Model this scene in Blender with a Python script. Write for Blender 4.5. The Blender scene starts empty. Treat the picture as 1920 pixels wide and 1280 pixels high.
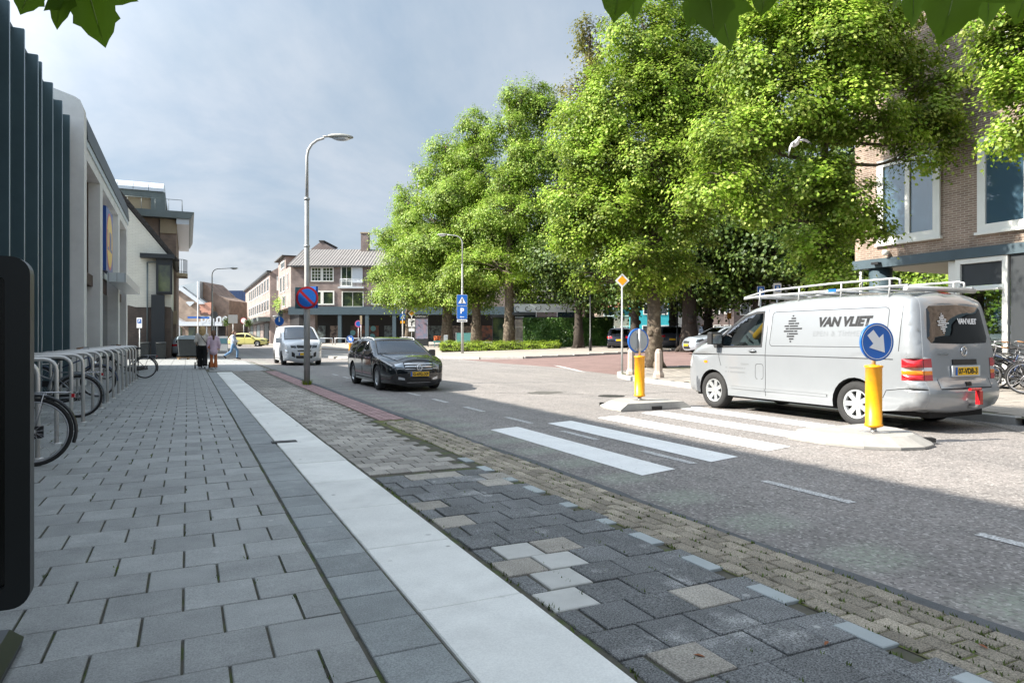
import bpy, bmesh, math, random
import numpy as np
from mathutils import Vector, Matrix, Euler
from mathutils.geometry import delaunay_2d_cdt

SC = bpy.context.scene
COL = SC.collection
R = math.radians

# ------------------------------------------------------------------ camera
# street frame: +Y runs along the street, +X across it to the right; the eye stands 1.30 m above the pavement
YAW = math.atan(608 / 1280)
CY, SY = math.cos(YAW), math.sin(YAW)
cd = bpy.data.cameras.new('camera'); cam = bpy.data.objects.new('camera', cd); COL.objects.link(cam)
cd.sensor_width = 36; cd.lens = 24; cd.clip_start = 0.05; cd.clip_end = 3000
cd.shift_y = -6 / 1920
cam.location = (0, 0, 1.30)
cam.rotation_euler = (R(90), 0, -YAW)
SC.camera = cam

# ------------------------------------------------------------------ sky, sun, exposure
SUN_EL = R(38.5)
SUN_AZ = math.atan2(-0.971, 0.24)          # towards the sun, measured from +Y to +X
w = bpy.data.worlds.new('World'); SC.world = w; w.use_nodes = True
def build_world():
    nt = w.node_tree; N = nt.nodes; L = nt.links
    for n in list(N): N.remove(n)
    out = N.new('ShaderNodeOutputWorld'); bg = N.new('ShaderNodeBackground')
    sky = N.new('ShaderNodeTexSky'); sky.sky_type = 'NISHITA'; sky.sun_disc = False
    sky.sun_elevation = SUN_EL; sky.sun_rotation = SUN_AZ; sky.air_density = 1.0; sky.dust_density = 1.5; sky.ozone_density = 1.5
    tc = N.new('ShaderNodeTexCoord'); sp = N.new('ShaderNodeSeparateXYZ')
    L.new(tc.outputs['Generated'], sp.inputs[0])
    def math_(op, a, b, clamp=False):
        m = N.new('ShaderNodeMath'); m.operation = op; m.use_clamp = clamp
        for i, v in enumerate((a, b)):
            if hasattr(v, 'links'): L.new(v, m.inputs[i])
            else: m.inputs[i].default_value = v
        return m.outputs[0]
    zc = math_('MAXIMUM', sp.outputs[2], 0.0)
    den = math_('ADD', zc, 0.16)
    cx = math_('DIVIDE', sp.outputs[0], den); cy = math_('DIVIDE', sp.outputs[1], den)
    cb = N.new('ShaderNodeCombineXYZ'); L.new(cx, cb.inputs[0]); L.new(cy, cb.inputs[1]); cb.inputs[2].default_value = 3.7
    def noise(scale, det, off, rough=.55, dist=0.0):
        mp = N.new('ShaderNodeMapping'); mp.inputs['Location'].default_value = off
        L.new(cb.outputs[0], mp.inputs[0])
        n = N.new('ShaderNodeTexNoise'); n.inputs['Scale'].default_value = scale; n.inputs['Detail'].default_value = det
        n.inputs['Roughness'].default_value = rough; n.inputs['Distortion'].default_value = dist
        L.new(mp.outputs[0], n.inputs['Vector']); return n.outputs['Fac']
    def ramp(fac, stops):
        r = N.new('ShaderNodeValToRGB'); L.new(fac, r.inputs[0]); e = r.color_ramp.elements
        e[0].position, e[0].color = stops[0][0], stops[0][1]; e[1].position, e[1].color = stops[-1][0], stops[-1][1]
        for p, c in stops[1:-1]:
            k = e.new(p); k.color = c
        return r.outputs[0]
    cover = ramp(noise(0.50, 9, (1.3, 4.4, 0), .58, .5), [(0.34, (0, 0, 0, 1)), (0.60, (1, 1, 1, 1))])
    shade = ramp(noise(0.34, 7, (7.1, 2.2, 1.0), .55, .35), [(0.32, (.60, .625, .675, 1)), (0.47, (.43, .49, .56, 1)), (0.62, (.27, .345, .42, 1))])
    # white cumulus low over the roofs
    hm = N.new('ShaderNodeMapping'); hm.inputs['Scale'].default_value = (4.2, 4.2, 10.0); hm.inputs['Location'].default_value = HZ_OFF; L.new(tc.outputs['Generated'], hm.inputs[0])
    hn = N.new('ShaderNodeTexNoise'); hn.inputs['Scale'].default_value = 1.0; hn.inputs['Detail'].default_value = 9; hn.inputs['Roughness'].default_value = .55; L.new(hm.outputs[0], hn.inputs['Vector'])
    hz = ramp(hn.outputs['Fac'], [(0.36, (.27, .36, .44, 1)), (0.46, (.42, .47, .52, 1)), (0.54, (.70, .70, .70, 1))])
    hzf = ramp(sp.outputs[2], [(0.03, (.9, .9, .9, 1)), (0.17, (0, 0, 0, 1))])
    sc1 = N.new('ShaderNodeVectorMath'); sc1.operation = 'SCALE'; L.new(sky.outputs[0], sc1.inputs[0]); sc1.inputs['Scale'].default_value = SKY_STRENGTH
    def mix(f, a, b):
        m = N.new('ShaderNodeMix'); m.data_type = 'RGBA'
        if hasattr(f, 'links'): L.new(f, m.inputs[0])
        else: m.inputs[0].default_value = f
        L.new(a, m.inputs[6]); L.new(b, m.inputs[7]); return m.outputs[2]
    pale = N.new('ShaderNodeRGB'); pale.outputs[0].default_value = (.26, .37, .49, 1)
    clear = mix(.75, sc1.outputs[0], pale.outputs[0])
    low = mix(hzf, mix(math_('MULTIPLY', cover, .9), clear, shade), hz)
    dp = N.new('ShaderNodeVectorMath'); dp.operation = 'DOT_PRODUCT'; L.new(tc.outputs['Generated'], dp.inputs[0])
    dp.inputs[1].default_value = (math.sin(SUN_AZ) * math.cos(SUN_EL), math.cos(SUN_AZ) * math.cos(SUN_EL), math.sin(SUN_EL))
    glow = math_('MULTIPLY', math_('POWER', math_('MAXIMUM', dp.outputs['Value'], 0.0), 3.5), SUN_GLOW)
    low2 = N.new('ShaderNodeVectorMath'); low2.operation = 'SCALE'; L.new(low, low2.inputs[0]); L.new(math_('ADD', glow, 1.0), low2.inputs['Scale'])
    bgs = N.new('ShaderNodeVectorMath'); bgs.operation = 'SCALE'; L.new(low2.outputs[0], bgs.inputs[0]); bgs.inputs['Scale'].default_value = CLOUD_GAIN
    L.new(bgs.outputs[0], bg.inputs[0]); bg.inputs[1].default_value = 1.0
    L.new(bg.outputs[0], out.inputs[0])
SKY_STRENGTH = 0.10
HZ_OFF = (5.5, 1.1, 2.0)
SUN_GLOW = 4.6          # sky brightened round the unseen sun, raised past forward scattering to lift the shade
CLOUD_GAIN = 0.47
build_world()
sd = bpy.data.lights.new('sun', 'SUN'); sun = bpy.data.objects.new('sun', sd); COL.objects.link(sun)
sd.energy = 4.2; sd.angle = R(0.8); sd.color = (1.0, .93, .82)
_ld = Vector((0.971 * math.cos(SUN_EL), -0.24 * math.cos(SUN_EL), -math.sin(SUN_EL)))
sun.rotation_euler = _ld.to_track_quat('-Z', 'Y').to_euler(); sun.location = (-30, 10, 40)
SC.view_settings.view_transform = 'Standard'; SC.view_settings.look = 'None'
SC.view_settings.exposure = 1.55; SC.view_settings.gamma = 1.0
try: SC.view_settings.use_curve_mapping = False
except Exception: pass
SC.render.engine = 'CYCLES'
SC.cycles.use_denoising = True
SC.cycles.max_bounces = 6; SC.cycles.transparent_max_bounces = 12; SC.cycles.diffuse_bounces = 3; SC.cycles.glossy_bounces = 3
SC.cycles.transmission_bounces = 4; SC.cycles.caustics_reflective = False; SC.cycles.caustics_refractive = False

# ------------------------------------------------------------------ frames and ground shape
def SQ(x, z, h=0.0):
    """the square's grid: x along its frontages, z away from the street corner where the eye stands"""
    return Vector((x * CY + z * SY, -x * SY + z * CY, h))
def ss(a, b, x):
    t = min(1, max(0, (x - a) / (b - a))); return t * t * (3 - 2 * t)
def EL(X, Y):
    e = .035 * min(16, max(0, X - 13)) * ss(15, 25, Y) + .45 * ss(45, 85, Y * CY + X * SY)
    return min(.75, e)

# ------------------------------------------------------------------ materials
MATS = {}
def M(name, col, rough=.6, metal=0.0, var=0.0, vscale=4.0, col2=None, c2scale=2.0, c2pos=(.45, .6), bump=0.0, bscale=60.0,
      speck=0.0, sscale=260.0, rnd=0.0, coords='pos', coat=0.0, spec=None, island=0.0, transl=0.0, alpha=1.0, emit=0.0, spots=0.0, spotcol=(.5, .5, .48)):
    if name in MATS: return MATS[name]
    m = bpy.data.materials.new(name); m.use_nodes = True; MATS[name] = m
    nt = m.node_tree; N = nt.nodes; L = nt.links
    b = N['Principled BSDF']; out = N['Material Output']
    b.inputs['Roughness'].default_value = rough; b.inputs['Metallic'].default_value = metal
    if coat: b.inputs['Coat Weight'].default_value = coat; b.inputs['Coat Roughness'].default_value = .04
    if spec is not None: b.inputs['Specular IOR Level'].default_value = spec
    c = N.new('ShaderNodeRGB'); c.outputs[0].default_value = (*col, 1); cur = c.outputs[0]
    if coords == 'pos':
        g = N.new('ShaderNodeNewGeometry'); vec = g.outputs['Position']
    else:
        g = N.new('ShaderNodeTexCoord'); vec = g.outputs['Object']
    def noise(scale, det=4, rough_=.6):
        n = N.new('ShaderNodeTexNoise'); n.inputs['Scale'].default_value = scale; n.inputs['Detail'].default_value = det
        n.inputs['Roughness'].default_value = rough_; L.new(vec, n.inputs['Vector']); return n
    def mixc(f, a, bb):
        x = N.new('ShaderNodeMix'); x.data_type = 'RGBA'; L.new(f, x.inputs[0]); L.new(a, x.inputs[6])
        if hasattr(bb, 'links'): L.new(bb, x.inputs[7])
        else: x.inputs[7].default_value = (*bb, 1)
        return x.outputs[2]
    def mulv(f, lo, hi, a):
        r = N.new('ShaderNodeMapRange'); L.new(f, r.inputs[0]); r.inputs[3].default_value = lo; r.inputs[4].default_value = hi
        s = N.new('ShaderNodeVectorMath'); s.operation = 'SCALE'; L.new(a, s.inputs[0]); L.new(r.outputs[0], s.inputs['Scale']); return s.outputs[0]
    if col2 is not None:
        n = noise(c2scale, 6); r = N.new('ShaderNodeMapRange'); r.inputs[1].default_value = c2pos[0]; r.inputs[2].default_value = c2pos[1]
        L.new(n.outputs['Fac'], r.inputs[0]); cur = mixc(r.outputs[0], cur, col2)
    if var:
        n = noise(vscale, 5, .65); r = N.new('ShaderNodeMapRange'); r.inputs[1].default_value = .3; r.inputs[2].default_value = .7
        L.new(n.outputs['Fac'], r.inputs[0]); cur = mulv(r.outputs[0], 1 - var, 1 + var, cur)
    if speck:
        n = noise(sscale, 2, .7); r = N.new('ShaderNodeMapRange'); r.inputs[1].default_value = .3; r.inputs[2].default_value = .7
        L.new(n.outputs['Fac'], r.inputs[0]); cur = mulv(r.outputs[0], 1 - speck, 1 + speck, cur)
    if spots:      # trodden chewing gum and lime spots
        vo = N.new('ShaderNodeTexVoronoi'); vo.inputs['Scale'].default_value = 5.5; L.new(vec, vo.inputs['Vector'])
        sc_ = N.new('ShaderNodeSeparateColor'); L.new(vo.outputs['Color'], sc_.inputs[0])
        r = N.new('ShaderNodeMapRange'); L.new(vo.outputs['Distance'], r.inputs[0]); r.inputs[1].default_value = .13; r.inputs[2].default_value = .08; r.inputs[3].default_value = 0; r.inputs[4].default_value = 1
        r2 = N.new('ShaderNodeMapRange'); L.new(sc_.outputs[0], r2.inputs[0]); r2.inputs[1].default_value = 1 - spots; r2.inputs[2].default_value = 1.0; r2.inputs[4].default_value = .8
        mm = N.new('ShaderNodeMath'); mm.operation = 'MULTIPLY'; L.new(r.outputs[0], mm.inputs[0]); L.new(r2.outputs[0], mm.inputs[1]); cur = mixc(mm.outputs[0], cur, spotcol)
    if rnd:
        oi = N.new('ShaderNodeObjectInfo'); cur = mulv(oi.outputs['Random'], 1 - rnd, 1 + rnd, cur)
    if island:
        cur = mulv(g.outputs['Random Per Island'], 1 - island, 1 + island, cur)
    L.new(cur, b.inputs['Base Color'])
    if bump:
        n = noise(bscale, 3); bp = N.new('ShaderNodeBump'); bp.inputs['Strength'].default_value = bump; bp.inputs['Distance'].default_value = .01
        L.new(n.outputs['Fac'], bp.inputs['Height']); L.new(bp.outputs[0], b.inputs['Normal'])
    if emit:
        b.inputs['Emission Color'].default_value = (*col, 1); b.inputs['Emission Strength'].default_value = emit
    if transl:
        t = N.new('ShaderNodeBsdfTranslucent'); L.new(cur, t.inputs[0]); x = N.new('ShaderNodeMixShader'); x.inputs[0].default_value = transl
        L.new(b.outputs[0], x.inputs[1]); L.new(t.outputs[0], x.inputs[2]); L.new(x.outputs[0], out.inputs[0])
    return m
def Mglass(name, tint=(.35, .42, .42), rough=.02, base=.12, dark=(.01, .012, .013)):
    """thin pane: fresnel reflection over tinted see-through"""
    if name in MATS: return MATS[name]
    m = bpy.data.materials.new(name); m.use_nodes = True; MATS[name] = m
    N = m.node_tree.nodes; L = m.node_tree.links; out = N['Material Output']; N.remove(N['Principled BSDF'])
    t = N.new('ShaderNodeBsdfTransparent'); t.inputs[0].default_value = (*tint, 1)
    g = N.new('ShaderNodeBsdfGlossy'); g.inputs['Roughness'].default_value = rough; g.inputs[0].default_value = (.95, .97, 1, 1)
    f = N.new('ShaderNodeFresnel'); f.inputs[0].default_value = 1.5
    r = N.new('ShaderNodeMapRange'); L.new(f.outputs[0], r.inputs[0]); r.inputs[1].default_value = 0; r.inputs[2].default_value = 1
    r.inputs[3].default_value = base; r.inputs[4].default_value = 1
    x = N.new('ShaderNodeMixShader'); L.new(r.outputs[0], x.inputs[0]); L.new(t.outputs[0], x.inputs[1]); L.new(g.outputs[0], x.inputs[2]); L.new(x.outputs[0], out.inputs[0])
    return m
def Mbrick(name, c1, c2, mortar, bw=.21, bh=.0625, ms=.012, rough=.85, axis='x', var=.25, bumpd=.4):
    """far brickwork; pieces are 4 px or less in view. axis: horizontal direction of the courses in world space"""
    if name in MATS: return MATS[name]
    m = bpy.data.materials.new(name); m.use_nodes = True; MATS[name] = m
    N = m.node_tree.nodes; L = m.node_tree.links; b = N['Principled BSDF']; b.inputs['Roughness'].default_value = rough
    g = N.new('ShaderNodeNewGeometry'); sp = N.new('ShaderNodeSeparateXYZ'); L.new(g.outputs['Position'], sp.inputs[0])
    cb = N.new('ShaderNodeCombineXYZ'); L.new(sp.outputs[2], cb.inputs[1])
    ax = {'x': (1, 0), 'y': (0, 1), 'sx': (CY, -SY), 'sz': (SY, CY)}[axis]
    d = N.new('ShaderNodeVectorMath'); d.operation = 'DOT_PRODUCT'; L.new(g.outputs['Position'], d.inputs[0]); d.inputs[1].default_value = (ax[0], ax[1], 0)
    L.new(d.outputs['Value'], cb.inputs[0])
    br = N.new('ShaderNodeTexBrick'); L.new(cb.outputs[0], br.inputs['Vector']); br.inputs['Scale'].default_value = 1.0
    br.inputs['Brick Width'].default_value = bw; br.inputs['Row Height'].default_value = bh; br.inputs['Mortar Size'].default_value = ms
    br.inputs['Color1'].default_value = (*c1, 1); br.inputs['Color2'].default_value = (*c2, 1); br.inputs['Mortar'].default_value = (*mortar, 1); br.inputs['Bias'].default_value = 0.0
    n = N.new('ShaderNodeTexNoise'); n.inputs['Scale'].default_value = 1.3; n.inputs['Detail'].default_value = 6; L.new(g.outputs['Position'], n.inputs['Vector'])
    r = N.new('ShaderNodeMapRange'); L.new(n.outputs['Fac'], r.inputs[0]); r.inputs[1].default_value = .3; r.inputs[2].default_value = .7; r.inputs[3].default_value = 1 - var; r.inputs[4].default_value = 1 + var
    s = N.new('ShaderNodeVectorMath'); s.operation = 'SCALE'; L.new(br.outputs['Color'], s.inputs[0]); L.new(r.outputs[0], s.inputs['Scale']); L.new(s.outputs[0], b.inputs['Base Color'])
    bp = N.new('ShaderNodeBump'); bp.inputs['Strength'].default_value = bumpd; bp.inputs['Distance'].default_value = .008; bp.invert = True
    L.new(br.outputs['Fac'], bp.inputs['Height']); L.new(bp.outputs[0], b.inputs['Normal'])
    return m

# ------------------------------------------------------------------ mesh building
class MB:
    def __init__(s): s.v = []; s.f = []; s.sm = []
    def add(s, vs, fs, smooth=False):
        o = len(s.v); s.v += [tuple(v) for v in vs]; s.f += [tuple(i + o for i in f) for f in fs]; s.sm += [smooth] * len(fs); return s
    def box(s, c, d, rz=0.0, rx=0.0, ry=0.0, taper=None, bev=0.0):
        hx, hy, hz = d[0] / 2, d[1] / 2, d[2] / 2
        rot = Euler((rx, ry, rz)).to_matrix() if (rz or rx or ry) else None
        if bev <= 0:
            P = [(-hx, -hy, -hz), (hx, -hy, -hz), (hx, hy, -hz), (-hx, hy, -hz), (-hx, -hy, hz), (hx, -hy, hz), (hx, hy, hz), (-hx, hy, hz)]
            if taper: P = P[:4] + [(x * taper[0], y * taper[1], z) for x, y, z in P[4:]]
            F = [(3, 2, 1, 0), (4, 5, 6, 7), (0, 1, 5, 4), (1, 2, 6, 5), (2, 3, 7, 6), (3, 0, 4, 7)]
        else:
            b = bev
            P = [(-hx, -hy, -hz), (hx, -hy, -hz), (hx, hy, -hz), (-hx, hy, -hz), (-hx, -hy, hz - b), (hx, -hy, hz - b), (hx, hy, hz - b), (-hx, hy, hz - b),
                 (-hx + b, -hy + b, hz), (hx - b, -hy + b, hz), (hx - b, hy - b, hz), (-hx + b, hy - b, hz)]
            F = [(3, 2, 1, 0), (8, 9, 10, 11)] + [(i, (i + 1) % 4, 4 + (i + 1) % 4, 4 + i) for i in range(4)] + [(4 + i, 4 + (i + 1) % 4, 8 + (i + 1) % 4, 8 + i) for i in range(4)]
        c = Vector(c)
        return s.add([(rot @ Vector(p) if rot else Vector(p)) + c for p in P], F)
    def b2(s, x0, x1, y0, y1, z0, z1): return s.box(((x0 + x1) / 2, (y0 + y1) / 2, (z0 + z1) / 2), (abs(x1 - x0), abs(y1 - y0), abs(z1 - z0)))
    def prism(s, poly, a, b, axis='z'):
        """extrude polygon between a and b along axis; poly in the other two coordinates"""
        n = len(poly)
        def P(p, t): return {'z': (p[0], p[1], t), 'y': (p[0], t, p[1]), 'x': (t, p[0], p[1])}[axis]
        vs = [P(p, a) for p in poly] + [P(p, b) for p in poly]
        fs = [tuple(range(n - 1, -1, -1)), tuple(range(n, 2 * n))] + [(i, (i + 1) % n, n + (i + 1) % n, n + i) for i in range(n)]
        return s.add(vs, fs)
    def tube(s, pts, r, n=8, cap=True, smooth=True):
        pts = [Vector(p) for p in pts]; rr = r if isinstance(r, (list, tuple)) else [r] * len(pts)
        vs = []; fs = []; up = None
        for i, p in enumerate(pts):
            d = (pts[min(i + 1, len(pts) - 1)] - pts[max(i - 1, 0)])
            d = d.normalized() if d.length > 1e-9 else Vector((0, 0, 1))
            if up is None:
                up = Vector((0, 0, 1)) if abs(d.z) < .9 else Vector((1, 0, 0))
            a = d.cross(up)
            if a.length < 1e-5: a = d.cross(Vector((.3, .8, .1)))
            a.normalize(); bb = a.cross(d).normalized(); up = bb
            for k in range(n):
                t = 2 * math.pi * k / n; vs.append(p + (a * math.cos(t) + bb * math.sin(t)) * rr[i])
        for i in range(len(pts) - 1):
            for k in range(n):
                fs.append((i * n + k, i * n + (k + 1) % n, (i + 1) * n + (k + 1) % n, (i + 1) * n + k))
        s.add(vs, fs, smooth)
        if cap:
            o = len(s.v) - len(vs); m = len(pts) - 1
            s.f += [tuple(o + k for k in range(n - 1, -1, -1)), tuple(o + m * n + k for k in range(n))]; s.sm += [False, False]
        return s
    def lathe(s, prof, c=(0, 0, 0), n=16, axis='z', smooth=True, cap=True):
        vs = []; fs = []; c = Vector(c)
        for r, h in prof:
            for k in range(n):
                t = 2 * math.pi * k / n; a, b = r * math.cos(t), r * math.sin(t)
                vs.append(c + Vector({'z': (a, b, h), 'y': (b, h, a), 'x': (h, a, b)}[axis]))
        for i in range(len(prof) - 1):
            for k in range(n): fs.append((i * n + k, i * n + (k + 1) % n, (i + 1) * n + (k + 1) % n, (i + 1) * n + k))
        s.add(vs, fs, smooth); o = len(s.v) - len(vs)
        if not cap: return s
        if prof[0][0] > 1e-4: s.f.append(tuple(o + k for k in range(n - 1, -1, -1))); s.sm.append(False)
        if prof[-1][0] > 1e-4: s.f.append(tuple(o + (len(prof) - 1) * n + k for k in range(n))); s.sm.append(False)
        return s
    def torus(s, c, Rr, r, axis='y', n=32, m=8, a0=0, a1=2 * math.pi):
        full = abs(a1 - a0 - 2 * math.pi) < 1e-6; vs = []; fs = []; c = Vector(c); cnt = n if full else n + 1
        for i in range(cnt):
            t = a0 + (a1 - a0) * i / n
            for k in range(m):
                p = 2 * math.pi * k / m; q = Rr + r * math.cos(p); h = r * math.sin(p); a, b = q * math.cos(t), q * math.sin(t)
                vs.append(c + Vector({'z': (a, b, h), 'y': (a, h, b), 'x': (h, a, b)}[axis]))
        for i in range(n):
            for k in range(m): fs.append((i * m + k, ((i + 1) % cnt) * m + k, ((i + 1) % cnt) * m + (k + 1) % m, i * m + (k + 1) % m))
        return s.add(vs, fs, True)
    def sphere(s, c, r, n=12, m=8):
        rr = r if isinstance(r, (tuple, list)) else (r, r, r); vs = []; fs = []; c = Vector(c)
        for i in range(m + 1):
            p = math.pi * i / m
            for k in range(n):
                t = 2 * math.pi * k / n; vs.append(c + Vector((rr[0] * math.sin(p) * math.cos(t), rr[1] * math.sin(p) * math.sin(t), -rr[2] * math.cos(p))))
        for i in range(m):
            for k in range(n): fs.append((i * n + k, i * n + (k + 1) % n, (i + 1) * n + (k + 1) % n, (i + 1) * n + k))
        return s.add(vs, fs, True)
    def xf(s, mat):
        s.v = [tuple(mat @ Vector(v)) for v in s.v]; return s
    def mesh(s, name):
        me = bpy.data.meshes.new(name); me.from_pydata(s.v, [], s.f)
        if any(s.sm): me.polygons.foreach_set('use_smooth', s.sm)
        me.validate(); me.update(); return me
    def build(s, name, mat, parent=None, loc=None, rz=0.0):
        return link(name, s.mesh(name), mat, parent, loc, rz)
def link(name, me, mat, parent=None, loc=None, rz=0.0):
    o = bpy.data.objects.new(name, me); COL.objects.link(o)
    if mat is not None and len(me.materials) == 0: me.materials.append(mat)
    if parent is not None: o.parent = parent
    if loc is not None: o.location = loc
    if rz: o.rotation_euler = (0, 0, rz)
    return o
def thing(name, label, cat, loc=(0, 0, 0), rz=0.0, group=None):
    o = bpy.data.objects.new(name, None); COL.objects.link(o); o.location = loc; o.rotation_euler = (0, 0, rz); o.empty_display_size = .2
    return tag(o, label, cat, group)
def tag(o, label=None, cat=None, group=None, kind=None):
    if label: o['label'] = label
    if cat: o['category'] = cat
    if group: o['group'] = group
    if kind: o['kind'] = kind
    return o
def struct(o, kind='structure'): o['kind'] = kind; return o
def copy_tree(o, parent=None):
    c = o.copy(); COL.objects.link(c); c.parent = parent
    for ch in list(o.children): copy_tree(ch, c)
    return c
def pip(poly, x, y):
    ins = False; j = len(poly) - 1
    for i in range(len(poly)):
        xi, yi = poly[i]; xj, yj = poly[j]
        if (yi > y) != (yj > y) and x < (xj - xi) * (y - yi) / (yj - yi) + xi: ins = not ins
        j = i
    return ins
def cdt(polys, pts):
    """triangulate points with all polygon outlines as constraints"""
    vs = []; ed = []
    for p in polys:
        o = len(vs); vs += [Vector((a, b)) for a, b in p]; ed += [(o + i, o + (i + 1) % len(p)) for i in range(len(p))]
    vs += [Vector((a, b)) for a, b in pts]
    r = delaunay_2d_cdt(vs, ed, [], 0, 1e-5)
    return r[0], r[2]
def split_regions(outline, regions, pts):
    """regions: list of (key, polygon); first hit wins, the rest is 'body'. returns key -> (verts2d, tris)"""
    V, T = cdt([outline] + [p for _, p in regions], pts); out = {}
    for t in T:
        cx = sum(V[i][0] for i in t) / 3; cy = sum(V[i][1] for i in t) / 3
        if not pip(outline, cx, cy): continue
        k = 'body'
        for key, p in regions:
            if pip(p, cx, cy): k = key; break
        if k is None: continue
        out.setdefault(k, []).append(tuple(t))
    res = {}
    for k, ts in out.items():
        idx = {}; vv = []; tt = []
        for t in ts:
            q = []
            for i in t:
                if i not in idx: idx[i] = len(vv); vv.append((V[i][0], V[i][1]))
                q.append(idx[i])
            a, b, c = (vv[j] for j in q)
            if (b[0] - a[0]) * (c[1] - a[1]) - (b[1] - a[1]) * (c[0] - a[0]) < 0: q = q[::-1]
            tt.append(tuple(q))
        res[k] = (vv, tt)
    return res
def inside_grid(poly, step):
    xs = [p[0] for p in poly]; ys = [p[1] for p in poly]; out = []
    x = min(xs) + step * .5
    while x < max(xs):
        y = min(ys) + step * .5
        while y < max(ys):
            if pip(poly, x, y): out.append((x, y))
            y += step
        x += step
    return out
def sheet(name, poly, dz, mat, step=3.0, skirt=0.0, parent=None, kind=None):
    """a ground sheet following the lie of the land; skirt adds a vertical kerb face"""
    r = split_regions(poly, [], inside_grid(poly, step))['body']; mb = MB()
    mb.add([(x, y, EL(x, y) + dz) for x, y in r[0]], r[1])
    if skirt:
        n = len(poly); A = sum(poly[i][0] * poly[(i + 1) % n][1] - poly[(i + 1) % n][0] * poly[i][1] for i in range(n))
        pl = poly if A > 0 else poly[::-1]
        for i in range(n):
            a, b = pl[i], pl[(i + 1) % n]
            mb.add([(a[0], a[1], EL(*a) + dz - skirt), (b[0], b[1], EL(*b) + dz - skirt), (b[0], b[1], EL(*b) + dz), (a[0], a[1], EL(*a) + dz)], [(0, 1, 2, 3)])
    o = mb.build(name, mat, parent)
    if kind: o['kind'] = kind
    return o
def text_mesh(s, size, bold=0.0, shear=0.0, align='CENTER', extrude=0.0, spacing=1.0, res=3):
    cu = bpy.data.curves.new('lettering', 'FONT'); cu.body = s; cu.size = size; cu.offset = bold; cu.shear = shear
    cu.align_x = align; cu.align_y = 'CENTER'; cu.extrude = extrude; cu.space_character = spacing; cu.resolution_u = res
    o = bpy.data.objects.new('lettering', cu); COL.objects.link(o); dg = bpy.context.evaluated_depsgraph_get()
    me = bpy.data.meshes.new_from_object(o.evaluated_get(dg)); bpy.data.objects.remove(o); bpy.data.curves.remove(cu)
    me.name = 'lettering'; return me
def text_on(name, s, size, mat, parent, origin, right, up, **kw):
    """flat lettering lying in the plane (right, up) at origin"""
    me = text_mesh(s, size, **kw); r = Vector(right).normalized(); u = Vector(up).normalized(); n = r.cross(u); o = Vector(origin)
    for v in me.vertices: v.co = o + r * v.co.x + u * v.co.y + n * v.co.z
    return link(name, me, mat, parent)
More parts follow.
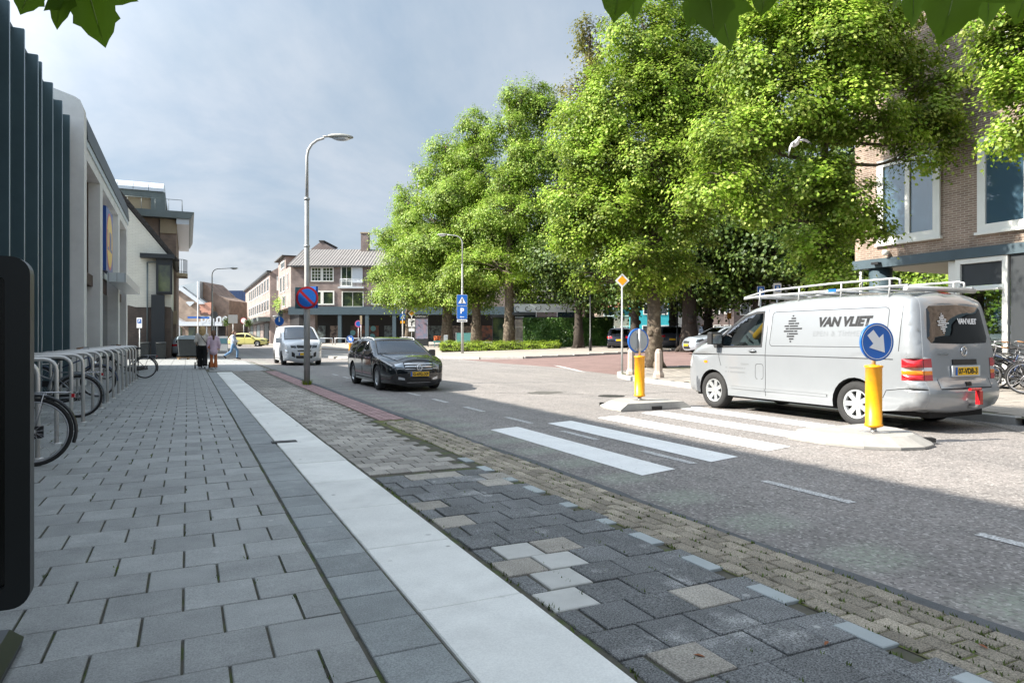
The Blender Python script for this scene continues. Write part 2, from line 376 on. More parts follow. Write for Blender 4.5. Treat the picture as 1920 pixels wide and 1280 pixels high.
# ------------------------------------------------------------------ ground, road, paving
rng = random.Random(7)
def m_asphalt():
    m = bpy.data.materials.new('asphalt'); m.use_nodes = True
    N = m.node_tree.nodes; L = m.node_tree.links; b = N['Principled BSDF']; b.inputs['Roughness'].default_value = .8
    g = N.new('ShaderNodeNewGeometry'); P = g.outputs['Position']; sp = N.new('ShaderNodeSeparateXYZ'); L.new(P, sp.inputs[0])
    def noise(s, d=3, r=.6):
        n = N.new('ShaderNodeTexNoise'); n.inputs['Scale'].default_value = s; n.inputs['Detail'].default_value = d; n.inputs['Roughness'].default_value = r; L.new(P, n.inputs['Vector']); return n.outputs['Fac']
    def mr(f, a, b_, lo=0., hi=1.):
        r = N.new('ShaderNodeMapRange'); L.new(f, r.inputs[0])
        for i, v in zip((1, 2, 3, 4), (a, b_, lo, hi)): r.inputs[i].default_value = v
        return r.outputs[0]
    def mul(a, c):
        x = N.new('ShaderNodeMath'); x.operation = 'MULTIPLY'; L.new(a, x.inputs[0])
        if hasattr(c, 'links'): L.new(c, x.inputs[1])
        else: x.inputs[1].default_value = c
        return x.outputs[0]
    def mix(f, a, c):
        x = N.new('ShaderNodeMix'); x.data_type = 'RGBA'; L.new(f, x.inputs[0])
        for i, q in ((6, a), (7, c)):
            if hasattr(q, 'links'): L.new(q, x.inputs[i])
            else: x.inputs[i].default_value = (*q, 1)
        return x.outputs[2]
    c = mix(mr(noise(.35, 6), .35, .65), (.205, .188, .178), (.275, .25, .235))
    c = mix(mr(noise(2.2, 7, .7), .42, .7), c, (.19, .178, .17))
    # wheel tracks and old patching run along the street
    mp = N.new('ShaderNodeMapping'); mp.inputs['Scale'].default_value = (1.5, .05, 1); L.new(P, mp.inputs[0])
    nt_ = N.new('ShaderNodeTexNoise'); nt_.inputs['Scale'].default_value = 1.0; nt_.inputs['Detail'].default_value = 4; L.new(mp.outputs[0], nt_.inputs['Vector'])
    c = mix(mul(mr(nt_.outputs['Fac'], .46, .66), .55), c, (.15, .14, .135))
    c = mix(mul(mr(noise(.9, 8, .75), .56, .66), .5), c, (.33, .305, .285))
    v = N.new('ShaderNodeTexVoronoi'); v.inputs['Scale'].default_value = 58; L.new(P, v.inputs['Vector'])
    hs = N.new('ShaderNodeSeparateColor'); L.new(v.outputs['Color'], hs.inputs[0])
    c = mix(mul(mr(hs.outputs[0], .74, 1.0), .62), c, (.52, .49, .46))
    c = mix(mul(mr(hs.outputs[1], .6, 1.0), .8), c, (.07, .065, .06))
    # worn green cycle-lane paint left along the pavement edge, in dabs a metre or so apart
    w1 = mr(sp.outputs[0], 3.32, 3.5); w2 = mr(sp.outputs[0], 4.05, 3.8)
    wv = N.new('ShaderNodeMath'); wv.operation = 'SINE'; L.new(mul(sp.outputs[1], 7.4), wv.inputs[0])
    gf = mul(mul(mul(w1, w2), mr(wv.outputs[0], -.55, .7)), mr(noise(26, 4, .7), .36, .66, 0, .5))
    c = mix(gf, c, (.34, .42, .31))
    L.new(c, b.inputs['Base Color'])
    bp = N.new('ShaderNodeBump'); bp.inputs['Strength'].default_value = .55; bp.inputs['Distance'].default_value = .006
    L.new(v.outputs['Distance'], bp.inputs['Height']); L.new(bp.outputs[0], b.inputs['Normal'])
    MATS['asphalt'] = m; return m
m_asphalt()
M('earth', (.10, .095, .075), .95, var=.3, vscale=1.2)
M('joint', (.095, .088, .068), .95, var=.35, vscale=9, col2=(.07, .09, .025), c2scale=5, c2pos=(.5, .62))
M('mossjoint', (.13, .115, .07), .95, var=.3, vscale=12, col2=(.13, .15, .035), c2scale=9, c2pos=(.42, .56))
M('tile_grey', (.318, .324, .315), .62, var=.16, vscale=3.0, speck=.30, sscale=150, rnd=.15, bump=.25, bscale=240, col2=(.37, .375, .365), c2scale=2.6, c2pos=(.56, .74), spots=.3)
M('tile_blue', (.262, .278, .278), .6, var=.18, vscale=3.0, speck=.36, sscale=140, rnd=.14, bump=.3, bscale=240, col2=(.31, .32, .32), c2scale=3.2, c2pos=(.56, .72), spots=.3)
M('concrete_pale', (.78, .775, .735), .8, var=.07, vscale=2.2, speck=.09, sscale=120, rnd=.07, bump=.12, bscale=150, col2=(.66, .655, .62), c2scale=2.3, c2pos=(.5, .78), spots=.35, spotcol=(.22, .21, .19))
M('slab_dark', (.17, .174, .175), .8, var=.2, vscale=3.5, speck=.9, sscale=130, rnd=.18, bump=.5, bscale=260, col2=(.42, .42, .41), c2scale=2.4, c2pos=(.58, .72), spots=.25)
M('slab_beige', (.37, .34, .295), .8, var=.15, vscale=5, speck=.5, sscale=130, rnd=.14, bump=.4, bscale=260)
M('slab_light', (.52, .515, .485), .8, var=.1, vscale=4, speck=.12, sscale=300, rnd=.06, bump=.25, bscale=200)
M('stone_blue', (.38, .415, .42), .7, var=.08, speck=.08, rnd=.1, bump=.15, bscale=200)
M('clinker', (.315, .275, .215), .85, var=.22, vscale=6, speck=.65, sscale=130, rnd=.3, bump=.6, bscale=220)
M('paver_mix', (.34, .315, .28), .8, var=.2, vscale=2, speck=.5, sscale=120, rnd=.26, bump=.4, bscale=220, island=.2)
M('brick_red', (.36, .235, .23), .8, var=.15, vscale=3, speck=.2, sscale=200, island=.18, bump=.3, bscale=160)
M('kerb_dark', (.095, .1, .105), .8, var=.2, speck=.4, sscale=300, rnd=.1, bump=.5, bscale=200)
M('kerb_grey', (.33, .32, .30), .85, var=.15, speck=.15, rnd=.08, bump=.3, bscale=150)
M('tile_right', (.29, .262, .23), .85, var=.12, vscale=2, speck=.15, island=.09, bump=.3, bscale=150)
M('road_red', (.185, .122, .11), .85, var=.2, vscale=1.2, speck=.3, sscale=40, bump=.4, bscale=60)
M('paint', (.80, .80, .78), .75, var=.07, vscale=4, speck=.12, sscale=160, bump=.3, bscale=160, col2=(.52, .51, .49), c2scale=38, c2pos=(.60, .70))
M('paint_worn', (.58, .58, .57), .8, var=.15, vscale=5, col2=(.24, .23, .22), c2scale=60, c2pos=(.44, .6), bump=.3, bscale=200)
M('tar', (.10, .095, .085), .7, var=.3, vscale=5, bump=.4, bscale=150)
M('iron', (.05, .048, .045), .6, metal=.6, var=.3, vscale=20, bump=.5, bscale=90)

gv = MB(); _gs = [-700, -400, -200, -120, -80] + list(range(-60, 161, 10)) + [200, 280, 420, 700, 1200]
n_ = len(_gs)
gv.add([(x, y, EL(x, y) - .35) for y in _gs for x in _gs], [(j * n_ + i, j * n_ + i + 1, (j + 1) * n_ + i + 1, (j + 1) * n_ + i) for j in range(n_ - 1) for i in range(n_ - 1)])
struct(gv.build('ground', MATS['earth']))
road = sheet('road', [(3.2, -14), (75, -14), (90, 60), (60, 130), (16, 240), (-8, 240), (-40, 130), (-40, 47), (2.2, 47), (3.2, 40)], 0.0, MATS['asphalt'], 4.0, kind='structure')

# --- pavement on the near side
pave = sheet('pavement', [(-3.3, -14), (3.2, -14), (3.2, 40), (2.2, 47), (-3.3, 47)], .002, MATS['joint'], 3.0, kind='structure')
TOP = .016
def paver_mesh(name, sx, sy, mat, t=.03, bev=.004):
    me = MB().box((0, 0, -t / 2), (sx, sy, t), bev=bev).mesh(name); me.materials.append(mat); return me
def put(name, me, parent, x, y, z=TOP, rz=0.0, tilt=.004):
    o = bpy.data.objects.new(name, me); COL.objects.link(o); o.parent = parent
    o.location = (x, y, z + rng.uniform(-.0025, .0025)); o.rotation_euler = (rng.uniform(-tilt, tilt), rng.uniform(-tilt, tilt), rz + rng.uniform(-tilt, tilt)); return o
def field(name, cells, mat, parent, h=.014, z=TOP):
    mb = MB()
    for x, y, sx, sy in cells: mb.box((x, y, z - h / 2 + rng.uniform(-.002, .002)), (sx, sy, h))
    o = mb.build(name, mat, parent); o['kind'] = 'stuff'; return o
TS = .3375
me_t = paver_mesh('paving_tile', TS - .011, TS - .007, MATS['tile_grey'])
cells = []; cnt = 0
for j in range(90):
    y = 1.72 + j * TS
    if y > 31.0: break
    off = (j % 2) * TS / 2
    for i in range(11):
        x = .655 - TS / 2 - i * TS - off + (TS / 2 if j % 2 and i == 0 else 0) * 0
        xr = x + TS / 2
        if x < -3.15: continue
        Z = x * SY + y * CY; px = 960 + (x * CY - y * SY) / Z * 1280
        vis = 40 < px < 1000 and Z > 2.4
        if vis and cnt < 300 and y < 14.5: put('paving_tile', me_t, pave, x, y); cnt += 1
        else: cells.append((x, y, TS - .011, TS - .007))
    if j % 2: cells.append((.655 - TS / 4, y, TS / 2 - .011, TS - .007))
for j in range(8):      # wider slabs beyond the strip
    for i in range(9): cells.append((-2.6 + i * .62 + (j % 2) * .3, 31.4 + j * .62, .6, .605))
for j in range(18):
    for i in range(8): cells.append((-2.9 + i * .62, 36.4 + j * .6, .605, .59))
for j in range(28):
    for i in range(6):
        y = 29.25 + j * .62; x = .97 + i * .42 + (j % 2) * .2
        if y > 31.1 or x > 2.95:
            if x + .2 < (3.2 if y < 40 else 3.2 - (y - 40) / 7) and y < 46.6: cells.append((x, y, .405, .605))
        elif y > 29: cells.append((x, y, .405, .605))
field('paving_tile_field', cells, MATS['tile_grey'], pave)
me_b = paver_mesh('border_tile', .295, TS - .009, MATS['tile_blue'])
for j in range(80): put('border_tile', me_b, pave, .822, 1.55 + j * TS)
for j, y in enumerate([1.02 + k * 1.042 for k in range(26)]):
    me_s = paver_mesh('concrete_slab', .535, 1.034, MATS['concrete_pale'], .04, .006) if j == 0 else me_s
    put('concrete_slab', me_s, pave, 1.25, y + .5, TOP + .004, tilt=.002)
put('drain_cover', MB().box((0, 0, -.01), (.3, .16, .02), bev=.004).mesh('drain_cover'), pave, 1.08, 8.85, TOP + .009).data.materials.append(MATS['iron'])
# dark slab apron
SD = .2625
md = paver_mesh('dark_slab', SD - .007, SD - .007, MATS['slab_dark'], .04, .004)
mbg = paver_mesh('beige_slab', SD - .012, SD - .012, MATS['slab_beige'], .04, .005)
hs_ = paver_mesh('dark_slab', .108, SD - .01, MATS['slab_dark'], .04, .004)
mlt = paver_mesh('light_slab', SD - .012, SD - .012, MATS['slab_light'], .04, .005)
beige = {(3, 0), (5, 2), (8, 0), (9, 1), (12, 0)}; light = {(7, 0), (8, 1), (9, 0), (6, 0)}
for j in range(19):
    y = 1.44 + j * SD - .075
    off = 0 if j % 2 == 0 else .12
    for i in range(4):
        x = 1.56 + SD / 2 + .0 + i * SD + off - (.0 if off == 0 else .0)
        if x + SD / 2 > 2.74: continue
        me_ = mbg if (j, i) in beige or (j > 13 and rng.random() < .25) else mlt if (j, i) in light else md
        put({mbg: 'beige_slab', mlt: 'light_slab'}.get(me_, 'dark_slab'), me_, pave, x, y, TOP + rng.choice((0, 0, .003, -.004)), tilt=.012)
    if off: put('dark_slab', hs_, pave, 1.56 + .056, y, TOP - .004)
mst = paver_mesh('edging_stone', .1, .25, MATS['stone_blue'], .04, .004)
for j in range(36): 
    if j % 2 == 0 and j < 22: put('edging_stone', mst, pave, 2.66, 1.5 + j * .262, TOP + .002)
# beige-grey pavers beyond
S2 = .205; mp = paver_mesh('small_paver', S2 - .01, S2 - .01, MATS['paver_mix'], .03, .004)
cells = []; cnt = 0
for j in range(110):
    y = 6.46 + j * S2
    for i in range(6):
        x = 1.54 + S2 / 2 + i * S2 + (j % 2) * S2 / 2
        lim = 2.6 if y < 10.5 else 2.72
        if x + S2 / 2 > lim + .03: continue
        if cnt < 290: put('small_paver', mp, pave, x, y, tilt=.01); cnt += 1
        else: cells.append((x, y, S2 - .012, S2 - .012))
    if j % 2: cells.append((1.59, y, .09, S2 - .012))
field('small_paver_field', cells, MATS['paver_mix'], pave)
# clinker strip with mossy joints, then red bricks
sheet('joint_bed', [(2.7, 1.0), (3.2, 1.0), (3.2, 10.6), (2.62, 10.6), (2.62, 9.0), (2.7, 8.0)], .0065, MATS['mossjoint'], 2.0, parent=pave)
mc = paver_mesh('clinker', .095, .192, MATS['clinker'], .03, .006)
for j in range(46):
    for i in range(5):
        y = 1.3 + j * .203 + (i % 2) * .1
        x = 2.762 + i * .101
        if y > 10.4 or x > 3.2: continue
        put('clinker', mc, pave, x, y, TOP - .002, tilt=.02)
cells = []
for j in range(172):
    for i in range(4): cells.append((2.79 + i * .1, 10.6 + j * .103, .091, .096) if False else (2.77 + i * .105, 10.62 + j * .205 / 2 + (i % 2) * .05, .095, .095))
field('red_brick_field', cells, MATS['brick_red'], pave)
mk = paver_mesh('kerb_stone', .09, .5, MATS['kerb_dark'], .05, .008)
for j in range(42): put('kerb_stone', mk, pave, 3.215 + .02 * math.sin(j * .3), 6.0 + j * .505, .012)
# ragged edge of darker asphalt along the pavement
eb = MB(); ea = []
for k in range(120):
    y = .6 + k * .25; ea.append((3.215 + rng.uniform(-.012, .012), y, 3.31 + .02 * math.sin(k * .37) + rng.uniform(-.015, .015)))
for a, b in zip(ea, ea[1:]): eb.add([(a[0], a[1], .0045), (a[2], a[1], .0045), (b[2], b[1], .0045), (b[0], b[1], .0045)], [(0, 1, 2, 3)])
eb.build('asphalt_edge', MATS['kerb_dark'], road)
# moss tufts in joints
M('moss', (.09, .13, .025), .95, island=.4, rnd=.2)
tf = MB()
for k in range(900):
    if k < 620: x = rng.uniform(2.68, 3.24); y = 1.3 + 9 * rng.random() ** 1.5; x = 2.712 + .101 * round((x - 2.712) / .101) + rng.uniform(-.01, .01)
    elif k < 760: x = 1.56 + SD * rng.randint(0, 4) + rng.uniform(-.02, .02); y = 1.5 + 4.5 * rng.random()
    else:
        j = rng.randint(0, 34); y = 1.72 + j * TS + rng.uniform(-.15, .15); x = .655 - TS * rng.randint(0, 7) - (j % 2) * TS / 2 + rng.uniform(-.006, .006)
    for q in range(4):
        a = rng.uniform(0, 6.28); l = rng.uniform(.006, .018); h = rng.uniform(.006, .02)
        p = Vector((x + rng.uniform(-.012, .012), y + rng.uniform(-.03, .03), TOP - .012)); d = Vector((math.cos(a) * l, math.sin(a) * l, 0)); e = Vector((-d.y, d.x, 0)) * .5
        tf.add([p - e, p + e, p + d + Vector((0, 0, h + .008))], [(0, 1, 2)])
tag(tf.build('moss_tufts', MATS['moss']), 'green moss and weeds growing in the paving joints', 'moss', kind='stuff')

# --- markings on the road
def mark(name, pts, mat, z=.005):
    o = MB().add([(x, y, EL(x, y) + z) for x, y in pts], [tuple(range(len(pts)))]).build(name, mat, road); return o
for k in range(8):
    x0 = 3.88 + 1.078 * k; x1 = x0 + .49; d = .25
    y0 = lambda x: 5.30 + d * (x - 3.88); y1 = lambda x: 8.88 + .27 * (x - 3.88)
    mark('zebra_stripe', [(x0, y0(x0)), (x1, y0(x1)), (x1, y1(x1)), (x0, y1(x0))], MATS['paint'])
for k in range(13):
    y = 2.05 + k * 1.86 - .2; 
    mark('lane_dash', [(4.69, y), (4.79, y), (4.79, y + .92), (4.69, y + .92)], MATS['paint_worn'], .0045)
mark('edge_line', [(13.2, 21.3), (13.35, 21.25), (16.2, 30.5), (16.05, 30.6)], MATS['paint_worn'])
for (x, y, w_, l_) in ((7.7, 14.4, .9, .35), (10.2, 4.2, .12, .2)):
    q = [(x + w_ / 2 * math.cos(t * math.pi / 8) * (1 + .15 * math.sin(t * 2.3)), y + l_ * math.sin(t * math.pi / 8) * (1 + .2 * math.cos(t * 1.7))) for t in range(16)]
    mark('tar_patch', q, MATS['tar'], .0042)
for pts in ([(9.2, 3.0), (9.6, 4.5), (10.6, 5.8), (11.4, 7.0)], [(5.9, 15.5), (7.5, 14.0), (9.0, 13.2)], [(8.9, 13.0), (10.6, 13.3), (11.4, 12.2)]):
    mb = MB()
    for a, b in zip(pts, pts[1:]):
        a, b = Vector((*a, .0043)), Vector((*b, .0043)); n = (b - a).cross(Vector((0, 0, 1))).normalized() * .014; mb.add([a - n, a + n, b + n, b - n], [(0, 1, 2, 3)])
    mb.build('tar_seam', MATS['tar'], road)
mb = MB(); mb.lathe([(.3, .001), (.3, .006), (.26, .006), (.25, .003), (.0, .003)], (8.6, 9.7 + 3.2, 0), 24); mb.build('manhole_cover', MATS['iron'], road)

# --- side road in red brick
sheet('side_road', [(13.6, 19.2), (15.6, 20.4), (18, 21), (60, 21.2), (60, 36), (17, 36), (14.6, 38)], .005, MATS['road_red'], 3.0, kind='structure')
# --- pavements across the street
kl = [(10.9, -14), (11.2, 6), (11.5, 10), (11.75, 14), (12.2, 17.2), (12.7, 18.7), (13.5, 19.9), (14.6, 20.7), (16.2, 21.2), (60, 21.4)]
pr = sheet('pavement_across', kl + [(60, -14)], .105, MATS['joint'], 2.5, kind='structure')
def kerb_run(line, parent, w_=.16, hz=.125, piece=1.0, mat='kerb_grey', side=1):
    for (a, b) in zip(line, line[1:]):
        a, b = Vector((*a, 0)), Vector((*b, 0)); L_ = (b - a).length; n = max(1, round(L_ / piece)); d = (b - a) / n; rz = math.atan2(d.y, d.x)
        if n > 40: continue
        for i in range(n):
            c = a + d * (i + .5); nx = Vector((d.y, -d.x, 0)).normalized() * side * w_ / 2
            c2 = c + nx
            o = MB().box((0, 0, 0), (d.length - .01, w_, .2), bev=.015).build('kerb_stone', MATS[mat], parent, (c2.x, c2.y, EL(c.x, c.y) + hz - .1), rz)
kerb_run([p for p in kl[1:9]] + [(30, 21.3)], pr)
cells = []
for j in range(58):
    for i in range(27):
        x = 11.55 + i * .305 + (j % 2) * .15; y = 4.2 + j * .305
        if not pip(kl[1:] + [(60, -14)], x - .32, y + .1) or x > 19.2 or EL(x, y) > .06: continue
        cells.append((x, y, .297, .297))
mb = MB()
for x, y, sx, sy in cells: mb.box((x, y, EL(x, y) + .112 + rng.uniform(-.002, .002)), (sx, sy, .016))
tag(mb.build('tile_field', MATS['tile_right'], pr), kind='stuff')
sheet('tile_plain', [(14.0, 19.8), (60, 20.9), (60, 15), (19.3, 15), (13, 18.0)], .114, MATS['tile_right'], 2.5, parent=pr)
kf = [(13.6, 60), (13.9, 45), (14.4, 40), (15.4, 36.5), (17.2, 34.6), (20, 34.0), (45, 34.4), (60, 34.6)]
pf = sheet('pavement_square', kf + [(90, 36), (90, 110), (0, 110), (9, 75)], .12, MATS['tile_right'], 3.0, skirt=.14, kind='structure')
kerb_run(kf[1:], pf, side=1, w_=.2, hz=.128)

# --- concrete refuge ends with keep-right bollards
M('concrete_isl', (.31, .30, .28), .85, var=.12, vscale=5, speck=.12, sscale=200, bump=.35, bscale=120, coords='obj', col2=(.33, .32, .29), c2scale=4, c2pos=(.55, .7))
M('yellow_post', (.80, .34, .004), .38, var=.12, vscale=7, col2=(.62, .27, .02), c2scale=9, c2pos=(.6, .72), coords='obj')
M('steel', (.52, .53, .53), .4, metal=.8, var=.12, vscale=8, coords='obj')
M('galv', (.48, .49, .49), .5, metal=.55, var=.15, vscale=6, coords='obj')
M('sign_blue', (.012, .12, .46), .4, coords='obj'); M('sign_white', (.8, .8, .8), .45, coords='obj'); M('sign_red', (.33, .012, .02), .4, coords='obj')
M('sign_grey', (.36, .38, .39), .5, metal=.3, coords='obj', var=.06); M('sign_orange', (.83, .38, .01), .4, coords='obj'); M('black', (.012, .012, .013), .4, coords='obj')
M('sign_teal', (.05, .13, .16), .45, coords='obj')
def disc(r, n=28): return [(r * math.cos(2 * math.pi * k / n), r * math.sin(2 * math.pi * k / n)) for k in range(n)]
def island(loc, rz, label):
    t = thing('traffic_island_end', label, 'traffic island', loc, rz, 'concrete refuge ends at the crossing')
    base = [(-.78, 0), (.78, 0), (.76, -.55), (.6, -.95), (.3, -1.2), (0, -1.28), (-.3, -1.2), (-.6, -.95), (-.76, -.55)]
    top = [(-.62, -.02), (.62, -.02), (.6, -.5), (.46, -.8), (.23, -1.0), (0, -1.06), (-.23, -1.0), (-.46, -.8), (-.6, -.5)]
    n = len(base); mb = MB(); lip = [(x, y, .03) for x, y in base]
    mb.add([(x, y, 0) for x, y in base] + lip + [(x, y, .13) for x, y in top], [tuple(range(2 * n, 3 * n))[::-1]] +
           [(i, n + i, n + (i + 1) % n, (i + 1) % n) for i in range(n)] + [(n + i, 2 * n + i, 2 * n + (i + 1) % n, n + (i + 1) % n) for i in range(n)])
    mb.build('body', MATS['concrete_isl'], t)
    MB().box((0, .004, .035), (.22, .02, .06)).build('lifting_slot', MATS['black'], t)
    MB().box((.5, -.98, .045), (.16, .12, .05), rz=-.6).build('lifting_slot', MATS['black'], t)
    return t
isl1 = island((7.68, 10.05, .004), math.pi, 'chamfered concrete island end behind the zebra, nose pointing away')
isl2 = island((7.75, 6.40, .004), 0.0, 'chamfered concrete island end nearest the camera, below the blue arrow sign')
def keep_right(loc, rz, label, front=True, group='yellow keep-right bollards'):
    t = thing('keep_right_bollard', label, 'traffic sign', loc, rz, group)
    MB().box((0, 0, .006), (.24, .24, .012)).build('base_plate', MATS['steel'], t)
    MB().lathe([(.035, .0), (.035, .06)], n=10).build('stub', MATS['steel'], t)
    MB().lathe([(.05, .06), (.105, .08), (.105, .105), (.095, .11), (.095, .80), (.105, .805), (.105, .83), (.03, .84)], n=24).build('yellow_tube', MATS['yellow_post'], t)
    MB().lathe([(.024, .8), (.024, 1.34)], n=10).build('post', MATS['galv'], t)
    rim = MB().lathe([(.0, -.012), (.215, -.012), (.232, -.02), (.235, 0), (.232, .014), (.222, .016)], n=36, axis='y'); rim.v = [(x, y - .045, z + 1.12) for x, y, z in rim.v]; rim.build('sign_disc', MATS['sign_blue'], t)
    back = MB().prism([(x, z + 1.12) for x, z in disc(.205)], -.032, -.0285, 'y'); back.build('sign_back', MATS['sign_grey'], t)
    ring = MB().lathe([(.206, 0), (.206, -.003), (.214, -.003), (.214, 0)], n=36, axis='y', cap=False); ring.v = [(x, y - .0575, z + 1.12) for x, y, z in ring.v]; ring.build('white_ring', MATS['sign_white'], t)
    a = [(-.055, .15), (.055, .15), (.055, .02), (.13, .02), (0, -.17), (-.13, .02), (-.055, .02)]
    c, s = math.cos(R(40)), math.sin(R(40)); a = [(x * c - z * s, x * s + z * c) for x, z in a]
    MB().prism([(x, z + 1.12) for x, z in a], -.0605, -.058, 'y').build('arrow', MATS['sign_white'], t)
    for zc in (1.27, .96): MB().box((0, -.024, zc), (.14, .02, .035)).build('clamp', MATS['galv'], t)
    return t
keep_right((7.68, 5.72, .134), R(-13), 'yellow bollard with blue down-right arrow disc in front of the silver van')
keep_right((7.70, 10.6, .134), R(180), 'yellow bollard showing the grey back of its disc, left of the silver van')
# small concrete bollards by the kerb
M('bollard_conc', (.40, .33, .28), .85, var=.15, vscale=8, speck=.15, bump=.4, bscale=120, coords='obj')
prev = None
for (x, y, lab) in ((13.0, 18.35, 'octagonal concrete bollard nearest the priority sign pole'), (12.75, 16.6, 'octagonal concrete bollard half hidden behind a yellow bollard'), (12.2, 13.9, 'octagonal concrete bollard just ahead of the van nose')):
    o = MB().lathe([(.17, 0), (.165, .1), (.12, .2), (.115, .74), (.09, .80), (.085, .83), (.05, .86), (0, .865)], n=8, smooth=False).build('concrete_bollard', MATS['bollard_conc'], None, (x, y, EL(x, y) + .12), R(22))
    tag(o, lab, 'bollard', 'octagonal concrete bollards along the kerb')
# ------------------------------------------------------------------ buildings
UP = Vector((0, 0, 1))
M('clad_dark', (.075, .13, .15), .34, metal=.35, var=.15, vscale=.8, rnd=.12, spec=.6)
M('clad_fin', (.095, .15, .17), .32, metal=.4, var=.12, vscale=.8, rnd=.1)
M('clad_edge', (.33, .40, .45), .35, metal=.5)
M('white_conc', (.78, .78, .765), .75, var=.09, vscale=.9, speck=.05, bump=.1, bscale=40, col2=(.66, .66, .64), c2scale=.7, c2pos=(.5, .7))
M('roof_dark', (.035, .045, .055), .5, var=.2, vscale=3)
M('fascia_pale', (.45, .50, .53), .4, metal=.3, var=.06)
M('louvre', (.085, .055, .042), .8, var=.4, vscale=14, bump=.5, bscale=40)
M('alu', (.55, .60, .63), .35, metal=.5, var=.05)
M('white_frame', (.72, .72, .68), .5, var=.05, vscale=3)
M('dark_frame', (.03, .035, .04), .45)
M('lidl_blue', (.008, .06, .28), .35); M('lidl_yellow', (.85, .55, .01), .35); M('lidl_red', (.65, .02, .02), .35)
M('glass_dark', (.012, .02, .026), .04, spec=.9)
M('glass_sky', (.045, .085, .12), .03, spec=1.0)
M('glass_green', (.02, .035, .025), .06, spec=.8, col2=(.10, .13, .05), c2scale=.9, c2pos=(.45, .7))
M('shop_dark', (.012, .012, .013), .6)
M('blue_steel', (.055, .085, .105), .5, var=.1, vscale=2)
M('roof_tile_dark', (.05, .045, .042), .8, var=.3, vscale=6, bump=.6, bscale=14)
M('zinc', (.17, .2, .2), .5, metal=.3, var=.1, vscale=2)
M('panel_white', (.62, .66, .70), .35, metal=.3, var=.04)
M('soffit', (.55, .52, .48), .8)
Mbrick('brick_white', (.82, .80, .70), (.77, .75, .65), (.70, .68, .59), axis='x', bh=.10, bw=.32, ms=.012, var=.05)
Mbrick('brick_brown', (.115, .085, .07), (.16, .11, .085), (.10, .09, .08), axis='x', bh=.0625)
Mbrick('brick_apart', (.235, .16, .125), (.28, .195, .15), (.22, .18, .15), axis='x', bh=.08, bw=.3)
Mbrick('brick_apart_y', (.235, .16, .125), (.28, .195, .15), (.22, .18, .15), axis='y', bh=.08, bw=.3)
M('stone_cream', (.40, .32, .22), .85, var=.08, vscale=1)
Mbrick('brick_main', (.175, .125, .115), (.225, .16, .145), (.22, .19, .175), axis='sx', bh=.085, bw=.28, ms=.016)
Mbrick('brick_main_sunlit', (.235, .175, .155), (.29, .21, .185), (.28, .24, .22), axis='y', bh=.085, bw=.28, ms=.016)  # paler copy of the main brick for sun-facing walls, sunlight put into the colour
Mbrick('brick_right', (.185, .125, .095), (.27, .19, .145), (.36, .31, .26), axis='y', bh=.0625, bw=.22, ms=.011, var=.34)
Mbrick('brick_right_x', (.185, .125, .095), (.27, .19, .145), (.36, .31, .26), axis='x', bh=.0625, bw=.22, ms=.011, var=.2)
M('corrugated', (.215, .2, .19), .7, var=.12, vscale=.7)
def obox(o, r, n, x0, x1, d0, d1, h0, h1):
    """eight corners of a box on a frontage: r along the wall, n out of it"""
    o, r, n = Vector(o), Vector(r), Vector(n)
    return [o + r * x + n * d + UP * h for h in (h0, h1) for x, d in ((x0, d0), (x1, d0), (x1, d1), (x0, d1))]
BF = [(3, 2, 1, 0), (4, 5, 6, 7), (0, 1, 5, 4), (1, 2, 6, 5), (2, 3, 7, 6), (3, 0, 4, 7)]
class Front:
    """a frontage: origin at its left end seen from outside, r to the right, n outwards"""
    def __init__(s, o, r): s.o = Vector((o[0], o[1], 0)); s.r = Vector((r[0], r[1], 0)).normalized(); s.n = s.r.cross(UP)
    def box(s, mb, x0, x1, d0, d1, h0, h1): return mb.add(obox(s.o, s.r, s.n, x0, x1, d0, d1, h0, h1), BF)
    def part(s, name, mat, parent, *boxes):
        mb = MB()
        for b in boxes: s.box(mb, *b)
        return mb.build(name, MATS[mat] if isinstance(mat, str) else mat, parent)
    def P(s, x, d, h): return s.o + s.r * x + s.n * d + UP * h
    def window(s, parent, x0, x1, h0, h1, nx=1, ny=1, fr=.08, mul=.05, mat='white_frame', glass='glass_dark', d=.02, dep=.06, sill=True, name='window', rows=None):
        mb = MB()
        for b in ((x0, x1, d, d + dep, h0, h0 + fr), (x0, x1, d, d + dep, h1 - fr, h1), (x0, x0 + fr, d, d + dep, h0 + fr, h1 - fr), (x1 - fr, x1, d, d + dep, h0 + fr, h1 - fr)): s.box(mb, *b)
        ix0, ix1, ih0, ih1 = x0 + fr, x1 - fr, h0 + fr, h1 - fr
        xs = [ix0 + (ix1 - ix0) * k / nx for k in range(nx + 1)]; hs = [ih0 + (ih1 - ih0) * k / ny for k in range(ny + 1)] if rows is None else [ih0 + (ih1 - ih0) * k for k in rows]
        for x in xs[1:-1]: s.box(mb, x - mul / 2, x + mul / 2, d, d + dep - .01, ih0, ih1)
        for h in hs[1:-1]:
            for a, b in zip(xs, xs[1:]): s.box(mb, a + mul / 2, b - mul / 2, d, d + dep - .015, h - mul / 2, h + mul / 2)
        w_ = mb.build(name, MATS[mat], parent)
        for a, b in zip(xs, xs[1:]):
            for c, e in zip(hs, hs[1:]): s.part('pane', glass, w_, (a, b, d + .002, d + .012, c, e))
        if sill: s.part('sill', mat, w_, (x0 - .05, x1 + .05, d, d + dep + .05, h0 - .07, h0 - .002))
        return w_

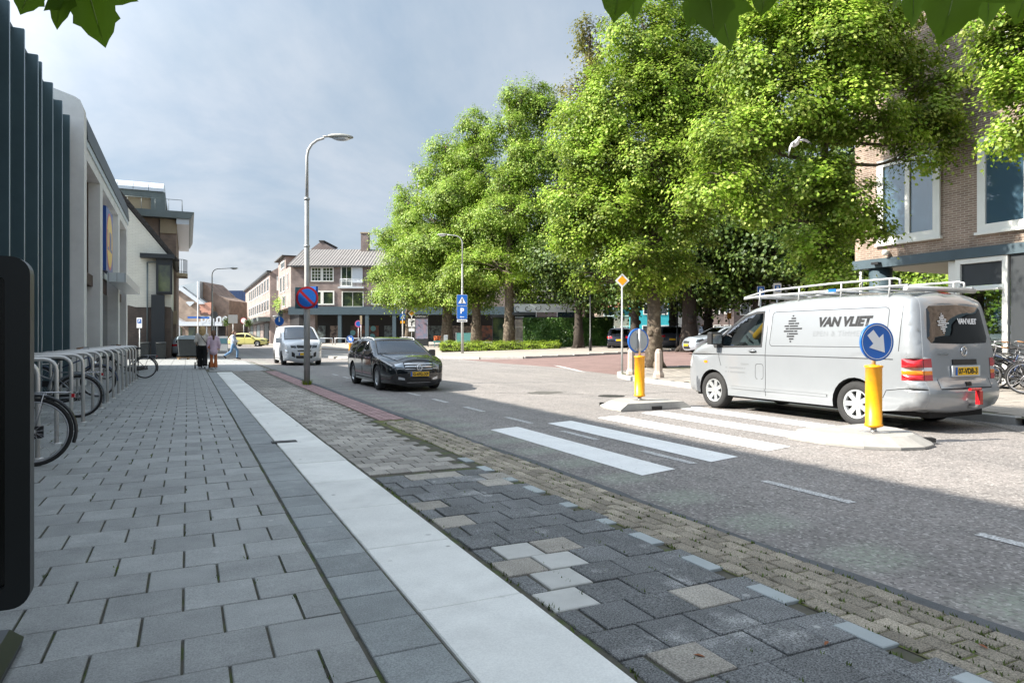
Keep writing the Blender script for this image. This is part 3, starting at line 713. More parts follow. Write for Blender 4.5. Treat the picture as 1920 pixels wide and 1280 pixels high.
# --- dark clad building on the left, fins standing off the wall
cl = thing('clad_building', 'dark teal metal clad building with tall vertical fins on the left', 'building', (-3, 10, 0))
def rel(o, parent):    # meshes above are written in world coordinates; keep them where they are under a placed empty
    o.matrix_parent_inverse = Matrix.Translation(-parent.location) if parent.rotation_euler.z == 0 else parent.matrix_world.inverted(); return o
F = Front((-3.02, -12.0), (0, 1))     # seen from the street: left end is the near end
fy = [21.1, 19.9, 18.6, 17.3, 16.9, 15.6, 14.4] + [13.2 - 1.22 * k for k in range(20)]
rel(MB().b2(-12, -3.08, -13, 21.55, 0, 6.98).build('wall_core', MATS['clad_dark'], cl), cl)
prev = 21.55
for k, y in enumerate(fy):
    a, b = y + 12 + .045, prev + 12 - .006
    for (h0, h1) in ((.12, 3.04), (3.07, 6.02), (6.05, 7.02)):
        m_ = (a + b) / 2
        for x0, x1 in (((a, m_ - .006), (m_ + .006, b)) if b - a > .6 else ((a, b),)):
            if y > 5: rel(F.part('panel', 'clad_dark', cl, (x0, x1, -.05, .0, h0, h1)), cl)
    fn = rel(F.part('fin', 'clad_fin', cl, (y + 12 - .03, y + 12 + .04, .002, .23, 0, 7.13)), cl)
    F.part('edge_strip', 'clad_edge', fn, (y + 12 - .026, y + 12 + .036, .2305, .237, 0, 7.125)); fn.children[-1].matrix_parent_inverse = Matrix()
    for h in (3.05, 6.03): rel(F.part('joint_bar', 'clad_edge', cl, (a, b, -.04, .012, h - .012, h + .012)), cl)
    prev = y
rel(F.part('parapet', 'roof_dark', cl, (-1, 33.5, -.3, .03, 7.03, 7.2)), cl)

# --- supermarket with white concrete piers
sm = thing('supermarket', 'white concrete framed supermarket with dark brick screens and a square shop sign', 'building', (-2.9, 29, 0))
F = Front((-2.95, 0), (0, 1))
def S(name, mat, *bx): return rel(F.part(name, mat, sm, *bx), sm)
rel(MB().b2(-14, -2.96, 21.6, 37.2, 0, 6.7).build('wall', MATS['louvre'], sm), sm)
pr_ = [(-.1, 0), (.42, 0), (.42, 7.35), (.40, 7.55), (.33, 7.72), (.2, 7.8), (-.9, 8.15), (-.9, 0)]
mb = MB(); mb.v = []; n = len(pr_)
mb.add([F.P(21.62, d, h) for d, h in pr_] + [F.P(22.15, d, h) for d, h in pr_], [tuple(range(n)), tuple(range(2 * n - 1, n - 1, -1))] + [(i, n + i, n + (i + 1) % n, (i + 1) % n) for i in range(n)])
rel(mb.build('end_pier', MATS['white_conc'], sm), sm)
for y0, y1 in ((25.6, 26.3), (31.9, 32.6), (36.0, 36.6)): S('pier', 'white_conc', (y0, y1, .0, .40, 0, 6.28))
S('beam', 'white_conc', (22.15, 36.6, .0, .395, 6.285, 6.60))
S('fascia', 'fascia_pale', (22.15, 36.8, -.1, .43, 6.605, 6.80))
mb = MB(); rp = [(-.4, 6.8), (.46, 6.8), (.40, 7.45), (.1, 7.6), (-6, 8.4), (-6, 6.8)]; n = 6
mb.add([F.P(22.15, d, h) for d, h in rp] + [F.P(36.9, d, h) for d, h in rp], [tuple(range(n)), tuple(range(2 * n - 1, n - 1, -1))] + [(i, n + i, n + (i + 1) % n, (i + 1) % n) for i in range(n)])
rel(mb.build('roof', MATS['roof_dark'], sm), sm)
for y0, y1 in ((22.2, 25.55), (32.65, 35.95)):
    for k in range(11):
        yy = y0 + (y1 - y0) * (k + .5) / 11; S('screen_rib', 'louvre', (yy - .06, yy + .06, .01, .09, 3.35, 6.25))
    S('screen_sill', 'louvre', (y0, y1, .0, .2, 2.95, 3.3))
S('shop_window', 'glass_dark', (26.4, 31.8, .005, .03, .3, 3.0)); S('shop_window', 'glass_dark', (23.4, 25.5, .005, .03, .3, 2.6))
S('white_wall', 'white_conc', (26.35, 31.85, .004, .05, 3.6, 6.28))
cp = S('canopy', 'alu', (27.6, 35.4, .41, .98, 3.28, 3.60)); 
for k in range(3): S('canopy_seam', 'dark_frame', (27.59, 27.598, .45 + .25 * k, .46 + .25 * k, 3.29, 3.59))
tag(cp, 'silver boxed canopy over the shop door')
# square shop sign: a blue box with a yellow disc, red ring and blue letters
sg = thing('shop_sign', 'square blue shop sign with yellow disc and red ring on the supermarket front', 'sign', (-2.5, 29.6, 3.75))
sgF = Front((-2.74, 28.15), (0, 1)); D0 = .05
def SG(name, mat, *bx): return rel(sgF.part(name, mat, sg, *bx), sg)
SG('box', 'lidl_blue', (0, 2.35, -.03, .12, 3.72, 6.02))
def onsign(name, poly, d, mat):
    c = sgF.P(1.175, d, 4.87); n = len(poly); mb = MB(); mb.add([c + sgF.r * x + UP * z for x, z in poly] + [c + sgF.r * x + UP * z + sgF.n * .02 for x, z in poly], [tuple(range(n)), tuple(range(2 * n - 1, n - 1, -1))] + [(i, n + i, n + (i + 1) % n, (i + 1) % n) for i in range(n)])
    return rel(mb.build(name, MATS[mat], sg), sg)
onsign('red_ring', disc(1.05, 40), .105, 'lidl_red'); onsign('yellow_disc', disc(.96, 40), .108, 'lidl_yellow')
def glyph(dx, kind):
    if kind == 'L': return [(dx, .36), (dx + .12, .36), (dx + .12, -.24), (dx + .36, -.24), (dx + .36, -.36), (dx, -.36)]
    if kind == 'D': return [(dx, .36), (dx + .25, .36), (dx + .38, .2), (dx + .38, -.2), (dx + .25, -.36), (dx, -.36)]
    return [(dx, .25), (dx + .12, .33), (dx + .2, -.3), (dx + .08, -.36)]
for dx, k, m_ in ((-.78, 'L', 'lidl_blue'), (-.36, 'i', 'lidl_red'), (-.06, 'D', 'lidl_blue'), (.40, 'L', 'lidl_blue')): onsign('letter', glyph(dx, k), .112, m_)

# --- white painted gable house
gh = thing('gable_house', 'white painted brick gable house with brown brick base beyond the supermarket', 'house', (-6, 50, 0))
def G_(o): return rel(o, gh)
G_(MB().prism([(-13.4, 3.3), (-.98, 3.3), (-.98, 6.5), (-7.2, 14.45), (-13.4, 6.5)], 50.0, 58.0, 'y').build('wall', MATS['brick_white'], gh))
lo = [(-13.4, 0), (-.98, 0), (-.98, 3.33)] + [(-.98 - .62 * k, 3.33 + .12 * math.sin(k * 1.9) + .05 * math.sin(k * 4.1)) for k in range(1, 20)] + [(-13.4, 3.3)]
G_(MB().prism(lo, 49.97, 50.5, 'y').build('brick_base', MATS['brick_brown'], gh))
G_(MB().b2(-13.38, -1.0, 50.5, 57.9, 0, 3.32).build('lower_wall', MATS['brick_brown'], gh))
ux, uz = (6.22 / 10.1), (-7.95 / 10.1)
vg = MB()
for a, b in (((-.75, 6.3), (-7.2, 14.55)), ((-7.2, 14.55), (-13.65, 6.3))):
    nx, nz = (b[1] - a[1]), -(b[0] - a[0]); l = math.hypot(nx, nz); nx, nz = nx / l * .22, nz / l * .22
    vg.prism([a, b, (b[0] + nx, b[1] + nz), (a[0] + nx, a[1] + nz)], 49.85, 58.1, 'y')
G_(vg.build('roof', MATS['roof_tile_dark'], gh))
tl = MB()
for k in range(30):
    t = k / 30; p = (-.75 - 6.45 * t, 6.3 + 8.25 * t); tl.box((p[0] + .12, 49.83, p[1] + .14), (.3, .1, .14), ry=R(52))
struct(G_(tl.build('verge_tiles', MATS['roof_tile_dark'], gh)), 'stuff')
bF = Front((-2.4, 49.6), (1, 0))
G_(bF.part('bay_roof', 'dark_frame', gh, (-.35, 1.62, -.4, .35, 6.45, 6.72)))
G_(bF.part('bay_box', 'dark_frame', gh, (.55, 1.5, -.4, .05, 4.15, 6.45)))
wv = bF.window(gh, .62, 1.44, 4.25, 6.1, 1, 1, .07, glass='glass_green', mat='dark_frame', sill=False, d=.052); G_(wv)
G_(bF.part('black_duct', 'dark_frame', gh, (.28, 1.05, -.35, .1, 0, 4.1)))
G_(MB().tube([(-2.35, 49.85, 6.2), (-2.35, 49.85, 0)], .05).tube([(-2.35, 49.85, 6.2), (-1.0, 49.85, 6.32)], .05).build('downpipe', MATS['zinc'], gh))

# --- brick apartment block
ab = thing('apartment_block', 'brick apartment block with zinc eaves and a white barrel-roofed penthouse', 'building', (-4, 60, 0))
def A_(o): return rel(o, ab)
A_(MB().b2(-12, -.8, 58.4, 76, 0, 10.4).build('wall', MATS['brick_apart'], ab))
A_(MB().b2(-1.9, -.75, 58.3, 58.39, 9.3, 10.39).build('stone_band', MATS['stone_cream'], ab))
A_(MB().b2(-1.6, -.72, 58.3, 58.39, 2.4, 3.4).build('stone_band', MATS['stone_cream'], ab))
A_(MB().b2(-1.95, -1.9, 58.3, 58.4, 3.5, 10.3).build('pilaster_line', MATS['roof_tile_dark'], ab))
A_(MB().prism([(-12.5, 10.42), (.2, 10.42), (.45, 10.95), (-12.5, 10.95)], 57.7, 77, 'y').build('eaves', MATS['zinc'], ab))
A_(MB().b2(-.78, .1, 57.9, 76, 10.0, 10.41).build('soffit', MATS['panel_white'], ab))
A_(Front((-4.6, 58.4), (1, 0)).window(ab, 0, 1.5, 7.2, 10.2, 2, 2, .1, glass='glass_dark', mat='dark_frame'))
A_(MB().b2(-9, -1.95, 60.4, 72, 10.96, 12.3).build('penthouse_wall', MATS['stone_cream'], ab))
A_(MB().b2(-9.2, -1.6, 60.2, 72.2, 12.3, 12.75).build('penthouse_fascia', MATS['zinc'], ab))
A_(MB().b2(-2.6, -1.6, 60.2, 62, 10.97, 12.299).build('penthouse_corner', MATS['zinc'], ab))
br = []
for k in range(9):
    t = math.pi * k / 16; br.append((-1.7 - 0, 0))
for k in range(7):
    x0 = -9.1 + 1.06 * k
    arc = [(60.1 + 2.4 * (1 - math.cos(math.pi / 2 * q / 6)), 12.78 + 1.0 * math.sin(math.pi / 2 * q / 6)) for q in range(7)]
    A_(MB().prism(arc + [(66, 13.78), (66, 12.78)], x0, x0 + 1.03, 'x').build('roof_panel', MATS['panel_white'], ab))
def railing(parent, pts, h, mat, n_per=.3, rel_=None):
    mb = MB(); pts = [Vector(p) for p in pts]
    for a, b in zip(pts, pts[1:]):
        L_ = (b - a).length; k = max(1, int(L_ / n_per))
        for i in range(k + 1): p = a.lerp(b, i / k); mb.tube([p, p + UP * h], .018, 5)
        for hh in (h, .12): mb.tube([a + UP * hh, b + UP * hh], .022, 5)
    return mb.build('railing', MATS[mat], parent)
A_(railing(ab, [(-5, 58.6, 10.95), (-.4, 58.6, 10.95), (-.4, 64, 10.95)], 1.0, 'zinc', .8))
A_(MB().prism([(-.79, 58.6), (-.3, 58.7), (.0, 59.3), (.0, 61), (-.79, 61)], 6.1, 6.35, 'z').build('balcony', MATS['stone_cream'], ab))
A_(railing(ab, [(-.75, 58.7, 6.35), (-.3, 58.8, 6.35), (-.05, 59.35, 6.35), (-.05, 61, 6.35)], 1.05, 'dark_frame', .14))

# --- centre: brick corner building with shopping arcade, on the square's grid
cb_ = thing('corner_building', 'brick corner building with pale corrugated roof and white framed windows', 'building', SQ(-20, 84))
Z0 = 84.0
F = Front(SQ(-27.2, Z0)[:2], (CY, -SY))
def C_(o): return rel(o, cb_)
def cpart(name, mat, *bx): return C_(F.part(name, mat, cb_, *bx))
def cx(px): return (px - 544.5) * Z0 / 1280
def chh(py): return 1.3 + (634 - py) * Z0 / 1280
cpart('wall', 'brick_main', (0, 27.5, -11, 0, 5.17, 10.2))
cpart('arcade_beam', 'blue_steel', (-.25, 27.6, -.4, .25, 4.2, 5.165))
cpart('arcade_soffit', 'shop_dark', (0, 27.4, -3.2, -.41, 4.3, 5.1))
for px in (636.5, 687.5, 738.5, 790, 842): cpart('arcade_column', 'blue_steel', (cx(px) - .22, cx(px) + .22, -.2, .2, .5, 4.19))
cpart('brick_pier', 'brick_main', (cx(570), cx(588), -1.5, -.3, .5, 4.25))
cpart('shop_front', 'shop_dark', (0, 27.4, -11, -3.2, .4, 5.1))
M('shop_a', (.30, .24, .2), .6, col2=(.08, .06, .06), c2scale=2.5, c2pos=(.45, .55)); M('shop_b', (.28, .10, .06), .6, col2=(.06, .05, .05), c2scale=1.8, c2pos=(.4, .6)); M('shop_c', (.16, .2, .2), .5, col2=(.04, .04, .045), c2scale=3, c2pos=(.45, .6))
for a, b, m_ in ((1.2, 3.4, 'shop_c'), (4.0, 5.2, 'shop_a'), (6.6, 10.2, 'shop_b'), (10.9, 12.4, 'shop_c'), (13.6, 15.4, 'shop_a'), (16.2, 18.4, 'shop_c'), (19.2, 22.5, 'shop_a'), (23, 26.5, 'shop_b')):
    cpart('shop_window', m_, (a, b, -3.19, -3.1, .75, 2.9))
for x, h in ((6.9, 2.0), (9.5, 2.55), (9.4, 1.55)):
    mb = MB().lathe([(.0, 0), (.34, 0), (.34, .03)], n=20, axis='y'); M('disc_teal', (.18, .42, .45), .5)
    mb.v = [tuple(F.P(x, -3.08, h) + F.r * v[0] + F.n * v[1] + UP * v[2]) for v in mb.v]; C_(mb.build('window_sticker', MATS['disc_teal'], cb_))
rf = MB(); n = 150
for k in range(n + 1):
    x = -.3 + 28 * k / n; d = .05 * math.sin(k * math.pi / 1.0 + .5 * math.pi)
    rf.v += [tuple(F.P(x, .45, 10.2 + d)), tuple(F.P(x, -6, 13.0 + d))]
for k in range(n): rf.f.append((2 * k, 2 * k + 2, 2 * k + 3, 2 * k + 1)); rf.sm.append(False)
C_(rf.build('roof', MATS['corrugated'], cb_)); cpart('gutter', 'dark_frame', (-.3, 27.7, .3, .5, 10.02, 10.16))
mb = MB(); mb.add([F.P(0, 0, 10.2), F.P(0, -6, 13.0), F.P(0, -11, 10.6), F.P(0, -11, 10.2)], [(0, 3, 2, 1)]); C_(mb.build('gable', MATS['brick_main_sunlit'], cb_))
cpart('rear_roof', 'roof_tile_dark', (0, 27.4, -11, -5.9, 10.2, 12.9))
ch = cpart('chimney', 'brick_main', (cx(658), cx(673), -6.2, -5.2, 12.2, 15.0)); C_(F.part('chimney_cap', 'stone_cream', cb_, (cx(658) - .08, cx(673) + .08, -6.28, -5.12, 15.0, 15.14)))
def cwin(px0, px1, py0, py1, **k):
    return C_(F.window(cb_, cx(px0), cx(px1), chh(py1), chh(py0), **k))
cwin(582, 602.5, 500.5, 528, nx=3, ny=4, fr=.14, mul=.06, glass='glass_green', sill=False); cwin(603, 625, 500.5, 528, nx=3, ny=4, fr=.14, mul=.06, glass='glass_green', sill=False)
cwin(584, 603, 545, 571.5, fr=.16, glass='glass_green', sill=False); cwin(603.3, 626, 545, 571.5, fr=.16, glass='glass_green', sill=False)
cwin(638, 660, 499, 538, nx=2, ny=2, fr=.14, glass='glass_green', sill=False, rows=(0, .25, 1)); cpart('white_panel', 'panel_white', (cx(660), cx(679), .0, .07, chh(530), chh(500)))
cpart('balcony_slab', 'panel_white', (cx(638) - .2, cx(680) + .2, .002, .7, chh(541), chh(538)))
C_(railing(cb_, [F.P(cx(639), .65, chh(538)), F.P(cx(679), .65, chh(538))], .95, 'panel_white', .16))
cwin(640, 681, 546, 576, nx=2, fr=.12, glass='glass_green', sill=True); cwin(695, 714, 545, 571.5, fr=.16, glass='glass_green', sill=False); cwin(724, 745, 545, 571.5, fr=.16, glass='glass_green', sill=False); cwin(752, 772, 545, 571.5, fr=.16, sill=False)
# street side of the corner building
FS = Front((SQ(-27.2, Z0) + Vector((0, 13, 0)))[:2], (0, -1))
C_(FS.part('side_wall', 'brick_main_sunlit', cb_, (0, 13, -4, .0, 5.17, 10.25))); C_(FS.part('side_front', 'shop_dark', cb_, (0, 10, -4, -1.5, .4, 5.1)))
for x0, x1, h0, h1 in ((9.4, 10.6, 7.6, 9.6), (5.6, 7.4, 7.4, 9.6), (2.2, 4.2, 7.4, 9.6), (5.2, 8.0, 5.4, 6.9)): C_(FS.window(cb_, x0, x1, h0, h1, 2, 1, .12, sill=False))
C_(FS.part('attic', 'brick_main_sunlit', cb_, (0, 8, -4, -.01, 10.25, 11.9))); C_(FS.window(cb_, 3.2, 7.2, 10.5, 11.5, 4, 1, .12, sill=False)); C_(FS.part('attic_eaves', 'roof_tile_dark', cb_, (-.4, 8.3, -4, .5, 11.9, 12.05)))
# terrace on the low wing
C_(FS.part('terrace_wing', 'blue_steel', cb_, (-10, 0, -5, .0, 4.3, 5.2))); C_(FS.part('terrace_parapet', 'stone_cream', cb_, (-9.8, -2.2, -.3, -.05, 5.2, 6.1)))
C_(FS.part('terrace_posts', 'panel_white', cb_, (-3, -2.8, -.25, 0, .5, 4.3))); C_(FS.part('glass_screen', 'glass_green', cb_, (-2.2, -.2, -.2, -.17, 5.2, 6.3)))
C_(FS.part('wing_front', 'shop_dark', cb_, (-10, 0, -5, -2.0, .5, 4.29)))

# gable seen over the roof
bg_ = thing('rear_gable_house', 'dark brick gable showing above the corrugated roof', 'house', SQ(-26, 104)); Fb = Front(SQ(-31, 104)[:2], (CY, -SY))
mb = MB(); pts_ = [(0, 8), (4.2, 8), (4.2, 14.6), (2.0, 16.1), (0, 14.6)]; mb.add([Fb.P(x, 0, h) for x, h in pts_] + [Fb.P(x, -8, h) for x, h in pts_], [(0, 1, 2, 3, 4), (9, 8, 7, 6, 5)] + [(i, 5 + i, 5 + (i + 1) % 5, (i + 1) % 5) for i in range(5)])
rel(mb.build('wall', MATS['brick_main'], bg_), bg_); rel(Fb.part('roof_ridge', 'roof_tile_dark', bg_, (1.6, 2.4, -8, .1, 16.0, 16.2)), bg_); rel(Fb.part('lower_wall', 'brick_main', bg_, (0, 4.2, -8, -.01, 0, 8)), bg_)

# second street building
sb = thing('street_building', 'sunlit brick building with window bands left of the corner building', 'building', (15, 104, 0))
def B_(o): return rel(o, sb)
Xs = 10.4; Fg = Front(SQ(-34.0, 96)[:2], (CY, -SY)); Fl = Front((Fg.o.x, Fg.o.y + 45), (0, -1))
mb = MB(); gp = [(0, .5), (6.5, .5), (6.5, 13.6), (3.2, 12.4), (0, 10.6)]
mb.add([Fg.P(x, 0, h) for x, h in gp] + [Fg.P(x, 0, h) + Vector((0, 45, 0)) for x, h in gp], [(0, 1, 2, 3, 4), (9, 8, 7, 6, 5)] + [(i, 5 + i, 5 + (i + 1) % 5, (i + 1) % 5) for i in range(5)])
B_(mb.build('wall', MATS['brick_main'], sb)); B_(Fl.part('street_wall', 'brick_main_sunlit', sb, (0, 45, -.3, .02, 4.6, 10.55)))
B_(Fg.window(sb, .95, 3.0, 8.0, 10.0, 1, 1, .2, sill=False))
for r_, (h0, h1) in enumerate(((8.0, 10.0), (5.2, 6.9))):
    for k in range(9): B_(Fl.window(sb, 9 + 4 * k, 11.6 + 4 * k, h0, h1, 2, 1, .12, sill=False))
B_(Fl.part('gutter', 'dark_frame', sb, (0, 45.3, -.1, .5, 10.56, 10.8))); B_(Fl.part('shop_awning', 'zinc', sb, (4, 45, .03, 1.6, 3.7, 4.3)))
for k in range(6): B_(Fl.part('shop_window', ('shop_a', 'shop_c')[k % 2], sb, (6 + 6.4 * k, 11.5 + 6.4 * k, .021, .1, .9, 3.5)))

# --- shop with a white diamond on a brick gable, across the far junction
dh = thing('diamond_shop', 'brick shop with white sloping trim and a white diamond emblem', 'building', SQ(-43.5, 95))
Fd = Front(SQ(-47.2, 95)[:2], (CY, -SY))
def D_(o): return rel(o, dh)
def dx(px): return (px - 324) * 95 / 1280
def dhh(py): return 1.3 + (634 - py) * 95 / 1280
def dpoly(name, poly, d0, d1, mat):
    n = len(poly); mb = MB(); mb.add([Fd.P(dx(a), d1, dhh(b)) for a, b in poly] + [Fd.P(dx(a), d0, dhh(b)) for a, b in poly], [tuple(range(n)), tuple(range(2 * n - 1, n - 1, -1))] + [(i, n + i, n + (i + 1) % n, (i + 1) % n) for i in range(n)])
    return D_(mb.build(name, MATS[mat], dh))
Mbrick('brick_diamond', (.30, .225, .175), (.34, .25, .2), (.3, .25, .2), axis='sx', bh=.09, bw=.3)
dpoly('wall', [(324, 652), (424, 652), (424, 604), (398, 604), (398, 575), (378, 565), (343, 538), (324, 538)], -6, 0, 'brick_diamond')
dpoly('rear_wall', [(398, 604), (424, 604), (424, 562), (402, 552), (375, 527), (374, 566), (398, 576)], -7.5, -1.0, 'brick_apart')
dpoly('white_verge', [(324, 538), (343, 538), (386, 570), (375, 570), (340, 545), (324, 545)][::-1], .02, .35, 'panel_white')
dpoly('roof_plane', [(328, 537.5), (374, 527), (374, 566), (388, 569), (345, 537.5)], -3, -.05, 'fascia_pale')
dpoly('white_trim', [(324, 588), (350, 603.5), (424, 603.5), (424, 611), (345, 611), (324, 598)], .02, 1.3, 'panel_white')
dpoly('emblem', [(350, 567), (353, 565.5), (363, 565.5), (366, 567), (358, 574.5)][::-1], .05, .3, 'panel_white')
for a, b in ((331, 341), (354, 367), (371, 376)): dpoly('shop_window', [(a, 650), (b, 650), (b, 613), (a, 616 if a < 340 else 613)], .02, .1, 'glass_green')
dpoly('dark_front', [(400, 651), (423, 651), (423, 611), (400, 611)], .02, .2, 'shop_dark')
for px in (341.5, 392, 411): dpoly('trim_post', [(px, 651), (px + 1.2, 651), (px + 1.2, 611.5), (px, 611.5)], .6, .9, 'panel_white')
M('poster_skin', (.55, .28, .2), .5, col2=(.1, .05, .04), c2scale=.9, c2pos=(.5, .56)); dpoly('poster', [(375, 590), (399, 590), (399, 566), (375, 569)], .02, .12, 'poster_skin')
D_(text_on('shop_lettering', 'pamer', 1.75, MATS['panel_white'], dh, Fd.P(dx(414), 1.32, dhh(597.5)), Fd.r, UP, bold=.05))

# --- distant houses closing the street
def far_house(name, label, px0, px1, z, y_top, wall, roof, rh, win=(3, 2), depth=10, gable=False):
    t = thing(name, label, 'house', SQ((px0 + px1) / 2 * 0 + ((px0 + px1) / 2 - 960) * z / 1280, z)); x0 = (px0 - 960) * z / 1280; x1 = (px1 - 960) * z / 1280; top = 1.3 + (634 - y_top) * z / 1280
    f = Front(SQ(x0, z)[:2], (CY, -SY)); w_ = x1 - x0
    rel(f.part('wall', wall, t, (0, w_, -depth, 0, 0, top)), t)
    mb = MB()
    if gable: pl = [(0, top), (w_, top), (w_ / 2, top + rh)]; mb.add([f.P(x, .1, h) for x, h in pl] + [f.P(x, -depth, h) for x, h in pl], [(0, 1, 2), (5, 4, 3), (1, 4, 5, 2), (0, 2, 5, 3), (0, 3, 4, 1)])
    else: mb.add([f.P(0, .2, top), f.P(w_, .2, top), f.P(w_, -depth, top), f.P(0, -depth, top), f.P(0, -depth * .5, top + rh), f.P(w_, -depth * .5, top + rh)], [(0, 1, 5, 4), (2, 3, 4, 5), (1, 2, 5), (3, 0, 4)])
    rel(mb.build('roof', MATS[roof], t), t)
    nx, ny = win; sw = w_ / nx; sh = (top - 4.2) / max(1, ny)
    for i in range(nx):
        for j in range(ny): rel(f.window(t, sw * (i + .25), sw * (i + .75), 4.4 + sh * j, 4.4 + sh * j + sh * .6, 1, 1, .15, sill=False), t)
    rel(f.part('shop_front', 'shop_dark', t, (.3, w_ - .3, .01, .1, .6, 3.2)), t)
    return t
M('render_cream', (.62, .58, .46), .8, var=.06); M('render_white', (.68, .67, .64), .8, var=.06); M('brick_orange', (.52, .22, .13), .85, var=.12, vscale=2); M('roof_blue', (.02, .045, .12), .4, var=.1); M('roof_red', (.34, .12, .07), .85, var=.2, vscale=3); M('render_pink', (.5, .36, .32), .8, var=.08)
t = far_house('warehouse', 'tall building with dark blue panel roof and orange side at the end of street', 417, 462, 165, 580, 'brick_orange', 'roof_blue', .2, (3, 1))
f = Front(SQ((418 - 960) * 164.8 / 1280, 164.8)[:2], (CY, -SY))
for k in range(8): rel(f.part('roof_panel', 'roof_blue', t, (k * .68 + .02, k * .68 + .66, -.2, .1, 8.5, 12.8)), t)
far_house('cream_house', 'narrow cream house in front of the blue roofed building', 438, 458, 150, 585, 'render_cream', 'roof_dark', 2.6, (2, 2), gable=True)
far_house('white_house', 'small white house with red tiled roof at the end of the street', 418, 438, 142, 598, 'render_white', 'roof_red', 1.8, (2, 1))
far_house('tiled_house', 'grey tiled house left of the sunlit street building', 458, 479, 138, 566, 'render_pink', 'roof_tile_dark', 2.2, (2, 2))
far_house('pale_house', 'pale rendered house between the diamond shop and the blue roof', 402, 420, 128, 575, 'render_white', 'roof_dark', .6, (2, 2))

# --- brick gable building on the right
rb = thing('brick_gable_building', 'brown brick gable building with dark beam and open corner passage on the right', 'building', (19, 8, 0))
F = Front((19.0, 14.8), (0, -1))
def Rb(o): return rel(o, rb)
def rpart(name, mat, *bx): return Rb(F.part(name, mat, rb, *bx))
mb = MB(); gp = [(0, 3.72), (21, 3.72), (21, 9.6), (8.2, 14.0), (0, 10.15)]; n = 5
mb.add([F.P(x, 0, h) for x, h in gp] + [F.P(x, -.3, h) for x, h in gp], [tuple(range(n))[::-1], tuple(range(n, 2 * n))] + [(i, (i + 1) % n, n + (i + 1) % n, n + i) for i in range(n)]); Rb(mb.build('wall', MATS['brick_right'], rb))
mb = MB(); mb.add([F.P(x, -11.9, h) for x, h in gp] + [F.P(x, -11.6, h) for x, h in gp], [tuple(range(n, 2 * n))[::-1], tuple(range(n))]); Rb(mb.build('rear_wall', MATS['brick_right'], rb)) if False else None
mb = MB(); mb.add([F.P(.003, -.301, 3.72), F.P(.003, -.301, 10.15), F.P(.003, -12, 10.15), F.P(.003, -12, 3.72)], [(0, 1, 2, 3)]); Rb(mb.build('end_wall', MATS['brick_right_x'], rb))
def roofslab(a, b):
    mb = MB(); mb.add([F.P(a[0], .12, a[1]), F.P(b[0], .12, b[1]), F.P(b[0], .12, b[1] + .24), F.P(a[0], .12, a[1] + .24), F.P(a[0], -12.1, a[1]), F.P(b[0], -12.1, b[1]), F.P(b[0], -12.1, b[1] + .24), F.P(a[0], -12.1, a[1] + .24)], [(0, 1, 2, 3), (7, 6, 5, 4), (3, 2, 6, 7), (0, 4, 5, 1), (0, 3, 7, 4), (1, 5, 6, 2)]); return Rb(mb.build('roof', MATS['fascia_pale'], rb))
roofslab((-.3, 10.03), (8.2, 14.02)); roofslab((8.2, 14.02), (21.3, 9.6))
rpart('beam', 'blue_steel', (-.06, 21, -.35, .06, 3.45, 3.716)); rpart('soffit', 'soffit', (0, 21, -12, -.36, 3.5, 3.715))
for yy, dd in ((.62, -.36), (.62, -8.0)):
    c = F.P(yy, dd, 0); Rb(MB().lathe([(.33, .1), (.33, 3.45)], (c.x, c.y, 0), 24).build('column', MATS['dark_frame'] if dd < -5 else MATS['blue_steel'], rb))
rpart('drain_pipe', 'white_frame', (.12, .2, -.12, -.04, .1, 3.4))
rpart('ground_floor_wall', 'dark_frame', (4.5, 21, -12, -.02, .1, 3.44)); rpart('back_wall', 'shop_dark', (3.3, 4.49, -12, -6, .1, 3.44))
def frame(name, x0, x1, h0, h1, fr, d0, d1, mat, parent):
    mb = MB()
    for b in ((x0, x1, d0, d1, h1 - fr, h1), (x0, x0 + fr, d0, d1, h0, h1 - fr), (x1 - fr, x1, d0, d1, h0, h1 - fr)): F.box(mb, *b)
    return Rb(mb.build(name, MATS[mat], parent))
dr = frame('door_frame', 3.12, 4.44, .12, 3.44, .13, -.12, .02, 'white_frame', rb)
rpart('transom_bar', 'white_frame', (3.26, 4.3, -.1, .0, 2.62, 2.7)); rpart('transom_panel', 'dark_frame', (3.26, 4.3, -.08, -.05, 2.71, 3.3)); rpart('awning_flap', 'white_frame', (3.22, 4.34, .0, .25, 2.56, 2.6))
Mglass('pane_clear', (.55, .62, .6), base=.1); rpart('door_pane', 'pane_clear', (3.26, 4.3, -.07, -.06, .15, 2.61)); rpart('side_jamb', 'white_frame', (2.86, 3.08, -.5, -.1, .12, 3.43)); rpart('door_leaf', 'dark_frame', (3.26, 3.78, -.16, -.1, .15, 2.5))
Rb(F.window(rb, .8, 2.72, 4.15, 6.65, 2, 1, .2, .14, glass='glass_sky', d=-.005, dep=.07)); Rb(F.window(rb, 3.72, 6.1, 4.1, 6.6, 2, 1, .2, .14, glass='glass_sky', d=-.005, dep=.07)); Rb(F.window(rb, 4.4, 6.4, 8.5, 10.2, 2, 1, .2, .12, glass='glass_sky', d=-.005, dep=.07))
Rb(F.window(rb, 7.4, 9.6, 4.1, 6.6, 2, 1, .2, .14, glass='glass_sky', d=-.005, dep=.07))
c = F.P(1.15, .16, 3.86); Rb(MB().sphere(c, .09).tube([c, c + Vector((.16, 0, .02))], .05).build('security_camera', MATS['white_frame'], rb)); rpart('spotlight', 'black', (.72, .95, .06, .22, 3.53, 3.6))
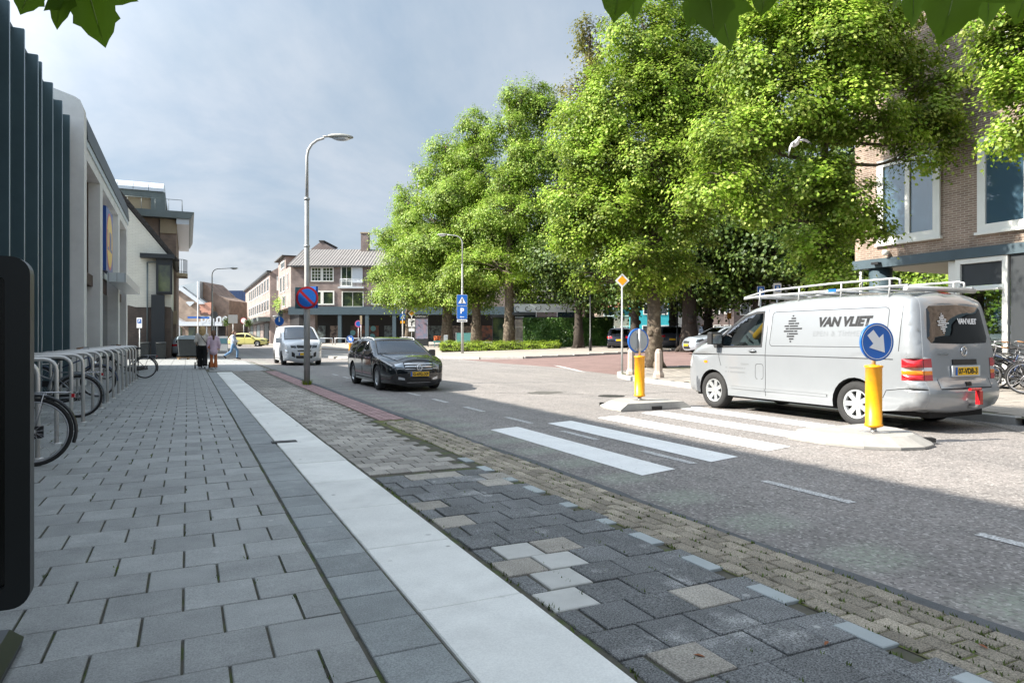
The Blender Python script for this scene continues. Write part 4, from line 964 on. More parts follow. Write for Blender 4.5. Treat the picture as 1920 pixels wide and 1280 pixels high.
# ------------------------------------------------------------------ trees, hedges, leaves
def leaf_mat(name, c1, c2, c3, transl=.3, rough=.5, clump=.35):
    m = bpy.data.materials.new(name); m.use_nodes = True; MATS[name] = m; N = m.node_tree.nodes; L = m.node_tree.links
    b = N['Principled BSDF']; out = N['Material Output']; b.inputs['Roughness'].default_value = rough; b.inputs['Specular IOR Level'].default_value = .35
    g = N.new('ShaderNodeNewGeometry'); r = N.new('ShaderNodeValToRGB'); L.new(g.outputs['Random Per Island'], r.inputs[0])
    e = r.color_ramp.elements; e[0].color = (*c1, 1); e[0].position = 0; e[1].color = (*c3, 1); e[1].position = 1; k = e.new(.55); k.color = (*c2, 1)
    n = N.new('ShaderNodeTexNoise'); n.inputs['Scale'].default_value = 1.1; n.inputs['Detail'].default_value = 2; L.new(g.outputs['Position'], n.inputs['Vector'])
    mr = N.new('ShaderNodeMapRange'); L.new(n.outputs['Fac'], mr.inputs[0]); mr.inputs[1].default_value = .35; mr.inputs[2].default_value = .65; mr.inputs[3].default_value = 1 - clump; mr.inputs[4].default_value = 1 + clump
    s = N.new('ShaderNodeVectorMath'); s.operation = 'SCALE'; L.new(r.outputs[0], s.inputs[0]); L.new(mr.outputs[0], s.inputs['Scale']); L.new(s.outputs[0], b.inputs['Base Color'])
    t = N.new('ShaderNodeBsdfTranslucent'); L.new(s.outputs[0], t.inputs[0]); x = N.new('ShaderNodeMixShader'); x.inputs[0].default_value = transl
    L.new(b.outputs[0], x.inputs[1]); L.new(t.outputs[0], x.inputs[2]); L.new(x.outputs[0], out.inputs[0]); return m
leaf_mat('leaf_lime', (.15, .26, .02), (.235, .35, .034), (.42, .48, .11), .40, clump=.5)
leaf_mat('leaf_lime_far', (.135, .24, .02), (.215, .33, .034), (.39, .46, .11), .38, clump=.5)
leaf_mat('leaf_brown', (.10, .12, .02), (.17, .17, .03), (.26, .24, .06), .35)
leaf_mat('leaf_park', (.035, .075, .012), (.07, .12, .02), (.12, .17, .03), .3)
leaf_mat('leaf_ivy', (.04, .10, .02), (.065, .14, .028), (.12, .21, .05), .15, .35)
leaf_mat('leaf_box', (.15, .24, .02), (.25, .35, .03), (.36, .44, .06), .35)
leaf_mat('leaf_plane', (.10, .20, .012), (.15, .26, .018), (.22, .32, .02), .6, .55, clump=.15)
M('bark', (.11, .085, .062), .95, var=.35, vscale=9, bump=1.0, bscale=26, col2=(.20, .165, .12), c2scale=6, c2pos=(.5, .62))
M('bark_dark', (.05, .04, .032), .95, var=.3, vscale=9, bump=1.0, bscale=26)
def leaf_cloud(name, C, Nn, size, mat, parent, rs, droop=.35, aspect=.72):
    n = len(C); rnd = rs.normal(size=(n, 3)); nn = Nn + rnd * .3; nn /= np.linalg.norm(nn, axis=1)[:, None] + 1e-9
    t = rs.normal(size=(n, 3)); t[:, 2] -= droop * 2; t -= (t * nn).sum(1)[:, None] * nn; t /= np.linalg.norm(t, axis=1)[:, None] + 1e-9
    b = np.cross(nn, t); l = size * rs.uniform(.65, 1.25, n)[:, None] * .5
    V = np.empty((n, 4, 3)); V[:, 0] = C + t * l; V[:, 1] = C + b * l * aspect - nn * l * .22; V[:, 2] = C - t * l * .8; V[:, 3] = C - b * l * aspect - nn * l * .22
    me = bpy.data.meshes.new(name); me.vertices.add(4 * n); me.vertices.foreach_set('co', V.reshape(-1).astype(np.float32))
    me.loops.add(4 * n); me.loops.foreach_set('vertex_index', np.arange(4 * n, dtype=np.int32)); me.polygons.add(n)
    me.polygons.foreach_set('loop_start', np.arange(0, 4 * n, 4, dtype=np.int32)); me.polygons.foreach_set('loop_total', np.full(n, 4, dtype=np.int32))
    me.update(calc_edges=True); me.validate(); return link(name, me, MATS[mat], parent)
def tree(name, label, base, lobes, nleaf, size, trunk, seed, mat='leaf_lime', bark='bark', group='lime trees round the square', clus=.55, shell=.5, per=38, crown_from=.35, sz=.6):
    """lobes: (right, depth, height, r_right, r_depth, r_height) about the foot, on the square's grid"""
    rs = np.random.RandomState(seed); rg = random.Random(seed); bx, by = base[0], base[1]; bz = EL(bx, by) + (.1 if len(base) < 3 else base[2])
    t = thing(name, label, 'tree', (bx, by, bz), -YAW, group)
    vol = np.array([l[3] * l[4] * l[5] for l in lobes]) ** .75; vol /= vol.sum(); C = []; Nn = []; cl = []
    for l, f in zip(lobes, vol):
        k = max(3, int(nleaf * f / per)); d = rs.normal(size=(k, 3)); d /= np.linalg.norm(d, axis=1)[:, None]
        rad = (shell + (1 - shell) * rs.uniform(0, 1, k) ** .6) * rs.uniform(.86, 1.06, k)
        c = np.array(l[:3]) + d * rad[:, None] * np.array(l[3:]); cl.append(c)
        for ci, di in zip(c, d):
            m = int(per * rs.uniform(.5, 1.5)); s = clus * rs.uniform(.6, 1.3)
            o = rs.normal(size=(m, 3)) * np.array([s, s, s * sz]) * .55; o[:, 2] -= .35 * (o[:, 0] ** 2 + o[:, 1] ** 2) / max(.2, s)
            C.append(ci + o); Nn.append(np.repeat((di * .7 + np.array([0, 0, .75]))[None], m, 0) + o * .5)
    C = np.concatenate(C); Nn = np.concatenate(Nn); C[:, 2] = np.maximum(C[:, 2], 1.2)
    cr = leaf_cloud('crown', C, Nn, size, mat, t, rs); cr['kind'] = 'stuff'
    top = max(l[2] for l in lobes); mb = MB(); r0, hh = trunk
    pts = []; q = 9
    for i in range(q):
        f = i / (q - 1); pts.append((.12 * math.sin(f * 5 + seed) * f, .1 * math.cos(f * 4 + seed) * f, -.15 + f * (top + .15)))
    mb.tube(pts, [r0 * (1.35 if i == 0 else 1.0) * (1 - .86 * i / (q - 1)) for i in range(q)], 12)
    for k in range(5): a = k * 1.257 + seed; mb.tube([(math.cos(a) * r0 * .5, math.sin(a) * r0 * .5, .35), (math.cos(a) * r0 * 1.7, math.sin(a) * r0 * 1.7, -.1)], [r0 * .5, r0 * .2], 6)
    for k in range(7):
        a = rg.uniform(0, 6.28); z = rg.uniform(.2, hh * .8); mb.sphere((math.cos(a) * r0 * .8, math.sin(a) * r0 * .8, z), (r0 * .42, r0 * .42, r0 * .5), 7, 5)
    mb.build('trunk', MATS[bark], t)
    for li, l in enumerate(lobes):
        z0 = max(hh * .9, min(l[2] - l[5] * .6, top * .9)); s = Vector((0, 0, z0)); e = Vector(l[:3]) + Vector((0, 0, l[5] * .25)); rr = r0 * .42 * (1 - .5 * z0 / (top + .1))
        lm = MB(); mid = s.lerp(e, .5) + Vector((0, 0, -.15 * (e - s).length * .5)); lm.tube([s, mid, e], [rr, rr * .7, rr * .25], 7)
        cs = cl[li]
        for ci in cs[rs.permutation(len(cs))[:16]]:
            ci = Vector(ci); st = mid.lerp(e, rg.random()); m2 = st.lerp(ci, .5) + Vector((rg.uniform(-.15, .15), rg.uniform(-.15, .15), rg.uniform(-.05, .2))); lm.tube([st, m2, ci], [rr * .3, rr * .2, rr * .07], 5, cap=False)
        lm.build('limb', MATS[bark], t)
    return t
def at(px, Z): return SQ((px - 960) / 1280 * Z, Z)
gen = random.Random(3)
def lobes_for(rw, h0, h1, seed, n=9, narrow=.55):
    """an upright lime crown built of overlapping masses"""
    g = random.Random(seed); out = []; hm = (h0 + h1) / 2
    for k in range(n):
        f = (k + .5) / n; h = h0 + (h1 - h0) * (.08 + .84 * f); wid = rw * max(.5, 1 - f ** 2.6) * (.85 + .15 * min(1, f / .2))
        a = k * 2.4 + seed; off = wid * .48 * (1 if k < n - 1 else 0); r = wid * g.uniform(.55, .75)
        out.append((math.cos(a) * off, math.sin(a) * off, h, r, r, max(1.2, (h1 - h0) / n * g.uniform(.85, 1.25))))
    return out
TG = 'lime trees round the square'
tree('lime_tree', 'tall lime tree behind the clipped hedge, its trunk nearest the ivy kiosk', at(955, 53)[:2], [(a + 1.3, b, c, d * 1.05, e, f) for a, b, c, d, e, f in lobes_for(5.7, 3.0, 21.6, 1, 12)], 115000, .18, (.42, 3.6), 11, 'leaf_lime_far', clus=.72, per=150)
tree('lime_tree', 'tall lime tree behind the hedge, just right of the pedestrian crossing sign', at(893, 57)[:2], lobes_for(5.2, 3.0, 20.6, 2, 12), 90000, .185, (.42, 3.6), 12, 'leaf_lime_far', clus=.72, per=150)
tree('lime_tree', 'lime tree at the left end of the clipped hedge', at(838, 60)[:2], lobes_for(5.4, 3.0, 19.6, 3, 11), 82000, .195, (.5, 3.6), 13, 'leaf_lime_far', clus=.75, per=150)
tree('lime_tree', 'leftmost lime tree, leaning over the brick shopping arcade', at(766, 66)[:2], lobes_for(4.4, 3.2, 15.6, 4, 9), 45000, .19, (.36, 4.2), 14, 'leaf_lime_far', clus=.75, per=140)
tree('tall_tree', 'thin brownish-green tree top rising behind the lime trees', at(1105, 58)[:2], lobes_for(4.2, 7, 29, 5, 11), 22000, .24, (.45, 5), 15, 'leaf_brown', clus=.8, group='park trees')
# the near tree by the bollards
L2 = [(-.5, -.3, 12.4, 1.7, 1.6, 2.0), (.9, .2, 12.0, 1.6, 1.5, 1.9), (-1.5, -.4, 10.0, 1.7, 1.6, 1.7), (.5, -.9, 10.3, 1.8, 1.5, 1.6), (1.8, .4, 9.6, 1.5, 1.5, 1.5), (-2.0, .1, 7.8, 1.5, 1.6, 1.5), (-.2, -1.2, 7.6, 1.8, 1.5, 1.4), (1.7, -.5, 7.0, 1.3, 1.5, 1.3),
      (-1.6, -.4, 5.8, 1.7, 1.6, 1.1), (.8, -.9, 5.4, 1.5, 1.4, 1.1), (-.9, -.9, 4.0, 1.3, 1.3, .8), (-2.1, 1.0, 3.6, 1.0, .7, .5), (1.1, .3, 3.9, 1.2, 1.2, .7), (-.2, .3, 3.3, 1.2, 1.2, .5), (2.6, -1.5, 8.2, 1.2, 1.2, 1.0), (-2.7, .2, 9.2, 1.4, 1.3, 1.4), (-2.9, .1, 6.6, 1.4, 1.3, 1.3), (-2.9, .0, 5.0, 1.1, 1.1, .9), (2.6, .6, 11.2, 1.4, 1.3, 1.5)]
tree('lime_tree', 'sunlit lime tree with burred trunk standing beside the concrete bollards', at(1226, 26)[:2], L2, 140000, .122, (.3, 3.2), 21, 'leaf_lime', clus=.42, per=110)
L3 = [(-1.2, -.2, 10.6, 1.6, 1.5, 1.7), (.4, .0, 11.0, 1.7, 1.5, 1.6), (-1.9, -.5, 8.7, 1.4, 1.4, 1.3), (-.2, -.9, 8.9, 1.5, 1.3, 1.3), (1.2, .1, 9.0, 1.2, 1.3, 1.2), (-2.7, -.9, 6.4, 1.35, 1.2, .8), (-1.3, -.9, 7.2, 1.4, 1.3, 1.0), (.5, -.8, 7.2, 1.3, 1.2, 1.0), (-3.3, -1.1, 5.2, 1.15, 1.0, .75), (-2.2, -1.0, 4.6, .8, .8, .5),
      (-.7, -.6, 5.4, 1.1, 1.1, .75), (.3, -.5, 4.8, 1.1, 1.1, .7), (-.5, -.4, 3.7, .85, .9, .6), (.1, -.3, 2.9, .75, .8, .45), (.9, -.3, 4.2, .8, .8, .4), (1.9, -.3, 6.9, .95, .9, .5), (2.6, -.2, 6.1, .7, .6, .26), (2.9, -.2, 8.0, .8, .8, .4), (2.6, -.2, 7.2, 1.0, .9, .5), (3.3, -.2, 6.7, .6, .6, .3), (2.1, -.1, 8.8, 1.0, .9, .6), (1.4, -.2, 10.2, 1.2, 1.1, 1.0)]
tree('lime_tree', 'leafy lime tree rising behind the silver van, branches reaching the brick gable', at(1548, 18.5)[:2], L3, 112000, .112, (.2, 2.8), 22, 'leaf_lime', clus=.34, per=85)
L4 = [(-.6, 0, 6.9, .9, .9, .9), (.3, 0, 7.6, 1.2, 1.1, 1.0), (-.4, -.3, 5.8, .9, .9, .65), (.7, 0, 5.9, 1.2, 1.1, .9), (-.9, -.2, 8.0, .55, .6, .4), (.3, 0, 9.0, 1.2, 1.1, .9), (-1.2, -.1, 6.3, .5, .5, .35), (-1.0, 0, 7.2, .7, .7, .5), (-1.5, 0, 7.8, .6, .6, .35), (-.9, 0, 5.4, .6, .6, .35)]
tree('lime_tree', 'lime tree at the right picture edge in front of the brick gable', at(1985, 14.2)[:2], L4, 36000, .1, (.16, 4.2), 23, 'leaf_lime', clus=.32, per=80)
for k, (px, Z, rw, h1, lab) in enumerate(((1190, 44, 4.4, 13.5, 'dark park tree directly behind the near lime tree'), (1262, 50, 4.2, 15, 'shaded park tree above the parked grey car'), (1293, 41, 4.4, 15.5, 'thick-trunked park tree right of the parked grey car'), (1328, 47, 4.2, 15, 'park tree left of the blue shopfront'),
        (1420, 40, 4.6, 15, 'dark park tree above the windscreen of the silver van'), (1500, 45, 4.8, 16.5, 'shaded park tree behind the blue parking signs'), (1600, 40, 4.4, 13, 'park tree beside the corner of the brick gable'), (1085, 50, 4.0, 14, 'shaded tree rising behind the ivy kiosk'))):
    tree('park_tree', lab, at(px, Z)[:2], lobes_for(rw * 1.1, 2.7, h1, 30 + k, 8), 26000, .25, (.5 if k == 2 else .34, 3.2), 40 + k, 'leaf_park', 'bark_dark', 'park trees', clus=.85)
for k, (px, Z, lab) in enumerate(((1700, 36, 'green bushy tree seen through the open corner passage'), (1850, 33, 'bushy tree seen through the glass door of the brick building'))):
    tree('bushy_tree', lab, at(px, Z)[:2], [(0, 0, 2.4, 2.6, 1.6, 1.8), (1.5, .5, 4.4, 2.4, 1.5, 1.8), (-1.5, .3, 4.2, 2.4, 1.5, 1.8)], 8000, .2, (.15, 1.5), 60 + k, 'leaf_lime_far', 'bark_dark', 'bushes behind the brick building')
def leafy_box(name, label, F_, x0, x1, d0, d1, h0, h1, n, size, mat, seed, cat='hedge', bulge=.08, group=None):
    rs = np.random.RandomState(seed); c = F_.P((x0 + x1) / 2, (d0 + d1) / 2, h0); t = thing(name, label, cat, c, 0, group)
    A = [(x1 - x0) * (h1 - h0), (x1 - x0) * (d1 - d0), (d1 - d0) * (h1 - h0) * 2]; A = np.array(A) / sum(A); P = []; Nn = []
    r_, n_ = np.array(F_.r), np.array(F_.n); o = np.array(F_.o)
    for f, kind in zip(A, 'ftS'):
        k = int(n * f); u, v = rs.uniform(0, 1, k), rs.uniform(0, 1, k); e = rs.normal(0, bulge, k)
        bump = bulge * 1.2 * np.sin(u * (x1 - x0) * 3.1) * np.sin(v * 9)
        if kind == 'f': P.append(o + r_ * (x0 + u * (x1 - x0))[:, None] + n_ * (d1 + e + bump)[:, None] + np.array([0, 0, 1]) * (h0 + v * (h1 - h0))[:, None]); Nn.append(np.repeat((n_ + [0, 0, .5])[None], k, 0))
        elif kind == 't': P.append(o + r_ * (x0 + u * (x1 - x0))[:, None] + n_ * (d0 + v * (d1 - d0))[:, None] + np.array([0, 0, 1]) * (h1 + e + bump)[:, None]); Nn.append(np.repeat(np.array([[0, 0, 1.]]), k, 0))
        else:
            sd_ = np.where(rs.rand(k) < .5, 1, 0); P.append(o + r_ * (np.where(sd_, x1, x0) + e)[:, None] + n_ * (d0 + u * (d1 - d0))[:, None] + np.array([0, 0, 1]) * (h0 + v * (h1 - h0))[:, None]); Nn.append(r_ * np.where(sd_, 1, -1)[:, None] + np.array([0, 0, .4]))
    P = np.concatenate(P) - np.array(c); lf = leaf_cloud('foliage', P, np.concatenate(Nn), size, mat, t, rs, .5); lf['kind'] = 'stuff'
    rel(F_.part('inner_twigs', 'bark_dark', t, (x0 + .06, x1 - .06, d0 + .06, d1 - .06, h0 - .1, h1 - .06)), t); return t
# clipped box hedge and ivy-covered kiosk on the square
ZH = 50.0; FH = Front(SQ((826 - 960) * ZH / 1280, ZH)[:2], (CY, -SY)); hx = lambda px: (px - 826) * ZH / 1280
eh = EL(*SQ(-1, ZH)[:2]) + .12
leafy_box('box_hedge', 'low clipped bright green box hedge under the lime trees', FH, 0, hx(1049), -1.0, 0, eh, eh + .55, 9000, .1, 'leaf_box', 71)
sheetF = FH
ks = thing('ivy_kiosk', 'kiosk covered in dark green ivy below a white scrolled sign board', 'kiosk', FH.P(hx(1070), -2, eh))
Kr = lambda o: rel(o, ks)
Kr(FH.part('wall', 'shop_dark', ks, (hx(984), hx(1158), -7, -2.6, 0, 2.95)))
rs_ = np.random.RandomState(5); nI = 15000; u, v = rs_.uniform(0, 1, nI), rs_.uniform(0, 1, nI)
PI_ = np.array(FH.o) + np.array(FH.r) * (hx(982) + u * (hx(1160) - hx(982)))[:, None] + np.array(FH.n) * (-2.45 + rs_.normal(0, .09, nI) + .1 * np.sin(u * 21) * np.sin(v * 7))[:, None] + np.array([0, 0, 1.]) * (eh - .1 + v * (2.72 - eh + .25))[:, None]
PI_ -= np.array(ks.location); lf = leaf_cloud('ivy', PI_, np.repeat((np.array(FH.n) + [0, 0, .6])[None], nI, 0), .15, 'leaf_ivy', ks, rs_, .6); lf['kind'] = 'stuff'
sbd = Kr(FH.part('sign_board', 'panel_white', ks, (hx(965), hx(1096), -3.0, -2.85, 3.32, 3.95)))
sw = MB()
for k in range(7):
    cxx = hx(972 + 19 * k); c = FH.P(cxx, -2.83, 3.63)
    if k == 4: continue
    pts = [c + FH.r * (.05 + .035 * q) * math.cos(q * .62 + k) + UP * (.05 + .035 * q) * math.sin(q * .62 + k) * .9 for q in range(9)]
    sw.tube(pts, .022, 5)
Kr(sw.build('scroll_ornament', MATS['black'], ks)); struct(ks.children[-1], 'stuff')
Kr(MB().tube([FH.P(hx(1047 + 1.0 * q), -2.83, 3.63 + .13 * math.sin(q * 1.5) * math.exp(-q * .14)) for q in range(20)], .02, 5).build('script_lettering', M('lilac', (.45, .42, .62), .6), ks))
sl = MB()
for k in range(7): Kr(FH.part('timber_slat', M('grey_timber', (.30, .26, .22), .85, var=.25, vscale=3), ks, (hx(966 + 2.6 * k), hx(967.8 + 2.6 * k), -2.9, -2.8, .3, 2.75)))
Kr(FH.part('roof_board', 'dark_frame', ks, (hx(960), hx(1005), -4, -2.7, 3.1, 3.3)))
gp_ = thing('glass_pavilion', 'dark glazed pavilion between the hedge trees', 'kiosk', FH.P(hx(940), -5, eh))
for a, b in ((920, 944), (945, 962)): rel(FH.part('glass_wall', 'glass_green', gp_, (hx(a), hx(b), -6, -5.9, eh, 3.0)), gp_)
for a in (919, 944, 962): rel(FH.part('mullion', 'dark_frame', gp_, (hx(a), hx(a + 1), -6, -5.8, eh, 3.0)), gp_)
rel(FH.part('roof', 'dark_frame', gp_, (hx(915), hx(966), -8, -5.6, 3.0, 3.2)), gp_)

# --- plane tree standing behind the viewer, its leaves hanging into the top of the view
pt = thing('plane_tree', 'overhanging plane tree whose large lobed leaves hang into the top of the picture', 'tree', (2.6, -2.2, .01))
def leaf_outline():
    half = [(0, 0), (.20, -.08), (.36, -.06), (.52, .04), (.46, .14), (.50, .22), (.60, .30), (.73, .50), (.60, .49), (.46, .52), (.35, .52), (.33, .60), (.37, .72), (.27, .78), (.20, .92), (.10, 1.02), (0, 1.15)]
    return half + [(-x, y) for x, y in half[-2:0:-1]]
lo_ = leaf_outline()
_V, _T = cdt([lo_], inside_grid(lo_, .09))
_T = [t for t in _T if pip(lo_, sum(_V[i][0] for i in t) / 3, sum(_V[i][1] for i in t) / 3)]
def hang_leaf(px, py, Z, size, roll, pitch, turn, seed):
    tip = SQ((px - 960) / 1280 * Z, Z, 1.3 + (634 - py) / 1280 * Z); g = random.Random(seed); mb = MB(); vs = []
    rot = Matrix.Rotation(-YAW, 3, 'Z') @ Matrix.Rotation(turn, 3, 'Z') @ Matrix.Rotation(roll, 3, 'Y') @ Matrix.Rotation(pitch, 3, 'X')
    k1, k2 = g.uniform(.1, .3), g.uniform(-.25, .3)
    def Q(x, y):
        y2 = 1.08 - y
        return tip + rot @ Vector((x, -(k1 * x * x + k2 * (y2 - .5) ** 2 * .6) + .03 * math.sin(x * 9 + y * 5), y2)) * size
    mb.add([Q(v[0], v[1]) for v in _V], [tuple(t) for t in _T], True)
    b = Q(0, 0); st = Q(0, -.1); hub = b + Vector((g.uniform(-.05, .05), -.1, .28 + g.uniform(0, .1)))
    lf = mb.build('leaf', MATS['leaf_plane'], pt); rel(lf, pt)
    vb = MB()
    for dx_, dy_ in ((0, 1.05), (.55, .28), (-.55, .28), (.42, .02), (-.42, .02)):
        vb.tube([Q(dx_ * f, dy_ * f) for f in (0, .33, .66, .97)], [.0026, .002, .0015, .0007], 5)
    vo = vb.build('veins', M('leaf_vein', (.26, .36, .08), .6), lf)
    pb = MB().tube([b, b.lerp(hub, .5) + Vector((0, 0, .02)), hub], [.0018, .0018, .002], 5); rel(pb.build('leaf_stalk', MATS['leaf_vein'], pt), pt)
    return hub
hubs = []
LV = [(195, 82, 1.75, .17, -.25, .2, .3), (107, 49, 1.7, .16, .12, -.1, -.3), (40, 24, 1.85, .13, .3, .2, .6), (1152, 37, 1.9, .19, .18, .1, -.2), (1188, 36, 2.05, .16, -.2, .15, .5), (1288, 52, 1.9, .14, .1, .25, .7), (1338, 66, 1.8, .19, -.1, .1, -.1), (1366, 92, 1.95, .16, -.35, .2, .3), (1428, 28, 1.9, .14, .2, .1, -.4),
      (1670, 26, 2.0, .12, .15, .3, 1.1), (1708, 49, 1.85, .15, -.05, .15, .4), (1763, 77, 1.75, .22, .25, .1, -.1), (1806, 40, 1.9, .18, -.35, .1, .2), (1849, 48, 2.0, .17, -.1, .2, .2), (1905, 42, 1.8, .18, .3, .15, -.5), (1500, -6, 2.0, .16, .1, .2, .2), (1590, -12, 2.1, .16, -.2, .2, .1), (260, -14, 1.9, .16, .2, .2, .3)]
for k, (px, py, Z, s, ro, pi_, tu) in enumerate(LV): hubs.append(hang_leaf(px, py, Z, s * .88, ro, pi_, tu, 90 + k))
limb_r = [Vector((2.6, -2.2, 2.6)), Vector((2.75, -1.0, 3.05)), Vector((2.5, .2, 3.0)), Vector((2.05, 1.2, 2.9)), Vector((1.35, 1.75, 2.85))]
limb_l = [Vector((2.6, -2.2, 2.9)), Vector((1.6, -1.0, 3.25)), Vector((.5, .4, 3.1)), Vector((-.35, 1.6, 2.85)), Vector((-.75, 2.1, 2.8))]
rel(MB().tube([(2.6, -2.2, -.1), (2.58, -2.22, 1.5), (2.62, -2.2, 3.0), (2.6, -2.1, 5)], [.2, .16, .14, .1], 14).build('trunk', MATS['bark'], pt), pt)
rel(MB().tube(limb_r, [.06, .045, .03, .02, .01], 8).build('limb', MATS['bark'], pt), pt); rel(MB().tube(limb_l, [.06, .045, .03, .02, .01], 8).build('limb', MATS['bark'], pt), pt)
tw = MB()
for h in hubs:
    src = min(limb_r[1:] + limb_l[1:], key=lambda p: (p - h).length); tw.tube([src, src.lerp(h, .5) + Vector((0, 0, .06)), h], [.008, .005, .003], 5)
tw = rel(tw.build('twigs', MATS['bark'], pt), pt); tw['kind'] = 'stuff'
# ------------------------------------------------------------------ vehicles
def Mpaint(name, col, metal=.0, rough=.3, coat=.8, dirt=None):
    return M(name, col, rough, metal, var=.03, vscale=2, coat=coat, coords='obj')
Mpaint('paint_silver', (.285, .302, .318), .3, .28, 1.0); Mpaint('paint_black', (.006, .007, .009), 0, .12, 1.0); Mpaint('paint_white', (.62, .64, .66), 0, .3, .7); Mpaint('paint_yellow', (.66, .62, .22), 0, .3, .7)
Mpaint('paint_navy', (.012, .015, .025), .3, .25, .8); Mpaint('paint_grey', (.05, .06, .085), .4, .3, .8); Mpaint('paint_palegrey', (.42, .47, .52), .4, .3, .8)
M('tyre', (.022, .022, .022), .85, coords='obj', var=.15, vscale=20); M('rim', (.58, .60, .61), .35, metal=.7, coords='obj'); M('trim_black', (.018, .018, .019), .6, coords='obj'); M('chrome', (.75, .76, .77), .12, metal=1.0, coords='obj')
M('lamp_red', (.42, .012, .018), .15, coords='obj', coat=.6); M('lamp_clear', (.62, .65, .67), .12, metal=.4, coords='obj', coat=.8); M('lamp_amber', (.75, .22, .01), .2, coords='obj', coat=.5); M('lamp_smoke', (.30, .33, .36), .12, metal=.5, coords='obj', coat=1); M('lamp_dark', (.05, .055, .06), .1, metal=.5, coords='obj', coat=1)
M('plate_yellow', (.80, .48, .01), .5, coords='obj'); M('seam', (.03, .032, .035), .8, coords='obj'); M('seat_cloth', (.03, .032, .036), .9, coords='obj'); M('under', (.008, .008, .008), .9, coords='obj')
Mglass('car_glass', (.42, .50, .50), base=.16); Mglass('car_glass_dark', (.05, .055, .06), base=.05); Mglass('car_glass_blue', (.16, .22, .32), base=.16)
def smooth_line(pts, n=5):
    """Catmull-Rom through the points; a third value 1 marks a corner"""
    P = [Vector(p[:2]) for p in pts]; out = []
    for i in range(len(P) - 1):
        a, b = P[i], P[i + 1]; ca = len(pts[i]) > 2; cb2 = len(pts[i + 1]) > 2
        ta = (P[i + 1] - P[max(0, i - 1)]) * .5 if not ca else (b - a); tb = (P[min(len(P) - 1, i + 2)] - P[i]) * .5 if not cb2 else (b - a)
        L_ = (b - a).length; ta = ta.normalized() * L_ if ta.length else ta; tb = tb.normalized() * L_ if tb.length else tb
        for k in range(n):
            t = k / n; out.append(tuple((2 * t ** 3 - 3 * t ** 2 + 1) * a + (t ** 3 - 2 * t ** 2 + t) * ta + (-2 * t ** 3 + 3 * t ** 2) * b + (t ** 3 - t ** 2) * tb))
    out.append(tuple(P[-1])); return out
def ribbon(pts, w):
    P = [Vector(p) for p in pts]; L_ = []; R_ = []
    for i, p in enumerate(P):
        d = (P[min(i + 1, len(P) - 1)] - P[max(i - 1, 0)]).normalized(); n = Vector((-d.y, d.x)) * w / 2; L_.append(tuple(p + n)); R_.append(tuple(p - n))
    return L_ + R_[::-1]
def rrect(x0, x1, z0, z1, r=.05, n=4):
    o = []
    for cx_, cz, a in ((x1 - r, z0 + r, -90), (x1 - r, z1 - r, 0), (x0 + r, z1 - r, 90), (x0 + r, z0 + r, 180)):
        for k in range(n + 1): t = R(a + 90 * k / n); o.append((cx_ + r * math.cos(t), cz + r * math.sin(t)))
    return o
